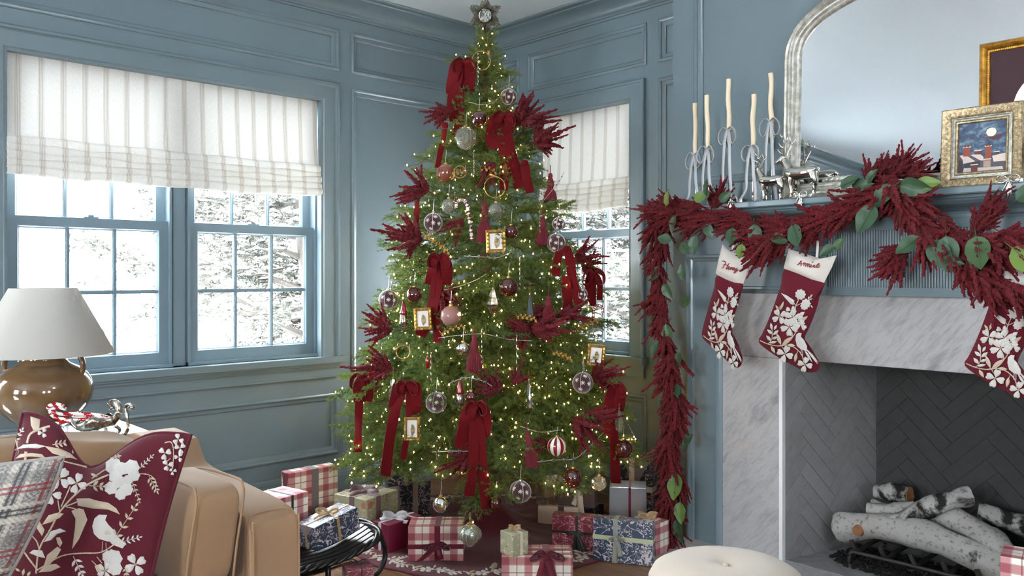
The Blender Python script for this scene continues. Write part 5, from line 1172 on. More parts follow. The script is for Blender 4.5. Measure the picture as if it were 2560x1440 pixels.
# ------------------------------------------------------------------ star on top
st = thing('star_topper', 'silver sunburst star with round mirror crowning the tree', 'tree topper', tuple(at_d(1213, 66, 3.96))); c = at_d(1213, 39, 3.93); nf = nrm(CAM-c); rx = nrm(np.cross(UP, nf)); ry = np.cross(nf, rx)
mb = MB(); nr_ = 84
for k in range(nr_):
    a = 2*math.pi*k/nr_+math.pi/2; ph = (k/nr_*6) % 1; pk = abs(ph-.5)*2; L = .050+.034*pk**1.3; d = math.cos(a)*rx+math.sin(a)*ry; s_ = -math.sin(a)*rx+math.cos(a)*ry; h = .0016+.001*(k % 2)
    b0, b1 = c+d*.026, c+d*L; wt = L*.030; tp_ = c+d*(L+.006); mb.add([b0-s_*.0010, b0+s_*.0010, b1-s_*wt, b1+s_*wt, tp_, b0+nf*h*2.2, b1+nf*h*1.6, b0-nf*.003], [(0, 5, 6, 2), (5, 1, 3, 6), (2, 6, 4), (6, 3, 4), (0, 2, 7), (2, 4, 7), (4, 3, 7), (3, 1, 7)])
mb.build('rays', M['oldsilver'], st)
Mx = np.stack([rx, ry, nf], 1)
mb = MB(); lathe(mb, [(.024, -.003), (.031, -.001), (.032, .003), (.029, .006), (.025, .005), (.024, .001)], 32, c, M=Mx); mb.build('rim', M['oldsilver'], st, smooth=True)
def m_antq():
    n = N('antiqued_mirror'); f = n.noise(n.coord('Object', (60., 60., 12.)), 3., 5.); n.p(Base_Color=n.mix(n.step(f, .42, .6), lin((92, 98, 96)), lin((206, 214, 208))), Metallic=.3, Roughness=.3); return n.m
mb = MB(); lathe(mb, [(.026, -.002), (.026, .002), (0, .0025)], 32, c, M=Mx); mb.build('mirror_disc', m_antq(), st)
mb = MB(); tube(mb, [c-ry*.02-nf*.004, c-ry*.075-nf*.004], .004, 8); mb.build('socket', M['oldsilver'], st)

# ------------------------------------------------------------------ amaranth
M['amar'] = basic('burgundy_amaranth', (104, 23, 31), .85, var=.35, vs=90., bump=.7, bs=300., sheen=.1, spec=.2, bd=.002)
M['amstem'] = basic('red_stem', (110, 44, 44), .7)
def spike(rs, base, d, L, r0, droop):
    k, n = 22, 6; P = []; t = np.linspace(0, 1, k)
    bend = rs.normal(size=3)*.16
    for q in t: P.append(base+d*L*q+np.array([0, 0, -droop])*L*q*q+bend*L*q*q)
    P = np.array(P); V = []
    for i in range(k):
        a, b = frame_of(P[min(i+1, k-1)]-P[max(i-1, 0)]); r = r0*(.35+.65*min(1, t[i]*6))*(1-.70*t[i]**2)*(1+.22*math.sin(i*1.9))
        for j in range(n):
            an = 2*math.pi*(j+.5*(i % 2))/n; rr = r*(rs.uniform(.55, .8) if (i+j) % 2 else rs.uniform(1.05, 1.45)); V.append(P[i]+rr*(math.cos(an)*a+math.sin(an)*b)+d*rs.uniform(-.3, .5)*r0)
    V.append(P[-1]+d*r0*.5); Fs = [(i*n+j, i*n+(j+1) % n, (i+1)*n+(j+1) % n, (i+1)*n+j) for i in range(k-1) for j in range(n)]+[((k-1)*n+j, (k-1)*n+(j+1) % n, k*n) for j in range(n)]
    return V, Fs
def spray_mesh(seed, L=.17, ns=9, spread=.55, droop=.12):
    rs = np.random.RandomState(seed); mb = MB()
    for k in range(ns):
        a = k*2.4+rs.uniform(-.3, .3); sp = spread*math.sqrt((k+.3)/ns); d = nrm(A(math.sin(sp)*math.cos(a), math.sin(sp)*math.sin(a), math.cos(sp))); l = L*(1-.45*(k/ns))*rs.uniform(.8, 1.15)
        V, Fs = spike(rs, A(0, 0, .02*k/ns)+d*.008, d, l, rs.uniform(.0105, .0145)*L/.17, droop*rs.uniform(-.3, 1)); mb.add(V, Fs)
    tube(mb, [A(0, 0, -.04), A(0, 0, .03)], [.002, .003], 5); return mb.mesh('amaranth_spray', M['amar'])
SPR = [spray_mesh(k, .17, 13, .60) for k in range(4)]; SPRW = [spray_mesh(40+k, .16, 24, 1.05, .05) for k in range(3)]
def orient(d, roll=0.):
    d = Vector(d).normalized(); q = Vector((0, 0, 1)).rotation_difference(d); return (q.to_matrix()@Matrix.Rotation(roll, 3, 'Z')).to_4x4()
# on the tree: pixel, direction in the picture (degrees, 0 = right, 90 = up), length in pixels
AMT = [(1135, 275, 200, 75, 'left of the topmost velvet bow'), (1290, 315, 45, 95, 'right of the second velvet bow'), (1330, 360, 20, 85, 'reaching out towards the small window shade'), (1235, 400, 250, 70, 'on the front below the second bow'), (1075, 480, 160, 85, 'left side above the highest snowflake ball'),
       (1060, 600, 170, 100, 'left side above the long left bow'), (1160, 545, 230, 70, 'behind the beaded candy cane'), (985, 825, 165, 80, 'left edge beside the lower gold frame'), (985, 925, 170, 95, 'left edge above the pair of low bows'), (1320, 830, 15, 100, 'right of centre below the glass drop'), (1330, 825, 190, 75, 'centre right just below the dark red ball'),
       (1255, 975, 150, 75, 'low centre beneath the long tassel'), (1280, 965, 60, 60, 'low centre near the silver cones'), (1430, 1045, 335, 110, 'lower right above the striped ball'), (1475, 945, 20, 80, 'right edge beside the low snowflake ball'), (1430, 655, 30, 75, 'right edge below the upper right snowflake ball'), (1450, 660, 350, 60, 'right edge over the right velvet bow'), (1385, 790, 200, 85, 'right of centre under the round tassel'), (1390, 790, 10, 80, 'right of centre over the window corner'), (1100, 725, 320, 70, 'behind the long left bow'), (1185, 1140, 200, 80, 'low centre behind the central bow'), (1380, 1110, 180, 60, 'behind the striped ball')]
for k, (px, py, ang, L, where) in enumerate(AMT):
    d = tree_hit(px, py, .93); p = at_d(px, py, d); a = math.radians(ang); v = RT*math.cos(a)+UP*math.sin(a)-FW*.45; s_ = L*d/F/.165
    R = orient(v, k*1.3)@Matrix.Diagonal((s_, s_, s_, 1)); R.translation = Vector(p); o = link('amaranth_spray', (SPRW if k % 3 else SPR)[k % 3], None, matrix=R); tag(o, 'burgundy amaranth spray on the tree, '+where, 'flower spray', 'amaranth sprays on the tree')
# ------------------------------------------------------------------ mantel garland
M['leafg'] = None
def m_leaf():
    n = N('green_leaf'); co = n.coord(); f = n.noise(co, 20., 3.); inf = n.new('ShaderNodeObjectInfo').outputs['Random']; c = n.mix(f, lin((38, 66, 46)), lin((66, 96, 66))); c = n.mix(n.step(inf, .8, .95), c, lin((104, 132, 58))); n.p(Base_Color=c, Roughness=.42); n.bump(n.noise(co, 80., 3.), .2, .001); return n.m
M['leafg'] = m_leaf()
def leaf_mesh(seed, L=.082, W=.050):
    rs = random.Random(seed); mb = MB(); n = 9; V = []; cu = rs.uniform(-.35, .35); tw = rs.uniform(-.5, .5)
    for i in range(n+1):
        t = i/n; w = W*.5*math.sin(math.pi*t**.78)**.85*(1-.1*t)+.0006; x = L*t; z = L*cu*t*t
        for q in (-1, -.5, 0, .5, 1): V.append(A(w*q, x, z+abs(q)*w*.35+tw*w*q*t+.002*math.sin(i*1.7)*abs(q)))
    V = np.array(V); m = 5; Fs = [(i*m+j, i*m+j+1, (i+1)*m+j+1, (i+1)*m+j) for i in range(n) for j in range(m-1)]; mb.add(V, Fs); k = len(V); mb.add(V-A(0, 0, .0007), [f[::-1] for f in Fs]); tube(mb, [A(0, -.02, -.004), A(0, 0, 0), A(0, L*.9, L*cu*.8)], [.0013, .0012, .0004], 5); return mb.mesh('leaf', M['leafg'], True)
LEAF = [leaf_mesh(k) for k in range(5)]
gd = thing('amaranth_garland', 'burgundy amaranth and green leaf garland draped over the mantel and down its left side', 'garland', tuple(at_y(1650, 540, -.50))); GO = A(*WLOC[gd.name]); rg = random.Random(9)
STR = [([(1655, 545), (1648, 640), (1655, 740), (1668, 850), (1690, 950), (1685, 1050), (1690, 1150), (1680, 1240), (1688, 1330)], -.49, (-.15, -1), 74, .95, 1.15),
       ([(2010, 575), (1930, 568), (1840, 550), (1750, 540), (1660, 535)], -.545, (-.85, -.30), 44, .80, .95),
       ([(2270, 455), (2200, 480), (2120, 520), (2040, 560), (1960, 592), (1925, 605)], -.545, (-.80, -.45), 36, 1.0, .9),
       ([(2235, 450), (2250, 500), (2290, 545), (2350, 590), (2430, 600), (2520, 590), (2620, 590)], -.545, (.55, -.62), 34, 1.0, .9),
       ([(2400, 640), (2460, 690), (2530, 730), (2600, 750)], -.565, (.55, -.75), 13, .95, .8),
       ([(1740, 540), (1690, 525), (1650, 530)], -.50, (-.9, .12), 12, .8, .7), ([(2150, 470), (2210, 440), (2270, 440)], -.52, (.35, .35), 12, .8, .7), ([(2290, 610), (2250, 640)], -.55, (-.55, -.7), 6, 1., .8), ([(2440, 600), (2470, 555)], -.54, (.65, .75), 6, .75, .6), ([(1790, 530), (1800, 520)], -.50, (.1, .9), 4, .75, .6)]
for P2, Y, fl2, cnt, sc, spread in STR:
    P = smooth_path([at_y(x, y, Y) for x, y in P2], 8); L = len(P); mb = MB(); tube(mb, P+A(0, .012, 0), .0038, 6); mb.build('stem', M['amstem'], gd, smooth=True)
    for k in range(cnt):
        f = (k+rg.random())/cnt; p = P[min(int(f*(L-1)), L-1)]+A(rg.gauss(0, .012), rg.uniform(-.022, .012), rg.gauss(0, .014)); tn = nrm(P[min(int(f*(L-1))+1, L-1)]-P[max(int(f*(L-1))-1, 0)])
        v = A(fl2[0], 0, fl2[1])+tn*.35+A(rg.gauss(0, .33), -abs(rg.gauss(.22, .22)), rg.gauss(0, .30))*spread; s_ = sc*rg.uniform(.55, .95)
        R = orient(v, rg.random()*6)@Matrix.Diagonal((s_, s_, s_, 1)); R.translation = Vector(p-GO); link('amaranth_spray', SPR[rg.randrange(4)], gd, matrix=R)
LV = [(1665, 515, 60, 1.), (1735, 500, 20, 1.), (1765, 490, 60, 1.), (1690, 540, -110, 1.), (1800, 505, 40, .8), (1830, 570, -80, 1.), (1885, 560, -75, 1.3), (1980, 560, -60, 1.3), (1930, 590, -20, 1.), (1680, 600, 170, 1.), (1700, 610, -30, 1.), (1740, 590, -100, 1.), (1645, 665, -100, .9), (1660, 710, -60, 1.), (1710, 700, 100, .9), (1700, 760, 20, 1.1), (1665, 810, -80, 1.1), (1650, 850, -95, 1.1), (1700, 880, -100, 1.), (1660, 930, -80, 1.1), (1690, 960, -60, .9), (1710, 1120, 60, 1.), (1690, 1180, -80, 1.5), (1700, 1255, -80, 1.2), (1690, 1300, -70, 1.3), (2100, 465, 10, 1.1), (2130, 465, 0, 1.), (2165, 455, 30, .9), (2235, 465, -140, 1.4), (2250, 465, -10, 1.4), (2185, 510, -110, 1.5), (2290, 460, 0, 1.), (2300, 590, -130, 1.2), (2330, 600, -60, 1.6), (2365, 590, -80, 1.5), (2440, 590, -75, 1.6), (2445, 620, -100, 1.), (2530, 620, -40, 1.6), (2540, 500, 30, 1.2), (2088, 614, -150, .9), (2085, 622, 35, .8), (1765, 560, -60, .9), (1855, 610, -90, .8), (2350, 640, -20, 1.), (1640, 780, -120, .9)]
for k, (px, py, an, s_) in enumerate(LV):
    Y = -.52 if px < 1730 and py > 620 else -.605; p = at_y(px, py, Y); a = math.radians(an); yv = nrm(A(math.cos(a), -.15+.1*math.sin(k*2.1), math.sin(a))); zv = nrm(A(.25*math.sin(k*1.7), -1, .3*math.cos(k*2.3)+.2)); xv = nrm(np.cross(yv, zv)); zv = np.cross(xv, yv); s_ *= .95
    R = Matrix(np.stack([xv*s_, yv*s_, zv*s_], 1).tolist()).to_4x4(); R.translation = Vector(p-GO); link('leaf', LEAF[k % 5], gd, matrix=R)
# ------------------------------------------------------------------ ornaments
M['plumv'] = basic('plum_velvet', (74, 44, 50), .9, var=.08, vs=40., sheen=.7, spec=.1, bump=.2, bs=900.)
M['silverthread'] = basic('silver_thread', (214, 208, 200), .4, .5)
M['ballbrown'] = basic('oxblood_glass', (72, 24, 20), .08, coat=1., var=.25, vs=30.)
M['ballrust'] = basic('amber_brown_glass', (130, 72, 54), .10, coat=1., var=.3, vs=40.)
M['ballmirror'] = basic('mirrored_glass', (225, 222, 214), .04, 1.)
M['whitepearl'] = basic('pearl_white', (232, 222, 208), .25, coat=.5); M['redgloss'] = basic('glossy_red', (132, 20, 26), .2, coat=.5)
n = N('clear_ornament_glass'); M['clear'] = n.p(Base_Color=(.95, .93, .88, 1), Roughness=.04, Transmission_Weight=.85, IOR=1.2, Specular_IOR_Level=.8)
n = N('rose_ornament_glass'); M['rose'] = n.p(Base_Color=lin((206, 158, 152)), Roughness=.06, Transmission_Weight=.55, IOR=1.2, Coat_Weight=.5)
M['goldleaf'] = m_silver('gilded', (216, 180, 104), (150, 112, 50), .3, .9); M['mercury'] = m_silver('mercury_glass', (222, 214, 196), (120, 104, 74), .14, .9, 60.)
M['tasselr'] = basic('wine_thread', (112, 22, 36), .8, var=.12, vs=120., sheen=.08); M['tasselb'] = basic('black_thread', (30, 26, 32), .8)
M['velvet'] = basic('red_velvet', (96, 5, 12), .75, var=.15, vs=25., sheen=.35, spec=.15)
M['velvet'].node_tree.nodes['Principled BSDF'].inputs['Sheen Tint'].default_value = (1., .25, .25, 1)
def sphere(mb, c, r, nu=28, nv=16, mi=0, ribs=0, amp=0., sq=1.):
    V = []
    for i in range(nv+1):
        la = -math.pi/2+math.pi*i/nv
        for j in range(nu): lo = 2*math.pi*j/nu; q = r*(1+amp*math.cos(ribs*lo)*math.cos(la)); V.append(A(q*math.cos(la)*math.cos(lo), q*math.cos(la)*math.sin(lo), r*math.sin(la)*sq)+c)
    mb.add(V, [(i*nu+j, i*nu+(j+1) % nu, (i+1)*nu+(j+1) % nu, (i+1)*nu+j) for i in range(nv) for j in range(nu)], mi); return mb
def cap(t, c, r, thread=.06, gold=False):
    m_ = M['goldleaf'] if gold else M['chrome']; mb = MB(); lathe(mb, [(.0075, -.002), (.008, .003), (.006, .006), (0, .006)], 12, c+A(0, 0, r)); tube(mb, [c+A(.003*math.cos(a), 0, r+.009+.003*math.sin(a)) for a in np.linspace(0, 6.283, 10)], .0008, 5); mb.build('cap', m_, t, smooth=True, angle=50)
    mb = MB(); tube(mb, [c+A(0, 0, r+.011), c+A(.002, .003, r+.011+thread)], .0009, 5); mb.build('hanging_thread', M['silverthread'], t)
HK = dict(k=1.03)
def spot(px, py, k=1.03): d = tree_hit(px, py, k); return at_d(px, py, d), d
GB = 'baubles hanging on the Christmas tree'
def snow_ball(px, py, rp, where):
    c, d = spot(px, py); r = rp*d/F; t = thing('velvet_bauble', 'plum velvet ball with white snowflakes '+where, 'ornament', tuple(c-UP*r), GB); mb = MB(); sphere(mb, c, r); mb.build('ball', M['plumv'], t, smooth=True)
    v = nrm(CAM-c); a, b = frame_of(v); rot = rt.uniform(-.5, .5)
    for k in range(3):
        an = rot+k*math.pi/3+.25; ax = math.cos(an)*np.cross(UP, v)+math.sin(an)*v*.0; ax = nrm(A(math.cos(an), math.sin(an), 0)); mb = MB(); tube(mb, [c+(ax*math.cos(q)+UP*math.sin(q))*(r+.0006) for q in np.linspace(0, 2*math.pi, 33)], .0011, 5, caps=False); mb.build('seam', M['silverthread'], t)
    fl3 = [v, nrm(v+a*.75+b*.35), nrm(v-a*.75-b*.1), nrm(v-b*.8+a*.3), nrm(v+b*.85-a*.3)]+[nrm(-v+a*q1+b*q2) for q1, q2 in ((.2, .3), (-.9, 0), (.9, -.5))]
    for q, dv in enumerate(fl3):
        e1, e2 = frame_of(dv); mb = MB()
        for k in range(4):
            an = k*math.pi/4; s_ = (e1*math.cos(an)+e2*math.sin(an))*r*.24; P = [c+nrm(dv*r+s_*f)*(r+.001) for f in (-1, -.5, 0, .5, 1)]; tube(mb, P, [.0007, .0014, .0010, .0014, .0007], 4)
        mb.build('snowflake', M['whitepearl'], t)
    cap(t, c, r, .05)
for a in ((1083, 557, 24, 'left of the beaded candy cane'), (1390, 607, 23, 'in front of the small window, upper right'), (971, 749, 24, 'hanging at the left edge'), (1091, 1006, 26, 'left of the central velvet bow'), (1457, 957, 26, 'at lower right before the window sill'), (1301, 1229, 27, 'hanging lowest over the tree skirt'), (1272, 242, 20, 'highest on the tree, right of the topmost bow'), (1397, 560, 16, 'peeping from behind its twin at upper right'), (1453, 735, 15, 'half hidden behind the right velvet bow')): snow_ball(*a)
def ball(px, py, rp, mat, label, k=1.03, **kw):
    c, d = spot(px, py, k); r = rp*d/F; t = thing('glass_bauble', label, 'ornament', tuple(c-UP*r), GB); mb = MB(); sphere(mb, c, r, 32, 18, **kw); mb.build('ball', M[mat], t, smooth=True); cap(t, c, r*kw.get('sq', 1.), .05, True); return t, c, r
for a in ((1114, 433, 23, 'ballrust', 'amber brown glass ball below the upper left ribbon'), (1271, 718, 24, 'ballbrown', 'dark oxblood ball right of the mercury glass drop'), (1432, 1195, 25, 'ballbrown', 'dark oxblood ball low on the right above the silver box'), (1558, 1122, 24, 'ballbrown', 'dark oxblood ball at the right edge behind the ribbon'), (1278, 580, 17, 'ballbrown', 'small oxblood ball right of the upper gold frame'), (1036, 737, 20, 'ballbrown', 'oxblood ball tucked beside the long left bow'), (1198, 297, 20, 'ballbrown', 'shiny brown ball between the two upper bows'), (1178, 993, 15, 'ballbrown', 'small dark ball above the central velvet bow'), (1240, 1258, 16, 'ballbrown', 'dark glass ball behind the tail of the central bow'),
          (1127, 790, 26, 'rose', 'rose pink glass ball at the tail of the left bow'), (1497, 1208, 19, 'clear', 'clear glass ball low on the right beside the oxblood one'), (1102, 1261, 20, 'ballmirror', 'mirrored silver ball hanging low on the left'), (1158, 872, 17, 'ballmirror', 'mirrored silver ball left of the long tassel')): ball(*a)
for a in ((1165, 345, 26, 'clear', 'clear ribbed glass ball under the topmost bow', 1.03), (1240, 530, 20, 'clear', 'clear fluted glass drop behind the upper tassel', .98), (1122, 515, 17, 'clear', 'clear fluted glass ball left of the beaded candy cane', 1.0)): ball(*a, ribs=12, amp=.05, sq=1.15)
def stripe_ball(px, py, rp):
    c, d = spot(px, py); r = rp*d/F; t = thing('striped_bauble', 'red and pearl striped ball at lower right', 'ornament', tuple(c-UP*r), GB); mb = MB(); sphere(mb, c, r, 32, 18)
    for f in range(len(mb.m)): mb.m[f] = ((f % 32)//2) % 2
    mb.build('ball', [M['whitepearl'], M['redgloss']], t, smooth=True); cap(t, c, r, .03, True)
stripe_ball(1392, 1116, 24)
c, d = at_d(1175, 1340, 3.28), 3.28; s_ = d/F; t = thing('beaded_bauble', 'large silvery green onion-shaped bauble with beaded ribs hanging lowest', 'ornament', tuple(c-UP*28*s_), GB)
prof = np.array([(0, -28), (5, -25), (14, -17), (23, -8), (28, 0), (28.5, 6), (26, 14), (19, 22), (11, 27), (7, 29), (0, 29)])*s_; M['celadon'] = m_silver('celadon_mercury_glass', (190, 196, 180), (146, 156, 142), .18, .6, 30.)
mb = MB(); lathe(mb, [tuple(p) for p in prof], 32, c); mb.build('ball', M['celadon'], t, smooth=True); pp = smooth_path([A(p[0], 0, p[1]) for p in prof], 3); mb = MB()
for k in range(18):
    a = k*2*math.pi/18
    for q in pp[3:-3]: lathe(mb, [(0, -.0011), (.0012, 0), (0, .0011)], 5, c+A((q[0]+.0006)*math.cos(a), (q[0]+.0006)*math.sin(a), q[2]), caps=False)
tag(mb.build('beads', M['whitepearl'], t), kind='stuff'); mb = MB(); lathe(mb, [(8*s_, 27*s_), (8*s_, 32*s_), (5*s_, 35*s_), (0, 35*s_)], 14, c); mb.build('cap', M['goldleaf'], t, smooth=True, angle=40)
mb = MB(); tube(mb, [c+UP*34*s_, c+UP*60*s_], .0009, 5); mb.build('hanging_thread', M['silverthread'], t)
def tassel(px, y0, y1, wp, where, lean=0., black=False, k=1.04):
    top, d = spot(px, y0, k); s_ = d/F; H_ = (y1-y0)*s_; w = wp*s_/2; t = thing('tassel', 'wine red tassel '+where, 'tassel', tuple(top-UP*H_), 'wine tassels on the tree'); sx = RT*lean
    q = lambda z: top-UP*z*H_+sx*z*H_; Mz = np.stack([RT, -FW, UP], 1)
    mb = MB(); lathe(mb, [(0, 0), (w*.25, -.02*H_), (w*.35, -.10*H_), (w*.28, -.14*H_), (w*.36, -.18*H_), (w*.52, -.26*H_), (w*.55, -.36*H_), (w*.42, -.44*H_), (w*.30, -.47*H_), (0, -.47*H_)], 18, top+sx*0); V = mb.v[0]; mb.v[0] = V+np.outer((top[2]-V[:, 2]), sx); mb.build('knob', M['tasselr'], t, smooth=True)
    mb = MB(); n_ = 54; ks = [(.46, .42), (.52, .60), (.60, .80), (.80, .95), (1.0, 1.0)]; V = []
    for f, rr in ks:
        for j in range(n_): a = 2*math.pi*j/n_; r_ = w*rr*(1+(.07 if j % 2 else -.07)); V.append(q(f)+A(r_*math.cos(a), r_*math.sin(a), rt.uniform(-.01, .01)*H_ if f == 1 else 0))
    Fs = [(i*n_+j, i*n_+(j+1) % n_, (i+1)*n_+(j+1) % n_, (i+1)*n_+j)[::-1] for i in range(4) for j in range(n_)]; mb.add(V, Fs+[tuple(range(4*n_, 5*n_))], 0)
    if black:
        for f in range(3*n_, 4*n_+1): mb.m[f] = 1
    mb.build('fringe', [M['tasselr'], M['tasselb']], t); mb = MB(); tube(mb, [top-UP*.004, top+UP*.035], .0018, 6); mb.build('cord', M['tasselr'], t)
for a in ((1211, 510, 606, 38, 'left of the upper gold frame'), (1376, 432, 518, 34, 'with black tips in front of the small window shade', 0., True), (1357, 540, 612, 34, 'behind the upper right snowflake ball', 0., False, 1.0), (1186, 836, 930, 39, 'on a long cord at the centre'), (1318, 1076, 1166, 34, 'leaning left of the striped ball', .15), (1371, 740, 800, 34, 'above the right amaranth spray')): tassel(*a)
def mini_frame(px, py, w, h, where, lean=0.):
    c, d = spot(px, py, 1.04); s_ = d/F; w *= s_; h *= s_; t = thing('mini_frame_ornament', 'small gilt picture frame ornament '+where, 'ornament', tuple(c-UP*h/2), 'tiny gilt frames on the tree'); nf = nrm(A(CAM[0]-c[0], CAM[1]-c[1], 0)); rx = nrm(np.cross(UP, nf)+UP*lean); uy = np.cross(nf, rx)
    class G_(Fr):
        def __call__(s, u, v, ww=0.): return c+rx*u+uy*v+nf*ww
    g_ = G_((0, 0, 0), (1, 0, 0), (0, 0, 1)); mb = MB(); rect_frame(mb, g_, -w/2, w/2, -h/2, h/2, [(0, -.006), (0, .004), (.003, .007), (w*.12, .006), (w*.17, .002), (w*.19, -.001), (w*.19, -.006)]); mb.build('frame', M['goldleaf'], t)
    for sx in (-1, 1):
        for k in range(6): mb = MB(); sphere(mb, g_(sx*(w/2-w*.08), -h/2+h*(k+.5)/6, .006), w*.05, 8, 5); mb.build('bead', M['goldleaf'], t, smooth=True)
    for sy in (-1, 1):
        for k in range(5): mb = MB(); sphere(mb, g_(-w/2+w*(k+.5)/5, sy*(h/2-w*.08), .006), w*.05, 8, 5); mb.build('bead', M['goldleaf'], t, smooth=True)
    mb = MB(); obox(mb, g_(0, 0, -.004), rx*w*.32, uy*(h/2-w*.18), nf*.001); mb.build('picture', M['paper'], t); mb = MB(); P = [g_(w*.05+w*.14*math.cos(a), -h*.05+h*.24*math.sin(a)*(1+.2*math.cos(3*a)), -.0026) for a in np.linspace(0, 6.283, 15)[:-1]]; mb.add(P, [tuple(range(14))]); mb.build('picture_figure', M['goldpale'], t)
for a in ((1240, 603, 50, 58, 'at the upper centre', .04), (1057, 797, 44, 56, 'behind the tail of the left bow', .05), (1030, 1072, 40, 58, 'low behind the left bow'), (1490, 888, 44, 54, 'at the right edge above the sill', -.1)): mini_frame(*a)
# candy canes on the tree
def tcane(pts, label, rp=4.2, mats=('candywhite', 'redgloss')):
    d = tree_hit(*pts[len(pts)//2], 1.05); P = [at_d(x, y, d) for x, y in pts]; o = cane(P, rp*d/F, 1.25, 0).build('candy_cane', [M[m_] for m_ in mats], None, True, tuple(P[-1])); tag(o, label, 'candy cane', 'candy canes on the tree')
tcane([(1140, 520), (1143, 505), (1155, 500), (1166, 508), (1172, 540), (1176, 570), (1180, 600)], 'beaded red and white candy cane left of the upper tassel')
tcane([(1508, 782), (1504, 768), (1492, 764), (1484, 776), (1484, 800), (1484, 815)], 'glass candy cane at the right edge before the window', 3.6, ('clear', 'redgloss'))
def drop(prof, px, py, n_, mat, label, k=1.05, name='glass_drop', loop=True):
    c, d = spot(px, py, k); s_ = d/F; t = thing(name, label, 'ornament', tuple(c+UP*prof[0][1]*s_), 'drops and cones on the tree'); mb = MB(); lathe(mb, [(a*s_, b*s_) for a, b in prof], n_, c); mb.build('drop', M[mat] if isinstance(mat, str) else mat, t, smooth=n_ > 8)
    z = prof[-1][1]*s_; mb = MB(); lathe(mb, [(.004, z-.001), (.004, z+.005), (0, z+.006)], 8, c); tube(mb, [c+UP*(z+.005), c+UP*(z+.05)], .0008, 4); mb.build('cap', M['goldleaf'], t); return t
drop([(0, -36), (8, -28), (18, -6), (5, 32), (0, 33)], 1233, 755, 6, 'mercury', 'faceted mercury glass diamond drop in the middle')
drop([(0, -30), (11, -30), (11.5, -27), (4, 28), (0, 29)], 1325, 765, 8, 'ballmirror', 'plain silver cone right of the oxblood ball')
drop([(0, -24), (12, -24), (12, -20), (6, 24), (0, 25)], 983, 972, 6, 'mercury', 'tapered mirrored bell beside the left velvet bow')
drop([(0, -22), (10, -22), (10.5, -20), (3, 12), (1.5, 34), (0, 35)], 1325, 998, 10, 'ballmirror', 'slim silver cone above the leaning tassel')
drop([(0, -18), (8, -18), (3, 18), (0, 18)], 1322, 968, 8, 'ballmirror', 'small silver cone stacked above the slim one', 1.02)
drop([(0, -30), (9, -22), (13, -2), (9, 14), (0, 30)], 1548, 1052, 6, 'clear', 'clear glass teardrop behind the right hand ribbon')
drop([(0, -34), (8, -30), (9, 10), (6, 30), (0, 32)], 1222, 1058, 6, 'mercury', 'tall mirrored lantern drop right of the central bow')
drop([(0, -22), (9, -20), (9, 0), (6, 22), (0, 23)], 1457, 930, 6, 'mercury', 'narrow mirrored drop above the lower right snowflake ball', 1.0)
t = drop([(0, -34), (8, -32), (11, -18), (9, 2), (6, 6), (0, 8)], 1009, 790, 14, 'mercury', 'gilt pinecone drop with a red cap at the left edge')
def redcap(t, px, py, dy): c, d = spot(px, py, 1.05); s_ = d/F; mb = MB(); lathe(mb, [(9*s_, 2*s_), (9*s_, 6*s_), (6*s_, 22*s_), (2*s_, 36*s_), (0, 37*s_)], 14, c); mb.build('red_cap', M['redgloss'], t, smooth=True)
redcap(t, 1009, 788, 0)
t = drop([(0, -40), (7, -36), (11, -20), (10, 0), (7, 6), (0, 8)], 1150, 988, 14, 'mercury', 'gilt pinecone drop with a red cap above the central bow'); redcap(t, 1150, 986, 0)
drop([(0, -14), (4, -12), (5, 8), (3, 14), (0, 15)], 1069, 908, 10, 'redgloss', 'little red glass drop left of the long tassel'); drop([(0, -14), (9, -10), (11, 0), (7, 9), (4, 12), (5, 18), (0, 20)], 933, 928, 12, 'redgloss', 'shiny red glass berry drop at the left edge')
def icicle(px, y0, y1, label, k=1.04):
    top, d = spot(px, (y0+y1)/2, k); s_ = d/F; H_ = (y1-y0)*s_; top = top+UP*H_/2; mb = MB(); n_ = 24
    P = [top-UP*H_*i/n_+RT*.0012*math.sin(i*1.9)-FW*.0012*math.cos(i*1.9) for i in range(n_+1)]; tube(mb, P, [.0032*(1-.7*i/n_)+.0006*(i % 2) for i in range(n_+1)], 6); o = mb.build('glass_icicle', M['mercury'], None, True, tuple(top)); tag(o, label, 'ornament', 'twisted icicles on the tree')
for a in ((1300, 640, 728, 'twisted icicle left of the silver cone'), (955, 860, 965, 'twisted icicle above the left bell'), (1205, 820, 910, 'twisted icicle right of the long tassel'), (1027, 690, 755, 'twisted icicle beside the left snowflake ball'), (1292, 835, 970, 'long twisted icicle over the low amaranth'), (1078, 880, 985, 'twisted icicle over the low left snowflake ball'), (1092, 1100, 1195, 'twisted icicle low on the left of the central bow'), (1138, 480, 530, 'short twisted icicle over the beaded candy cane'), (1350, 525, 585, 'twisted icicle near the black tipped tassel'), (1195, 130, 215, 'twisted icicle near the top of the tree'), (1185, 375, 440, 'twisted icicle under the ribbed glass ball')): icicle(*a)
def horn(px, py, rp, label, ang=0.):
    c, d = spot(px, py, 1.04); r = rp*d/F; v = nrm(CAM-c); a = nrm(np.cross(UP, v)); b = np.cross(v, a); mb = MB(); P = [c+(a*math.cos(q+ang)+b*math.sin(q+ang))*r for q in np.linspace(.3, 6.6, 30)]; e = P[-1]; tn = nrm(P[-1]-P[-2]); P2 = P+[e+tn*r*.4, e+tn*r*.8]; tube(mb, P2, [.0024]*30+[.004, .010], 8); t = thing('brass_horn', label, 'ornament', tuple(c-UP*r), 'brass horns on the tree'); mb.build('coil', M['goldleaf'], t, smooth=True)
    mb = MB(); tube(mb, [c+a*r*.9+UP*.004, c+a*r*.9+UP*.03], .0008, 4); mb.build('hanging_thread', M['silverthread'], t)
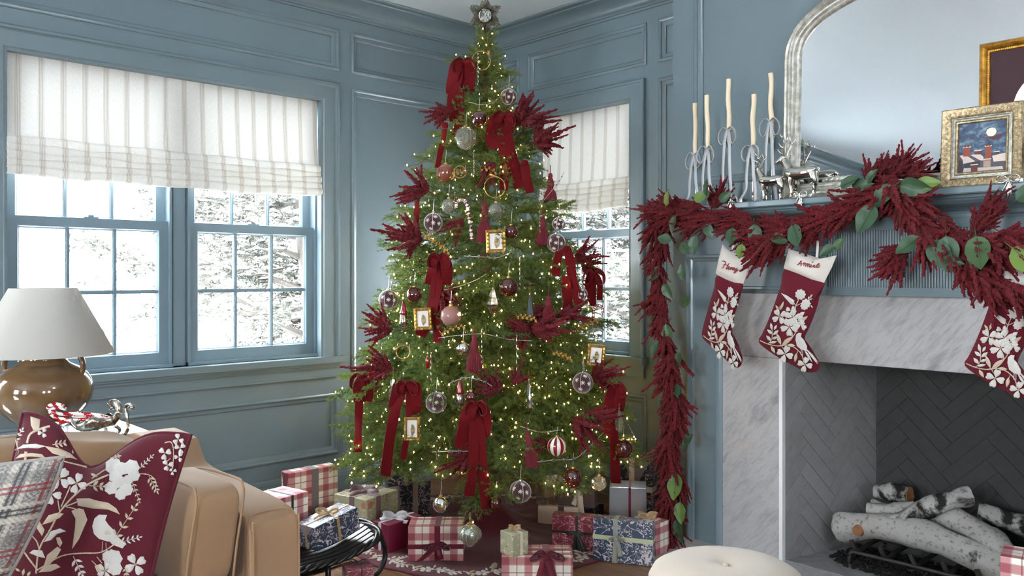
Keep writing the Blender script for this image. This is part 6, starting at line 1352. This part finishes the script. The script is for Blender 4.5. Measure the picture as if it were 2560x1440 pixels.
for a in ((1203, 152, 23, 'brass hunting horn near the tree top'), (1237, 468, 26, 'brass hunting horn above the upper tassel', 1.), (1008, 880, 17, 'brass horn at the left above the bell', 2.), (1150, 430, 15, 'small brass horn beside the amber ball', 3.)): horn(*a)
# gold leaf sprigs
gl = leaf_mesh(99, .016, .010); gl.materials.clear(); gl.materials.append(M['goldleaf'])
def gsprig(p0, p1, n_, label):
    d = tree_hit((p0[0]+p1[0])/2, (p0[1]+p1[1])/2, 1.03); a, b = at_d(*p0, d), at_d(*p1, d); t = thing('gilt_leaf_sprig', label, 'sprig', tuple(a), 'gilt leaf sprigs on the tree'); mb = MB(); tube(mb, smooth_path([a, (a+b)/2+UP*.006, b], 5), .0013, 5); mb.build('stem', M['goldleaf'], t)
    for k in range(n_):
        f = (k+.5)/n_; p = a+(b-a)*f+UP*.006*math.sin(f*3.14); v = nrm((b-a)/np.linalg.norm(b-a)*.6+(UP if k % 2 else -UP)*.8-FW*.3); zv = nrm(CAM-p); xv = nrm(np.cross(v, zv)); R = Matrix(np.stack([xv, v, np.cross(xv, v)], 1).tolist()).to_4x4(); R.translation = Vector(p-a); link('gilt_leaf', gl, t, matrix=R)
for a in (((1058, 585), (1122, 632), 13, 'gilt leaf sprig over the left amaranth'), ((1120, 440), (1165, 428), 9, 'gilt leaf sprig right of the amber ball'), ((1290, 790), (1340, 800), 9, 'gilt leaf sprig under the silver cone'), ((1100, 835), (1160, 815), 9, 'gilt leaf sprig below the rose ball'), ((1440, 825), (1500, 800), 10, 'gilt leaf sprig at the right edge'), ((1380, 880), (1430, 900), 9, 'gilt leaf sprig left of the lower right snowflake ball'), ((1200, 420), (1240, 432), 7, 'gilt leaf sprig under the central amaranth')): gsprig(*a)
# silver star wire garlands
starm = MB()
for sg in (0, 1):
    V = [A(0, 0, .0022 if sg == 0 else -.0022)]+[A(math.cos(k*math.pi/5+.31), math.sin(k*math.pi/5+.31), 0)*(.0105 if k % 2 == 0 else .0045) for k in range(10)]; starm.add(V, [((0, 1+k, 1+(k+1) % 10) if sg == 0 else (0, 1+(k+1) % 10, 1+k)) for k in range(10)])
sm_ = starm.mesh('star', M['chrome']); beadm = MB(); sphere(beadm, A(0, 0, 0), .0032, 8, 6); bm_ = beadm.mesh('bead', M['chrome'], True)
def wire(pts, label, stars):
    P = smooth_path([at_d(x, y, tree_hit(x, y, 1.05)) for x, y in pts], 8); t = thing('wire_garland', label, 'garland', tuple(P[0]), 'silver wire garlands on the tree'); mb = MB(); tube(mb, P, .0011, 5); mb.build('wire', M['silverthread'], t)
    for k in range(3, len(P)-2, 4):
        v = nrm(CAM-P[k]); R = orient(v, k); R.translation = Vector(P[k]-P[0]+v*.003); link('star' if stars else 'bead', sm_ if stars else bm_, t, matrix=R)
for a in (([(1095, 845), (1150, 838), (1210, 835), (1270, 848), (1330, 852)], 'silver bead wire crossing above the long tassel', False), ([(1160, 640), (1205, 642), (1240, 645), (1275, 632)], 'silver star wire just below the upper gold frame', True), ([(1340, 1155), (1390, 1150), (1440, 1145), (1480, 1110), (1510, 1080)], 'silver star wire low on the right', True), ([(1110, 725), (1150, 715), (1190, 700), (1215, 685)], 'silver bead wire right of the left bow', False), ([(1170, 255), (1215, 262), (1255, 240), (1275, 225)], 'silver bead wire around the upper tree', False), ([(1080, 1130), (1130, 1128), (1170, 1128)], 'silver star wire left of the central bow', True), ([(1300, 1065), (1350, 1080), (1400, 1075)], 'silver bead wire above the leaning tassel', False), ([(1120, 960), (1160, 945), (1200, 950), (1230, 965)], 'silver star wire under the long tassel', True), ([(1360, 500), (1385, 470), (1400, 450), (1410, 430)], 'silver bead spray by the window shade', False), ([(1570, 1060), (1578, 1075), (1585, 1090)], 'silver bead sprig at the far right', False)): wire(*a)
# velvet bows: each strip is (pixels along its centre line, width in pixels, how far it stands out)
def vbow(label, strips, knot, k=1.07):
    d = tree_hit(*knot, k); t = thing('velvet_bow', label, 'bow', tuple(at_d(*knot, d)), 'red velvet bows on the tree'); s_ = d/F
    for name, P2, w, out in strips:
        P = smooth_path([at_d(x, y, d-out*s_*math.sin(math.pi*min(1, .15+i/max(1, len(P2)-1)))) for i, (x, y) in enumerate(P2)], 6); n_ = len(P); mb = MB(); sd = [nrm(RT*math.cos(.5*math.sin(i*.35+P2[0][0]))-FW*math.sin(.5*math.sin(i*.35+P2[0][0]))) for i in range(n_)]
        ww = [1.2*w*s_*(1-.35*max(0, .18-i/(n_-1))/.18) for i in range(n_)]; strip(mb, P, np.array(sd), ww, th=.0018, cup=.08); mb.build(name, M['velvet'], t, smooth=True, angle=60)
    if sum(1 for q_ in strips if q_[0] == 'loop') > 1:
        for sg in (-1, 1):
            kx, ky = knot; P = smooth_path([at_d(kx+a_, ky+b_, d-o_*s_) for a_, b_, o_ in ((0, 0, 7), (sg*12, -9, 14), (sg*24, 2, 16), (sg*25, 22, 12), (sg*12, 26, 9), (sg*2, 6, 7))], 5); mb = MB(); strip(mb, P, nrm(-FW+UP*.35+RT*.15*sg), 24*s_, th=.0018); mb.build('loop', M['velvet'], t, smooth=True, angle=60)
    mb = MB(); c = at_d(*knot, d-6*s_); superq(mb, c, RT*9*s_, -FW*7*s_, UP*8*s_, .6, .6, 16, 10); mb.build('knot', M['velvet'], t, smooth=True)
T_, L_ = 'tail', 'loop'
vbow('topmost red velvet bow, left of the tree top', [(L_, [(1160, 155), (1142, 165), (1132, 195), (1130, 235)], 26, 16), (L_, [(1165, 150), (1174, 160), (1175, 195), (1174, 228)], 24, 18), (T_, [(1150, 165), (1138, 220), (1132, 270), (1140, 300)], 26, 8), (T_, [(1155, 165), (1152, 230), (1148, 290), (1144, 345)], 20, 6)], (1160, 160))
vbow('second red velvet bow from the top with long split tails', [(L_, [(1258, 285), (1238, 300), (1228, 340), (1240, 370)], 26, 18), (L_, [(1262, 285), (1272, 300), (1272, 325), (1265, 350)], 20, 18), (T_, [(1258, 300), (1268, 350), (1284, 410), (1300, 470)], 26, 8), (T_, [(1255, 300), (1258, 370), (1262, 430), (1258, 475)], 20, 6)], (1260, 292))
vbow('short red velvet ribbon tail just right of the second bow', [(T_, [(1312, 405), (1314, 430), (1318, 455), (1326, 482)], 20, 6)], (1312, 408), 1.0)
vbow('red velvet bow with two long tails on the left side', [(L_, [(1098, 640), (1084, 650), (1080, 680), (1072, 710)], 20, 16), (L_, [(1100, 640), (1114, 655), (1118, 690), (1112, 710)], 24, 18), (T_, [(1098, 650), (1090, 720), (1078, 780), (1050, 840)], 26, 8), (T_, [(1102, 650), (1098, 720), (1094, 790), (1094, 856)], 20, 6)], (1098, 645))
vbow('bright red velvet bow against the small window', [(L_, [(1415, 618), (1400, 630), (1392, 660), (1390, 690)], 18, 12), (T_, [(1418, 615), (1426, 660), (1434, 710), (1448, 760)], 20, 10), (T_, [(1414, 690), (1416, 720), (1420, 750), (1418, 785)], 22, 6)], (1415, 622))
vbow('small red velvet bow at the right edge before the window', [(L_, [(1482, 682), (1472, 700), (1474, 730), (1482, 760)], 16, 12), (L_, [(1486, 682), (1496, 695), (1500, 720), (1498, 750)], 12, 12), (T_, [(1484, 690), (1482, 725), (1484, 765)], 14, 4)], (1484, 685))
vbow('red velvet bow hanging at the far left edge', [(L_, [(905, 940), (898, 960), (897, 985), (900, 1005)], 24, 14), (L_, [(908, 940), (918, 965), (924, 985), (920, 1003)], 18, 16), (T_, [(902, 950), (898, 1010), (896, 1070), (894, 1130)], 17, 6)], (905, 945))
vbow('red velvet bow low on the left with one long tail', [(L_, [(1018, 955), (1000, 965), (986, 1000), (982, 1020)], 22, 14), (L_, [(1022, 955), (1036, 970), (1040, 1005), (1032, 1035)], 28, 18), (T_, [(1012, 965), (990, 1020), (974, 1100), (964, 1190)], 22, 8), (T_, [(1022, 970), (1022, 1030), (1018, 1080), (1008, 1148)], 13, 6)], (1018, 962))
vbow('large red velvet bow at the lower centre with two long tails', [(L_, [(1188, 1008), (1172, 1030), (1160, 1075), (1152, 1120)], 30, 18), (L_, [(1196, 1008), (1212, 1020), (1220, 1055), (1216, 1090)], 16, 18), (T_, [(1185, 1015), (1184, 1090), (1182, 1170), (1172, 1240)], 22, 8), (T_, [(1192, 1015), (1200, 1090), (1208, 1180), (1217, 1272)], 24, 6)], (1190, 1012), 1.10)
vbow('long red velvet bow at the lower right edge', [(L_, [(1536, 965), (1524, 1000), (1520, 1045), (1520, 1085)], 24, 14), (L_, [(1540, 965), (1552, 980), (1554, 1010), (1548, 1025)], 18, 16), (T_, [(1534, 970), (1534, 1050), (1536, 1130), (1540, 1208)], 21, 8)], (1536, 968))
vbow('red velvet ribbon peeking out on the upper left', [(T_, [(1112, 312), (1108, 350), (1100, 385), (1094, 420)], 12, 4)], (1112, 314), 1.0)
vbow('red velvet ribbon hanging behind the highest snowflake ball', [(T_, [(1043, 480), (1042, 520), (1040, 560), (1036, 590)], 12, 4)], (1043, 482), 1.0)
# ------------------------------------------------------------------ wrapping papers
def m_plaid():
    n = N('pink_plaid_paper'); x, y, _ = n.sep(n.coord('UV'))[:3]
    def bands(co, lst, per=.088):
        ph = n.math('FRACT', n.math('ADD', n.math('DIVIDE', co, per), 10.13)); out = []
        for p, w in lst: out.append(n.step(n.math('ABSOLUTE', n.math('SUBTRACT', ph, p)), w*1.04, w*.96))
        return out
    c = lin((250, 243, 228)); wx, l1x, l2x, l3x = bands(x, [(.30, .15), (.80, .018), (.135, .008), (.465, .008)]); wy, l1y, l2y, l3y = bands(y, [(.30, .15), (.80, .018), (.135, .008), (.465, .008)])
    c = n.mix(n.math('MULTIPLY', wx, .72), c, lin((186, 62, 96))); c = n.mix(n.math('MULTIPLY', wy, .72), c, lin((186, 62, 96)), 'MULTIPLY')
    for q in (l1x, l1y, l2x, l2y, l3x, l3y): c = n.mix(n.math('MULTIPLY', q, .8), c, lin((118, 26, 44)))
    n.p(Base_Color=c, Roughness=.38, Coat_Weight=.1); return n.m
def m_toile(name, base, pat, sc=1., rough=.32):
    n = N(name); uv = n.coord('UV'); wv = n.new('ShaderNodeVectorMath', operation='MULTIPLY_ADD'); n.l.new(n.noise(uv, 28.*sc, 3., out=1), wv.inputs[0]); wv.inputs[1].default_value = (.030, .030, 0); n.l.new(uv, wv.inputs[2])
    br = n.noise(wv.outputs[0], 17.*sc, 2., .5, .8); vine = n.step(n.math('ABSOLUTE', n.math('SUBTRACT', br, .5)), .022, .010)
    dens = n.step(n.noise(uv, 15.*sc, 2.), .44, .56); bl = n.step(n.vor(wv.outputs[0], 150.*sc), .46, .36); blo = n.math('MULTIPLY', bl, dens)
    f = n.math('MAXIMUM', vine, blo); n.p(Base_Color=n.mix(f, lin(base), lin(pat)), Roughness=rough, Coat_Weight=.15); return n.m
def m_floral():
    n = N('sage_floral_paper'); uv = n.coord('UV'); wp = n.noise(uv, 30., 3., out=1); wv = n.new('ShaderNodeVectorMath', operation='MULTIPLY_ADD'); n.l.new(wp, wv.inputs[0]); wv.inputs[1].default_value = (.03, .03, 0); n.l.new(uv, wv.inputs[2])
    c = n.mix(n.noise(uv, 8., 2.), lin((158, 158, 128)), lin((184, 182, 154))); v = n.step(n.math('ABSOLUTE', n.math('SUBTRACT', n.noise(wv.outputs[0], 22., 2., .5, 1.2), .5)), .02, .008); c = n.mix(v, c, lin((212, 204, 178)))
    lf = n.math('MULTIPLY', n.step(n.vor(wv.outputs[0], 90.), .36, .28), n.step(n.noise(uv, 24.), .5, .6)); c = n.mix(lf, c, lin((96, 106, 78)))
    d = n.vor(uv, 13., rand=.8); rs_ = n.step(d, .25, .19); rc = n.mix(n.noise(uv, 160., 3.), lin((150, 74, 50)), lin((216, 156, 126))); c = n.mix(rs_, c, rc); n.p(Base_Color=c, Roughness=.4, Coat_Weight=.1); return n.m
M['plaid'] = m_plaid(); M['navy'] = m_toile('navy_toile_paper', (34, 40, 54), (176, 156, 152)); M['bluetoile'] = m_toile('slate_toile_paper', (52, 68, 90), (212, 200, 204)); M['pinktoile'] = m_toile('rose_toile_paper', (132, 54, 68), (214, 156, 160), 1.2); M['floral'] = m_floral()
M['foil'] = basic('silver_foil_paper', (206, 210, 216), .28, .75, bump=.25, bs=25., bd=.004); M['pearl'] = basic('pearl_paper', (232, 214, 198), .3, .15, coat=.3, bump=.2, bs=22., bd=.003); M['taupe'] = basic('taupe_paper', (108, 90, 86), .35, .2, bump=.15, bs=22., bd=.003); M['burgp'] = basic('burgundy_paper', (112, 22, 52), .4, .1, bump=.12, bs=22., bd=.003); M['inkp'] = basic('ink_blue_paper', (24, 26, 40), .35)
RB = {'grey': (120, 116, 114), 'dgreen': (36, 48, 38), 'gold': (178, 146, 104), 'mauve': (118, 92, 96), 'taupe': (150, 126, 112), 'pink': (214, 190, 194), 'silver': (196, 196, 204), 'wine': (110, 14, 40), 'cream': (226, 210, 188), 'sage': (190, 196, 160), 'brown': (92, 66, 52), 'ink': (30, 32, 52), 'cord': (52, 22, 34), 'pewter': (150, 152, 138)}
for k_, v_ in RB.items(): M['r_'+k_] = basic(k_+'_ribbon', v_, .42, sheen=.3, var=.05, vs=60.)
def bow_mesh(w, size, tails, seed, droop=.25, loops=2):
    """bow in local coordinates: x across, y away from the parcel, z up; returns loops+knot and tails"""
    r = random.Random(seed); lo = MB(); ta = MB()
    for q in range(loops):
        for sg in (-1, 1):
            s_ = size*(1-.22*(q > 0))*r.uniform(.9, 1.1); up = (.35 if q else .12)*s_*r.uniform(.6, 1.2)
            P = [A(0, .004, 0), A(sg*s_*.4, .010+.10*s_, up+.14*s_), A(sg*s_*.85, .012+.2*s_, up+.06*s_), A(sg*s_*1., .010+.16*s_, up-.12*s_-droop*s_*.3), A(sg*s_*.72, .008+.06*s_, up-.20*s_-droop*s_*.4), A(sg*s_*.3, .005, -.06*s_), A(0, .004, 0)]
            strip(lo, smooth_path(P, 5), A(0, .75, .65), w, th=.0008)
    for k, (dx, dz) in enumerate(tails):
        n_ = 6; P = [A(0, .004, 0), A(dx*.3, .006, dz*.3+.004), A(dx*.65, .006+.004*(-1)**k, dz*.66), A(dx, .006, dz)]; strip(ta, smooth_path(P, 5), A(.9, .2, .35) if abs(dz) > abs(dx) else A(0, .4, .9), w, th=.0008)
    superq(lo, A(0, .008, 0), A(w*.42, 0, 0), A(0, .006, 0), A(0, 0, w*.46), .6, .6, 12, 8); return lo.mesh('bow', None, True), ta.mesh('bow_tail', None, True) if tails else None
def gift(label, spec, paper, bands=(), bow=None, tilt=0.):
    x, y, z0, yaw, wr, wl, h = spec; ya = math.radians(yaw); t = thing('wrapped_gift', label, 'gift', (x, y, z0), 'wrapped gifts around the tree'); t.rotation_euler = (0, -math.radians(tilt), ya)
    mb = MB(); V = [(0, 0, 0), (wr, 0, 0), (wr, wl, 0), (0, wl, 0), (0, 0, h), (wr, 0, h), (wr, wl, h), (0, wl, h)]; UV = []
    for f in BOXF:
        pts = [V[i] for i in f]; ax = [k for k in range(3) if len({round(p[k], 6) for p in pts}) > 1]; UV.append([(p[ax[0]], p[ax[1]]) for p in pts])
    mb.add(V, BOXF, 0, UV); o = link('parcel', mb.mesh('parcel', M[paper]), t); b = o.modifiers.new('soft_edges', 'BEVEL'); b.width = .0035; b.segments = 2
    # folded paper flap on the end
    mb = MB(); e = .0006; mb.add([(wr+e, wl*.08, h*.98), (wr+e, wl*.92, h*.98), (wr+e, wl*.5, h*.52), (wr+e*2.5, wl*.5, h*.75)], [(0, 3, 1), (1, 3, 2), (2, 3, 0)]); link('folded_flap', mb.mesh('folded_flap', M[paper]), t); mb = MB(); mb.add([(-e, wl*.92, h*.98), (-e, wl*.08, h*.98), (-e, wl*.5, h*.5), (-e*2.5, wl*.5, h*.75)], [(0, 3, 1), (1, 3, 2), (2, 3, 0)])
    link('folded_flap', mb.mesh('folded_flap', M[paper]), t)
    for ax, col, w, pos in bands:
        q = .0011; mb = MB()
        if ax == 'y': c = wr*pos; P = [(c, -q, -0), (c, -q, h/2), (c, -q, h+q), (c, wl/2, h+q), (c, wl+q, h+q), (c, wl+q, h/2), (c, wl+q, 0)]; sd = A(1, 0, 0)
        elif ax == 'x': c = wl*pos; P = [(-q, c, 0), (-q, c, h/2), (-q, c, h+q), (wr/2, c, h+q), (wr+q, c, h+q), (wr+q, c, h/2), (wr+q, c, 0)]; sd = A(0, 1, 0)
        else: c = h*pos; P = [(-q, -q, c), (wr/2, -q, c), (wr+q, -q, c), (wr+q, wl+q, c), (-q, wl+q, c), (-q, -q, c)]; sd = A(0, 0, 1)
        strip(mb, P, sd, w, th=.0008); link('ribbon', mb.mesh('ribbon', M['r_'+col]), t)
    if bow:
        face, col, w, size, tails, pos, seed = bow; lo, ta = bow_mesh(w, size, tails, seed)
        if face == 'top': Rm = Matrix(((1, 0, 0), (0, 0, 1), (0, 1, 0))).to_4x4(); Rm = Matrix.Rotation(math.radians(45-yaw), 4, 'Z')@Matrix(((1, 0, 0, 0), (0, 0, -1, 0), (0, 1, 0, 0), (0, 0, 0, 1))); Rm.translation = Vector((wr*pos[0], wl*pos[1], h+.002))
        else: Rm = Matrix.Rotation(math.pi, 4, 'Z'); Rm.translation = Vector((wr*pos[0], -.002, h*pos[1]))
        if face == 'top':   # y of the bow away from the top
            Rm = Matrix.Rotation(math.radians(46-yaw), 4, 'Z')@Matrix(((1, 0, 0, 0), (0, 0, .9, 0), (0, 1, .25, 0), (0, 0, 0, 1))); Rm.translation = Vector((wr*pos[0], wl*pos[1], h+.002))
        for m_, nm in ((lo, 'bow'), (ta, 'bow_tail')):
            if m_: m_.materials.clear(); m_.materials.append(M['r_'+col]); link(nm, m_, t, matrix=Rm)
    return t
gift('tall plaid gift with grey ribbon standing against the left wall', (.45, -1.648, 0, 90, .257, .075, .287), 'plaid', [('y', 'grey', .036, .52)], ('front', 'grey', .026, .05, [(-.05, -.06), (.05, -.05)], (.58, .30), 1))
gift('plaid gift with thin dark ribbon on the sled beside the sofa', (1.027, -2.002, .1505, 101.7, .144, .150, .197), 'plaid', [('y', 'dgreen', .009, .45), ('h', 'dgreen', .009, .25)])
gift('slate floral-sprigged gift with gold bow tilted on the sled', (1.185, -1.930, .168, 98, .212, .115, .093), 'bluetoile', [('y', 'gold', .012, .52), ('x', 'gold', .012, .5)], ('top', 'gold', .010, .042, [(-.05, -.04), (.04, -.05)], (.52, .45), 2), tilt=9)
gift('sage floral gift with mauve ribbon behind the burgundy box', (.801, -1.457, 0, 105, .212, .202, .199), 'floral', [('y', 'mauve', .030, .35), ('x', 'mauve', .030, .45)], ('top', 'mauve', .026, .062, [(-.06, -.05), (.07, -.04)], (.38, .45), 3))
gift('dark navy sprigged gift with taupe ribbon behind the floral one', (.640, -1.165, 0, 60, .150, .160, .199), 'navy', [('y', 'taupe', .026, .5)])
gift('navy sprigged gift with pink ribbon stacked under the left branches', (.685, -1.262, .200, 72, .120, .150, .112), 'navy', [('x', 'pink', .020, .5), ('y', 'taupe', .022, .7)])
gift('plain burgundy gift with silver ribbon and bow', (.970, -1.456, 0, 97.5, .200, .110, .123), 'burgp', [('x', 'silver', .018, .55), ('y', 'silver', .014, .75)], ('top', 'silver', .018, .052, [(-.06, -.03), (.06, -.05)], (.4, .5), 4))
gift('plaid gift with wine red bow in front of the burgundy one', (1.112, -1.462, .004, 47.8, .231, .139, .147), 'plaid', [('y', 'wine', .024, .53), ('h', 'wine', .020, .42)], ('front', 'wine', .026, .046, [(-.015, -.052), (.085, -.068)], (.53, .42), 5))
gift('plaid gift with long-tailed wine bow at the front of the skirt', (1.597, -1.378, .004, 46, .273, .125, .127), 'plaid', [('y', 'wine', .028, .63), ('x', 'wine', .026, .5)], ('front', 'wine', .030, .058, [(-.035, -.105), (.038, -.110)], (.63, .96), 6))
gift('small sage floral cube standing on the front plaid gift', (1.655, -1.375, .1325, 84.6, .078, .078, .087), 'floral', [('y', 'cream', .012, .55)], ('top', 'gold', .012, .020, [(-.02, -.015)], (.5, .5), 7))
gift('rose patterned gift with dark green ribbon and bow', (1.410, -.907, .004, 30.8, .184, .060, .151), 'pinktoile', [('y', 'dgreen', .012, .60), ('h', 'dgreen', .010, .52)], ('front', 'dgreen', .013, .036, [(-.02, -.085), (.02, -.09), (-.05, -.10)], (.60, .50), 8))
gift('large slate blossom-print gift with pale green ribbon at the right', (1.623, -.879, .001, 27.1, .251, .055, .180), 'bluetoile', [('h', 'sage', .019, .56), ('y', 'pewter', .019, .38)], ('front', 'pewter', .020, .026, [(.008, -.10), (-.018, -.07)], (.40, .56), 9))
gift('silver foil gift with thin wine ribbon under the right branches', (1.423, -.537, .0, 38, .172, .140, .212), 'foil', [('y', 'wine', .011, .55), ('h', 'wine', .012, .26)])
gift('pearl white gift with brown ribbon below the oxblood ball', (1.109, -.693, .0, 38.2, .203, .144, .089), 'pearl', [('y', 'brown', .028, .55)], ('top', 'brown', .026, .05, [(-.03, -.02)], (.2, .3), 10))
gift('taupe gift with cream trailing ribbon on the pearl one', (1.156, -.612, .0895, 25.1, .190, .080, .086), 'taupe', [('y', 'cream', .028, .62)], ('front', 'cream', .026, .030, [(-.012, -.11), (.03, -.075)], (.62, .98), 11))
gift('pale pearl gift half hidden behind the taupe one', (.985, -.520, 0, 46.7, .100, .120, .160), 'pearl', [('y', 'cream', .022, .6)])
gift('tall navy blossom-print gift with cream ribbon by the right wall', (1.407, -.190, 0, 107.7, .068, .172, .275), 'navy', [('x', 'cream', .028, .62), ('h', 'cream', .028, .48)])
gift('plaid gift with gold bow half hidden by the slate one', (1.777, -.648, .001, 93.4, .102, .136, .135), 'plaid', [('x', 'gold', .014, .5)], ('top', 'gold', .016, .040, [(-.04, -.03), (.03, -.03)], (.5, .6), 12))
gift('ink blue gift with satin bow in the shade of the tree', (1.205, -.480, 0, 46.7, .105, .08, .080), 'inkp', [('y', 'ink', .018, .5)], ('front', 'ink', .022, .035, [(-.02, -.04), (.03, -.04)], (.5, .8), 13))
gift('small rose patterned gift tied with dark cord in front of the sled', (1.305, -1.880, 0, 67.4, .101, .101, .115), 'pinktoile', [('y', 'cord', .0045, .55), ('x', 'cord', .0045, .5)], ('top', 'cord', .004, .035, [(-.03, -.02), (.02, -.03)], (.5, .5), 14))
q = at_y(2500, 1392, -.62); gift('plaid gift at the lower right corner of the picture', (q[0], -.62, .0035, 12, .16, .14, q[2]), 'plaid', [])
# ------------------------------------------------------------------ tree skirt
SX, SY, SR = .985, -.925, .665
def skz(x, y):
    r = math.hypot(x-SX, y-SY); a = math.atan2(y-SY, x-SX); rc = math.hypot(x-TX, y-TY); f = min(1, r/SR)
    return .0035+.150*math.exp(-(rc/.135)**2)*(1-math.exp(-(rc/.05)**2)*.3)+.006*max(0, math.sin(a*9+2*r*6))*f*(1-f)*3*(1-f**4)+.010*max(0, math.sin(a*5+1))**2*max(0, 1-abs(f-.5)*3)
sk = thing('tree_skirt', 'round burgundy tree skirt with cream embroidered border', 'tree skirt', (SX, SY, 0)); mb = MB(); V = []; nr2, na = 34, 120
for i in range(nr2+1):
    for j in range(na):
        a = 2*math.pi*j/na; r = .07+(SR*(1+.012*math.sin(a*16))-.07)*(i/nr2); x, y = SX+(TX-SX)*(1-i/nr2)+r*math.cos(a), SY+(TY-SY)*(1-i/nr2)+r*math.sin(a); V.append((x, y, skz(x, y)))
Fs = [(i*na+j, (i+1)*na+j, (i+1)*na+(j+1) % na, i*na+(j+1) % na) for i in range(nr2) for j in range(na)]; mb.add(V, Fs); o = mb.build('cloth', M['burg'], sk, smooth=True); md = o.modifiers.new('thick', 'SOLIDIFY'); md.thickness = .0025; md.offset = -1
class SkSurf:
    def inv(s, x, y): return x, y
    def at(s, u, v, off=0.): return A(u, v, skz(u, v)+off)
for k in range(16):
    a0 = 2*math.pi*k/16+.1; e = Emb2(SkSurf(), None, .003); R0 = SR*.885; ca, sa = math.cos(a0), math.sin(a0)
    def TR(x, y): rr = R0+y*.001; aa = a0+x*.001/R0; return SX+rr*math.cos(aa), SY+rr*math.sin(aa)
    e.tr = TR
    e.stem([(-110, -10), (-60, 15), (0, -5), (60, 12), (115, -8)], 5, 1); e.petals(-30, 5, 30, 5, 20*k); e.petals(40, -12, 26, 4, 50+k*30); e.petals(85, 20, 20, 4, 10)
    for q_ in ((-95, -5, 38, 13, 60, 0), (-85, 5, 36, 13, -50, 1), (-60, 10, 40, 14, 110, 1), (5, 0, 40, 14, -70, 1), (15, -5, 44, 15, 60, 0), (65, 8, 36, 12, -60, 1), (100, 0, 30, 11, 40, 0), (-10, -20, 34, 12, -100, 0)): e.leaf(*q_)
    if k % 2 == 0: e.sprig(10, -30, 30, -95, 4, 24)
    e.build('embroidery', sk)
# ------------------------------------------------------------------ black sled under the left gifts
M['blackiron'] = basic('black_painted_rattan', (22, 23, 26), .35, var=.2, vs=60.)
sl = thing('sled', 'black woven decorative sled holding gifts beside the sofa', 'sled', (1.08, -2.0, 0)); y0_, y1_ = -2.34, -1.66
def slz(y): return .138+.055*max(0, (y+1.90)/.24)**1.7+.03*max(0, (-2.22-y)/.12)**1.5
for k in range(9):
    f = k/8; xx = .945+.27*f; ys = np.linspace(y0_+.03*abs(f-.5), y1_-.10*abs(f-.5)**1.5, 22); mb = MB(); strip(mb, [A(xx-(.01*(yy-y1_)), yy, slz(yy)) for yy in ys], A(1, 0, 0), .024, th=.006); mb.build('slat', M['blackiron'], sl)
mb = MB(); P = [A(.920, y, slz(y)) for y in np.linspace(y0_, y1_-.05, 16)]+[A(.96, y1_-.01, slz(y1_)), A(1.08, y1_+.012, slz(y1_)+.004), A(1.20, y1_-.01, slz(y1_))]+[A(1.240, y, slz(y)) for y in np.linspace(y1_-.05, y0_, 16)]+[A(1.20, y0_-.03, slz(y0_)), A(1.08, y0_-.04, slz(y0_)), A(.96, y0_-.03, slz(y0_))]
P = smooth_path(P, 4, True); P = np.vstack([P, P[:2]])
for ph in (0, 1, 2):
    Q = []
    for i in range(len(P)):
        a, b = frame_of(P[min(i+1, len(P)-1)]-P[max(i-1, 0)]); an = i*.55+ph*2.094; Q.append(P[i]+(a*math.cos(an)+b*math.sin(an))*.0075)
    mb = MB(); tube(mb, Q, .0085, 6); mb.build('braided_rim', M['blackiron'], sl, smooth=True)
for xx in (.95, 1.21):
    for yy in (-2.2, -1.90): mb = MB(); tube(mb, [(xx, yy, .008), (xx, yy, slz(yy))], .011, 8); mb.build('leg', M['blackiron'], sl, smooth=True)
    mb = MB(); tube(mb, smooth_path([A(xx, -2.34, .012), A(xx, -2.1, .011), A(xx, -1.80, .011), A(xx-.02, -1.68, .020), A(xx-.04, -1.620, .060), A(xx-.04, -1.622, .120), A(xx-.02, -1.655, .175)], 5), .0105, 8); mb.build('runner', M['blackiron'], sl, smooth=True)

# ------------------------------------------------------------------ added fill lamp, out of view to the right of the picture
PX, PY, PZ = 4.3, -2.2, 2.26; pd = thing('fill_globe', 'added fill light, an unseen frosted globe hung right of the fireplace', 'lamp', (PX, PY, H))
M['brass'] = basic('aged_brass', (150, 120, 70), .3, 1.); mb = MB(); lathe(mb, [(0, H-.02), (.06, H-.02), (.065, H-.002), (0, H-.002)], 24, (PX, PY, 0)); mb.build('canopy', M['brass'], pd, smooth=True, angle=40)
mb = MB(); tube(mb, [(PX, PY, H-.02), (PX, PY, PZ+.21)], .007, 8); lathe(mb, [(.05, PZ+.19), (.055, PZ+.205), (.02, PZ+.225), (0, PZ+.225)], 20, (PX, PY, 0)); mb.build('stem', M['brass'], pd, smooth=True, angle=40)
n = N('fill_globe_glow'); M['globe'] = n.p(Base_Color=(.9, .9, .9, 1), Emission_Color=(.95, .98, 1., 1), Emission_Strength=6.)
mb = MB(); sphere(mb, A(PX, PY, PZ), .20, 16, 8); mb.build('globe', M['globe'], pd, smooth=True)
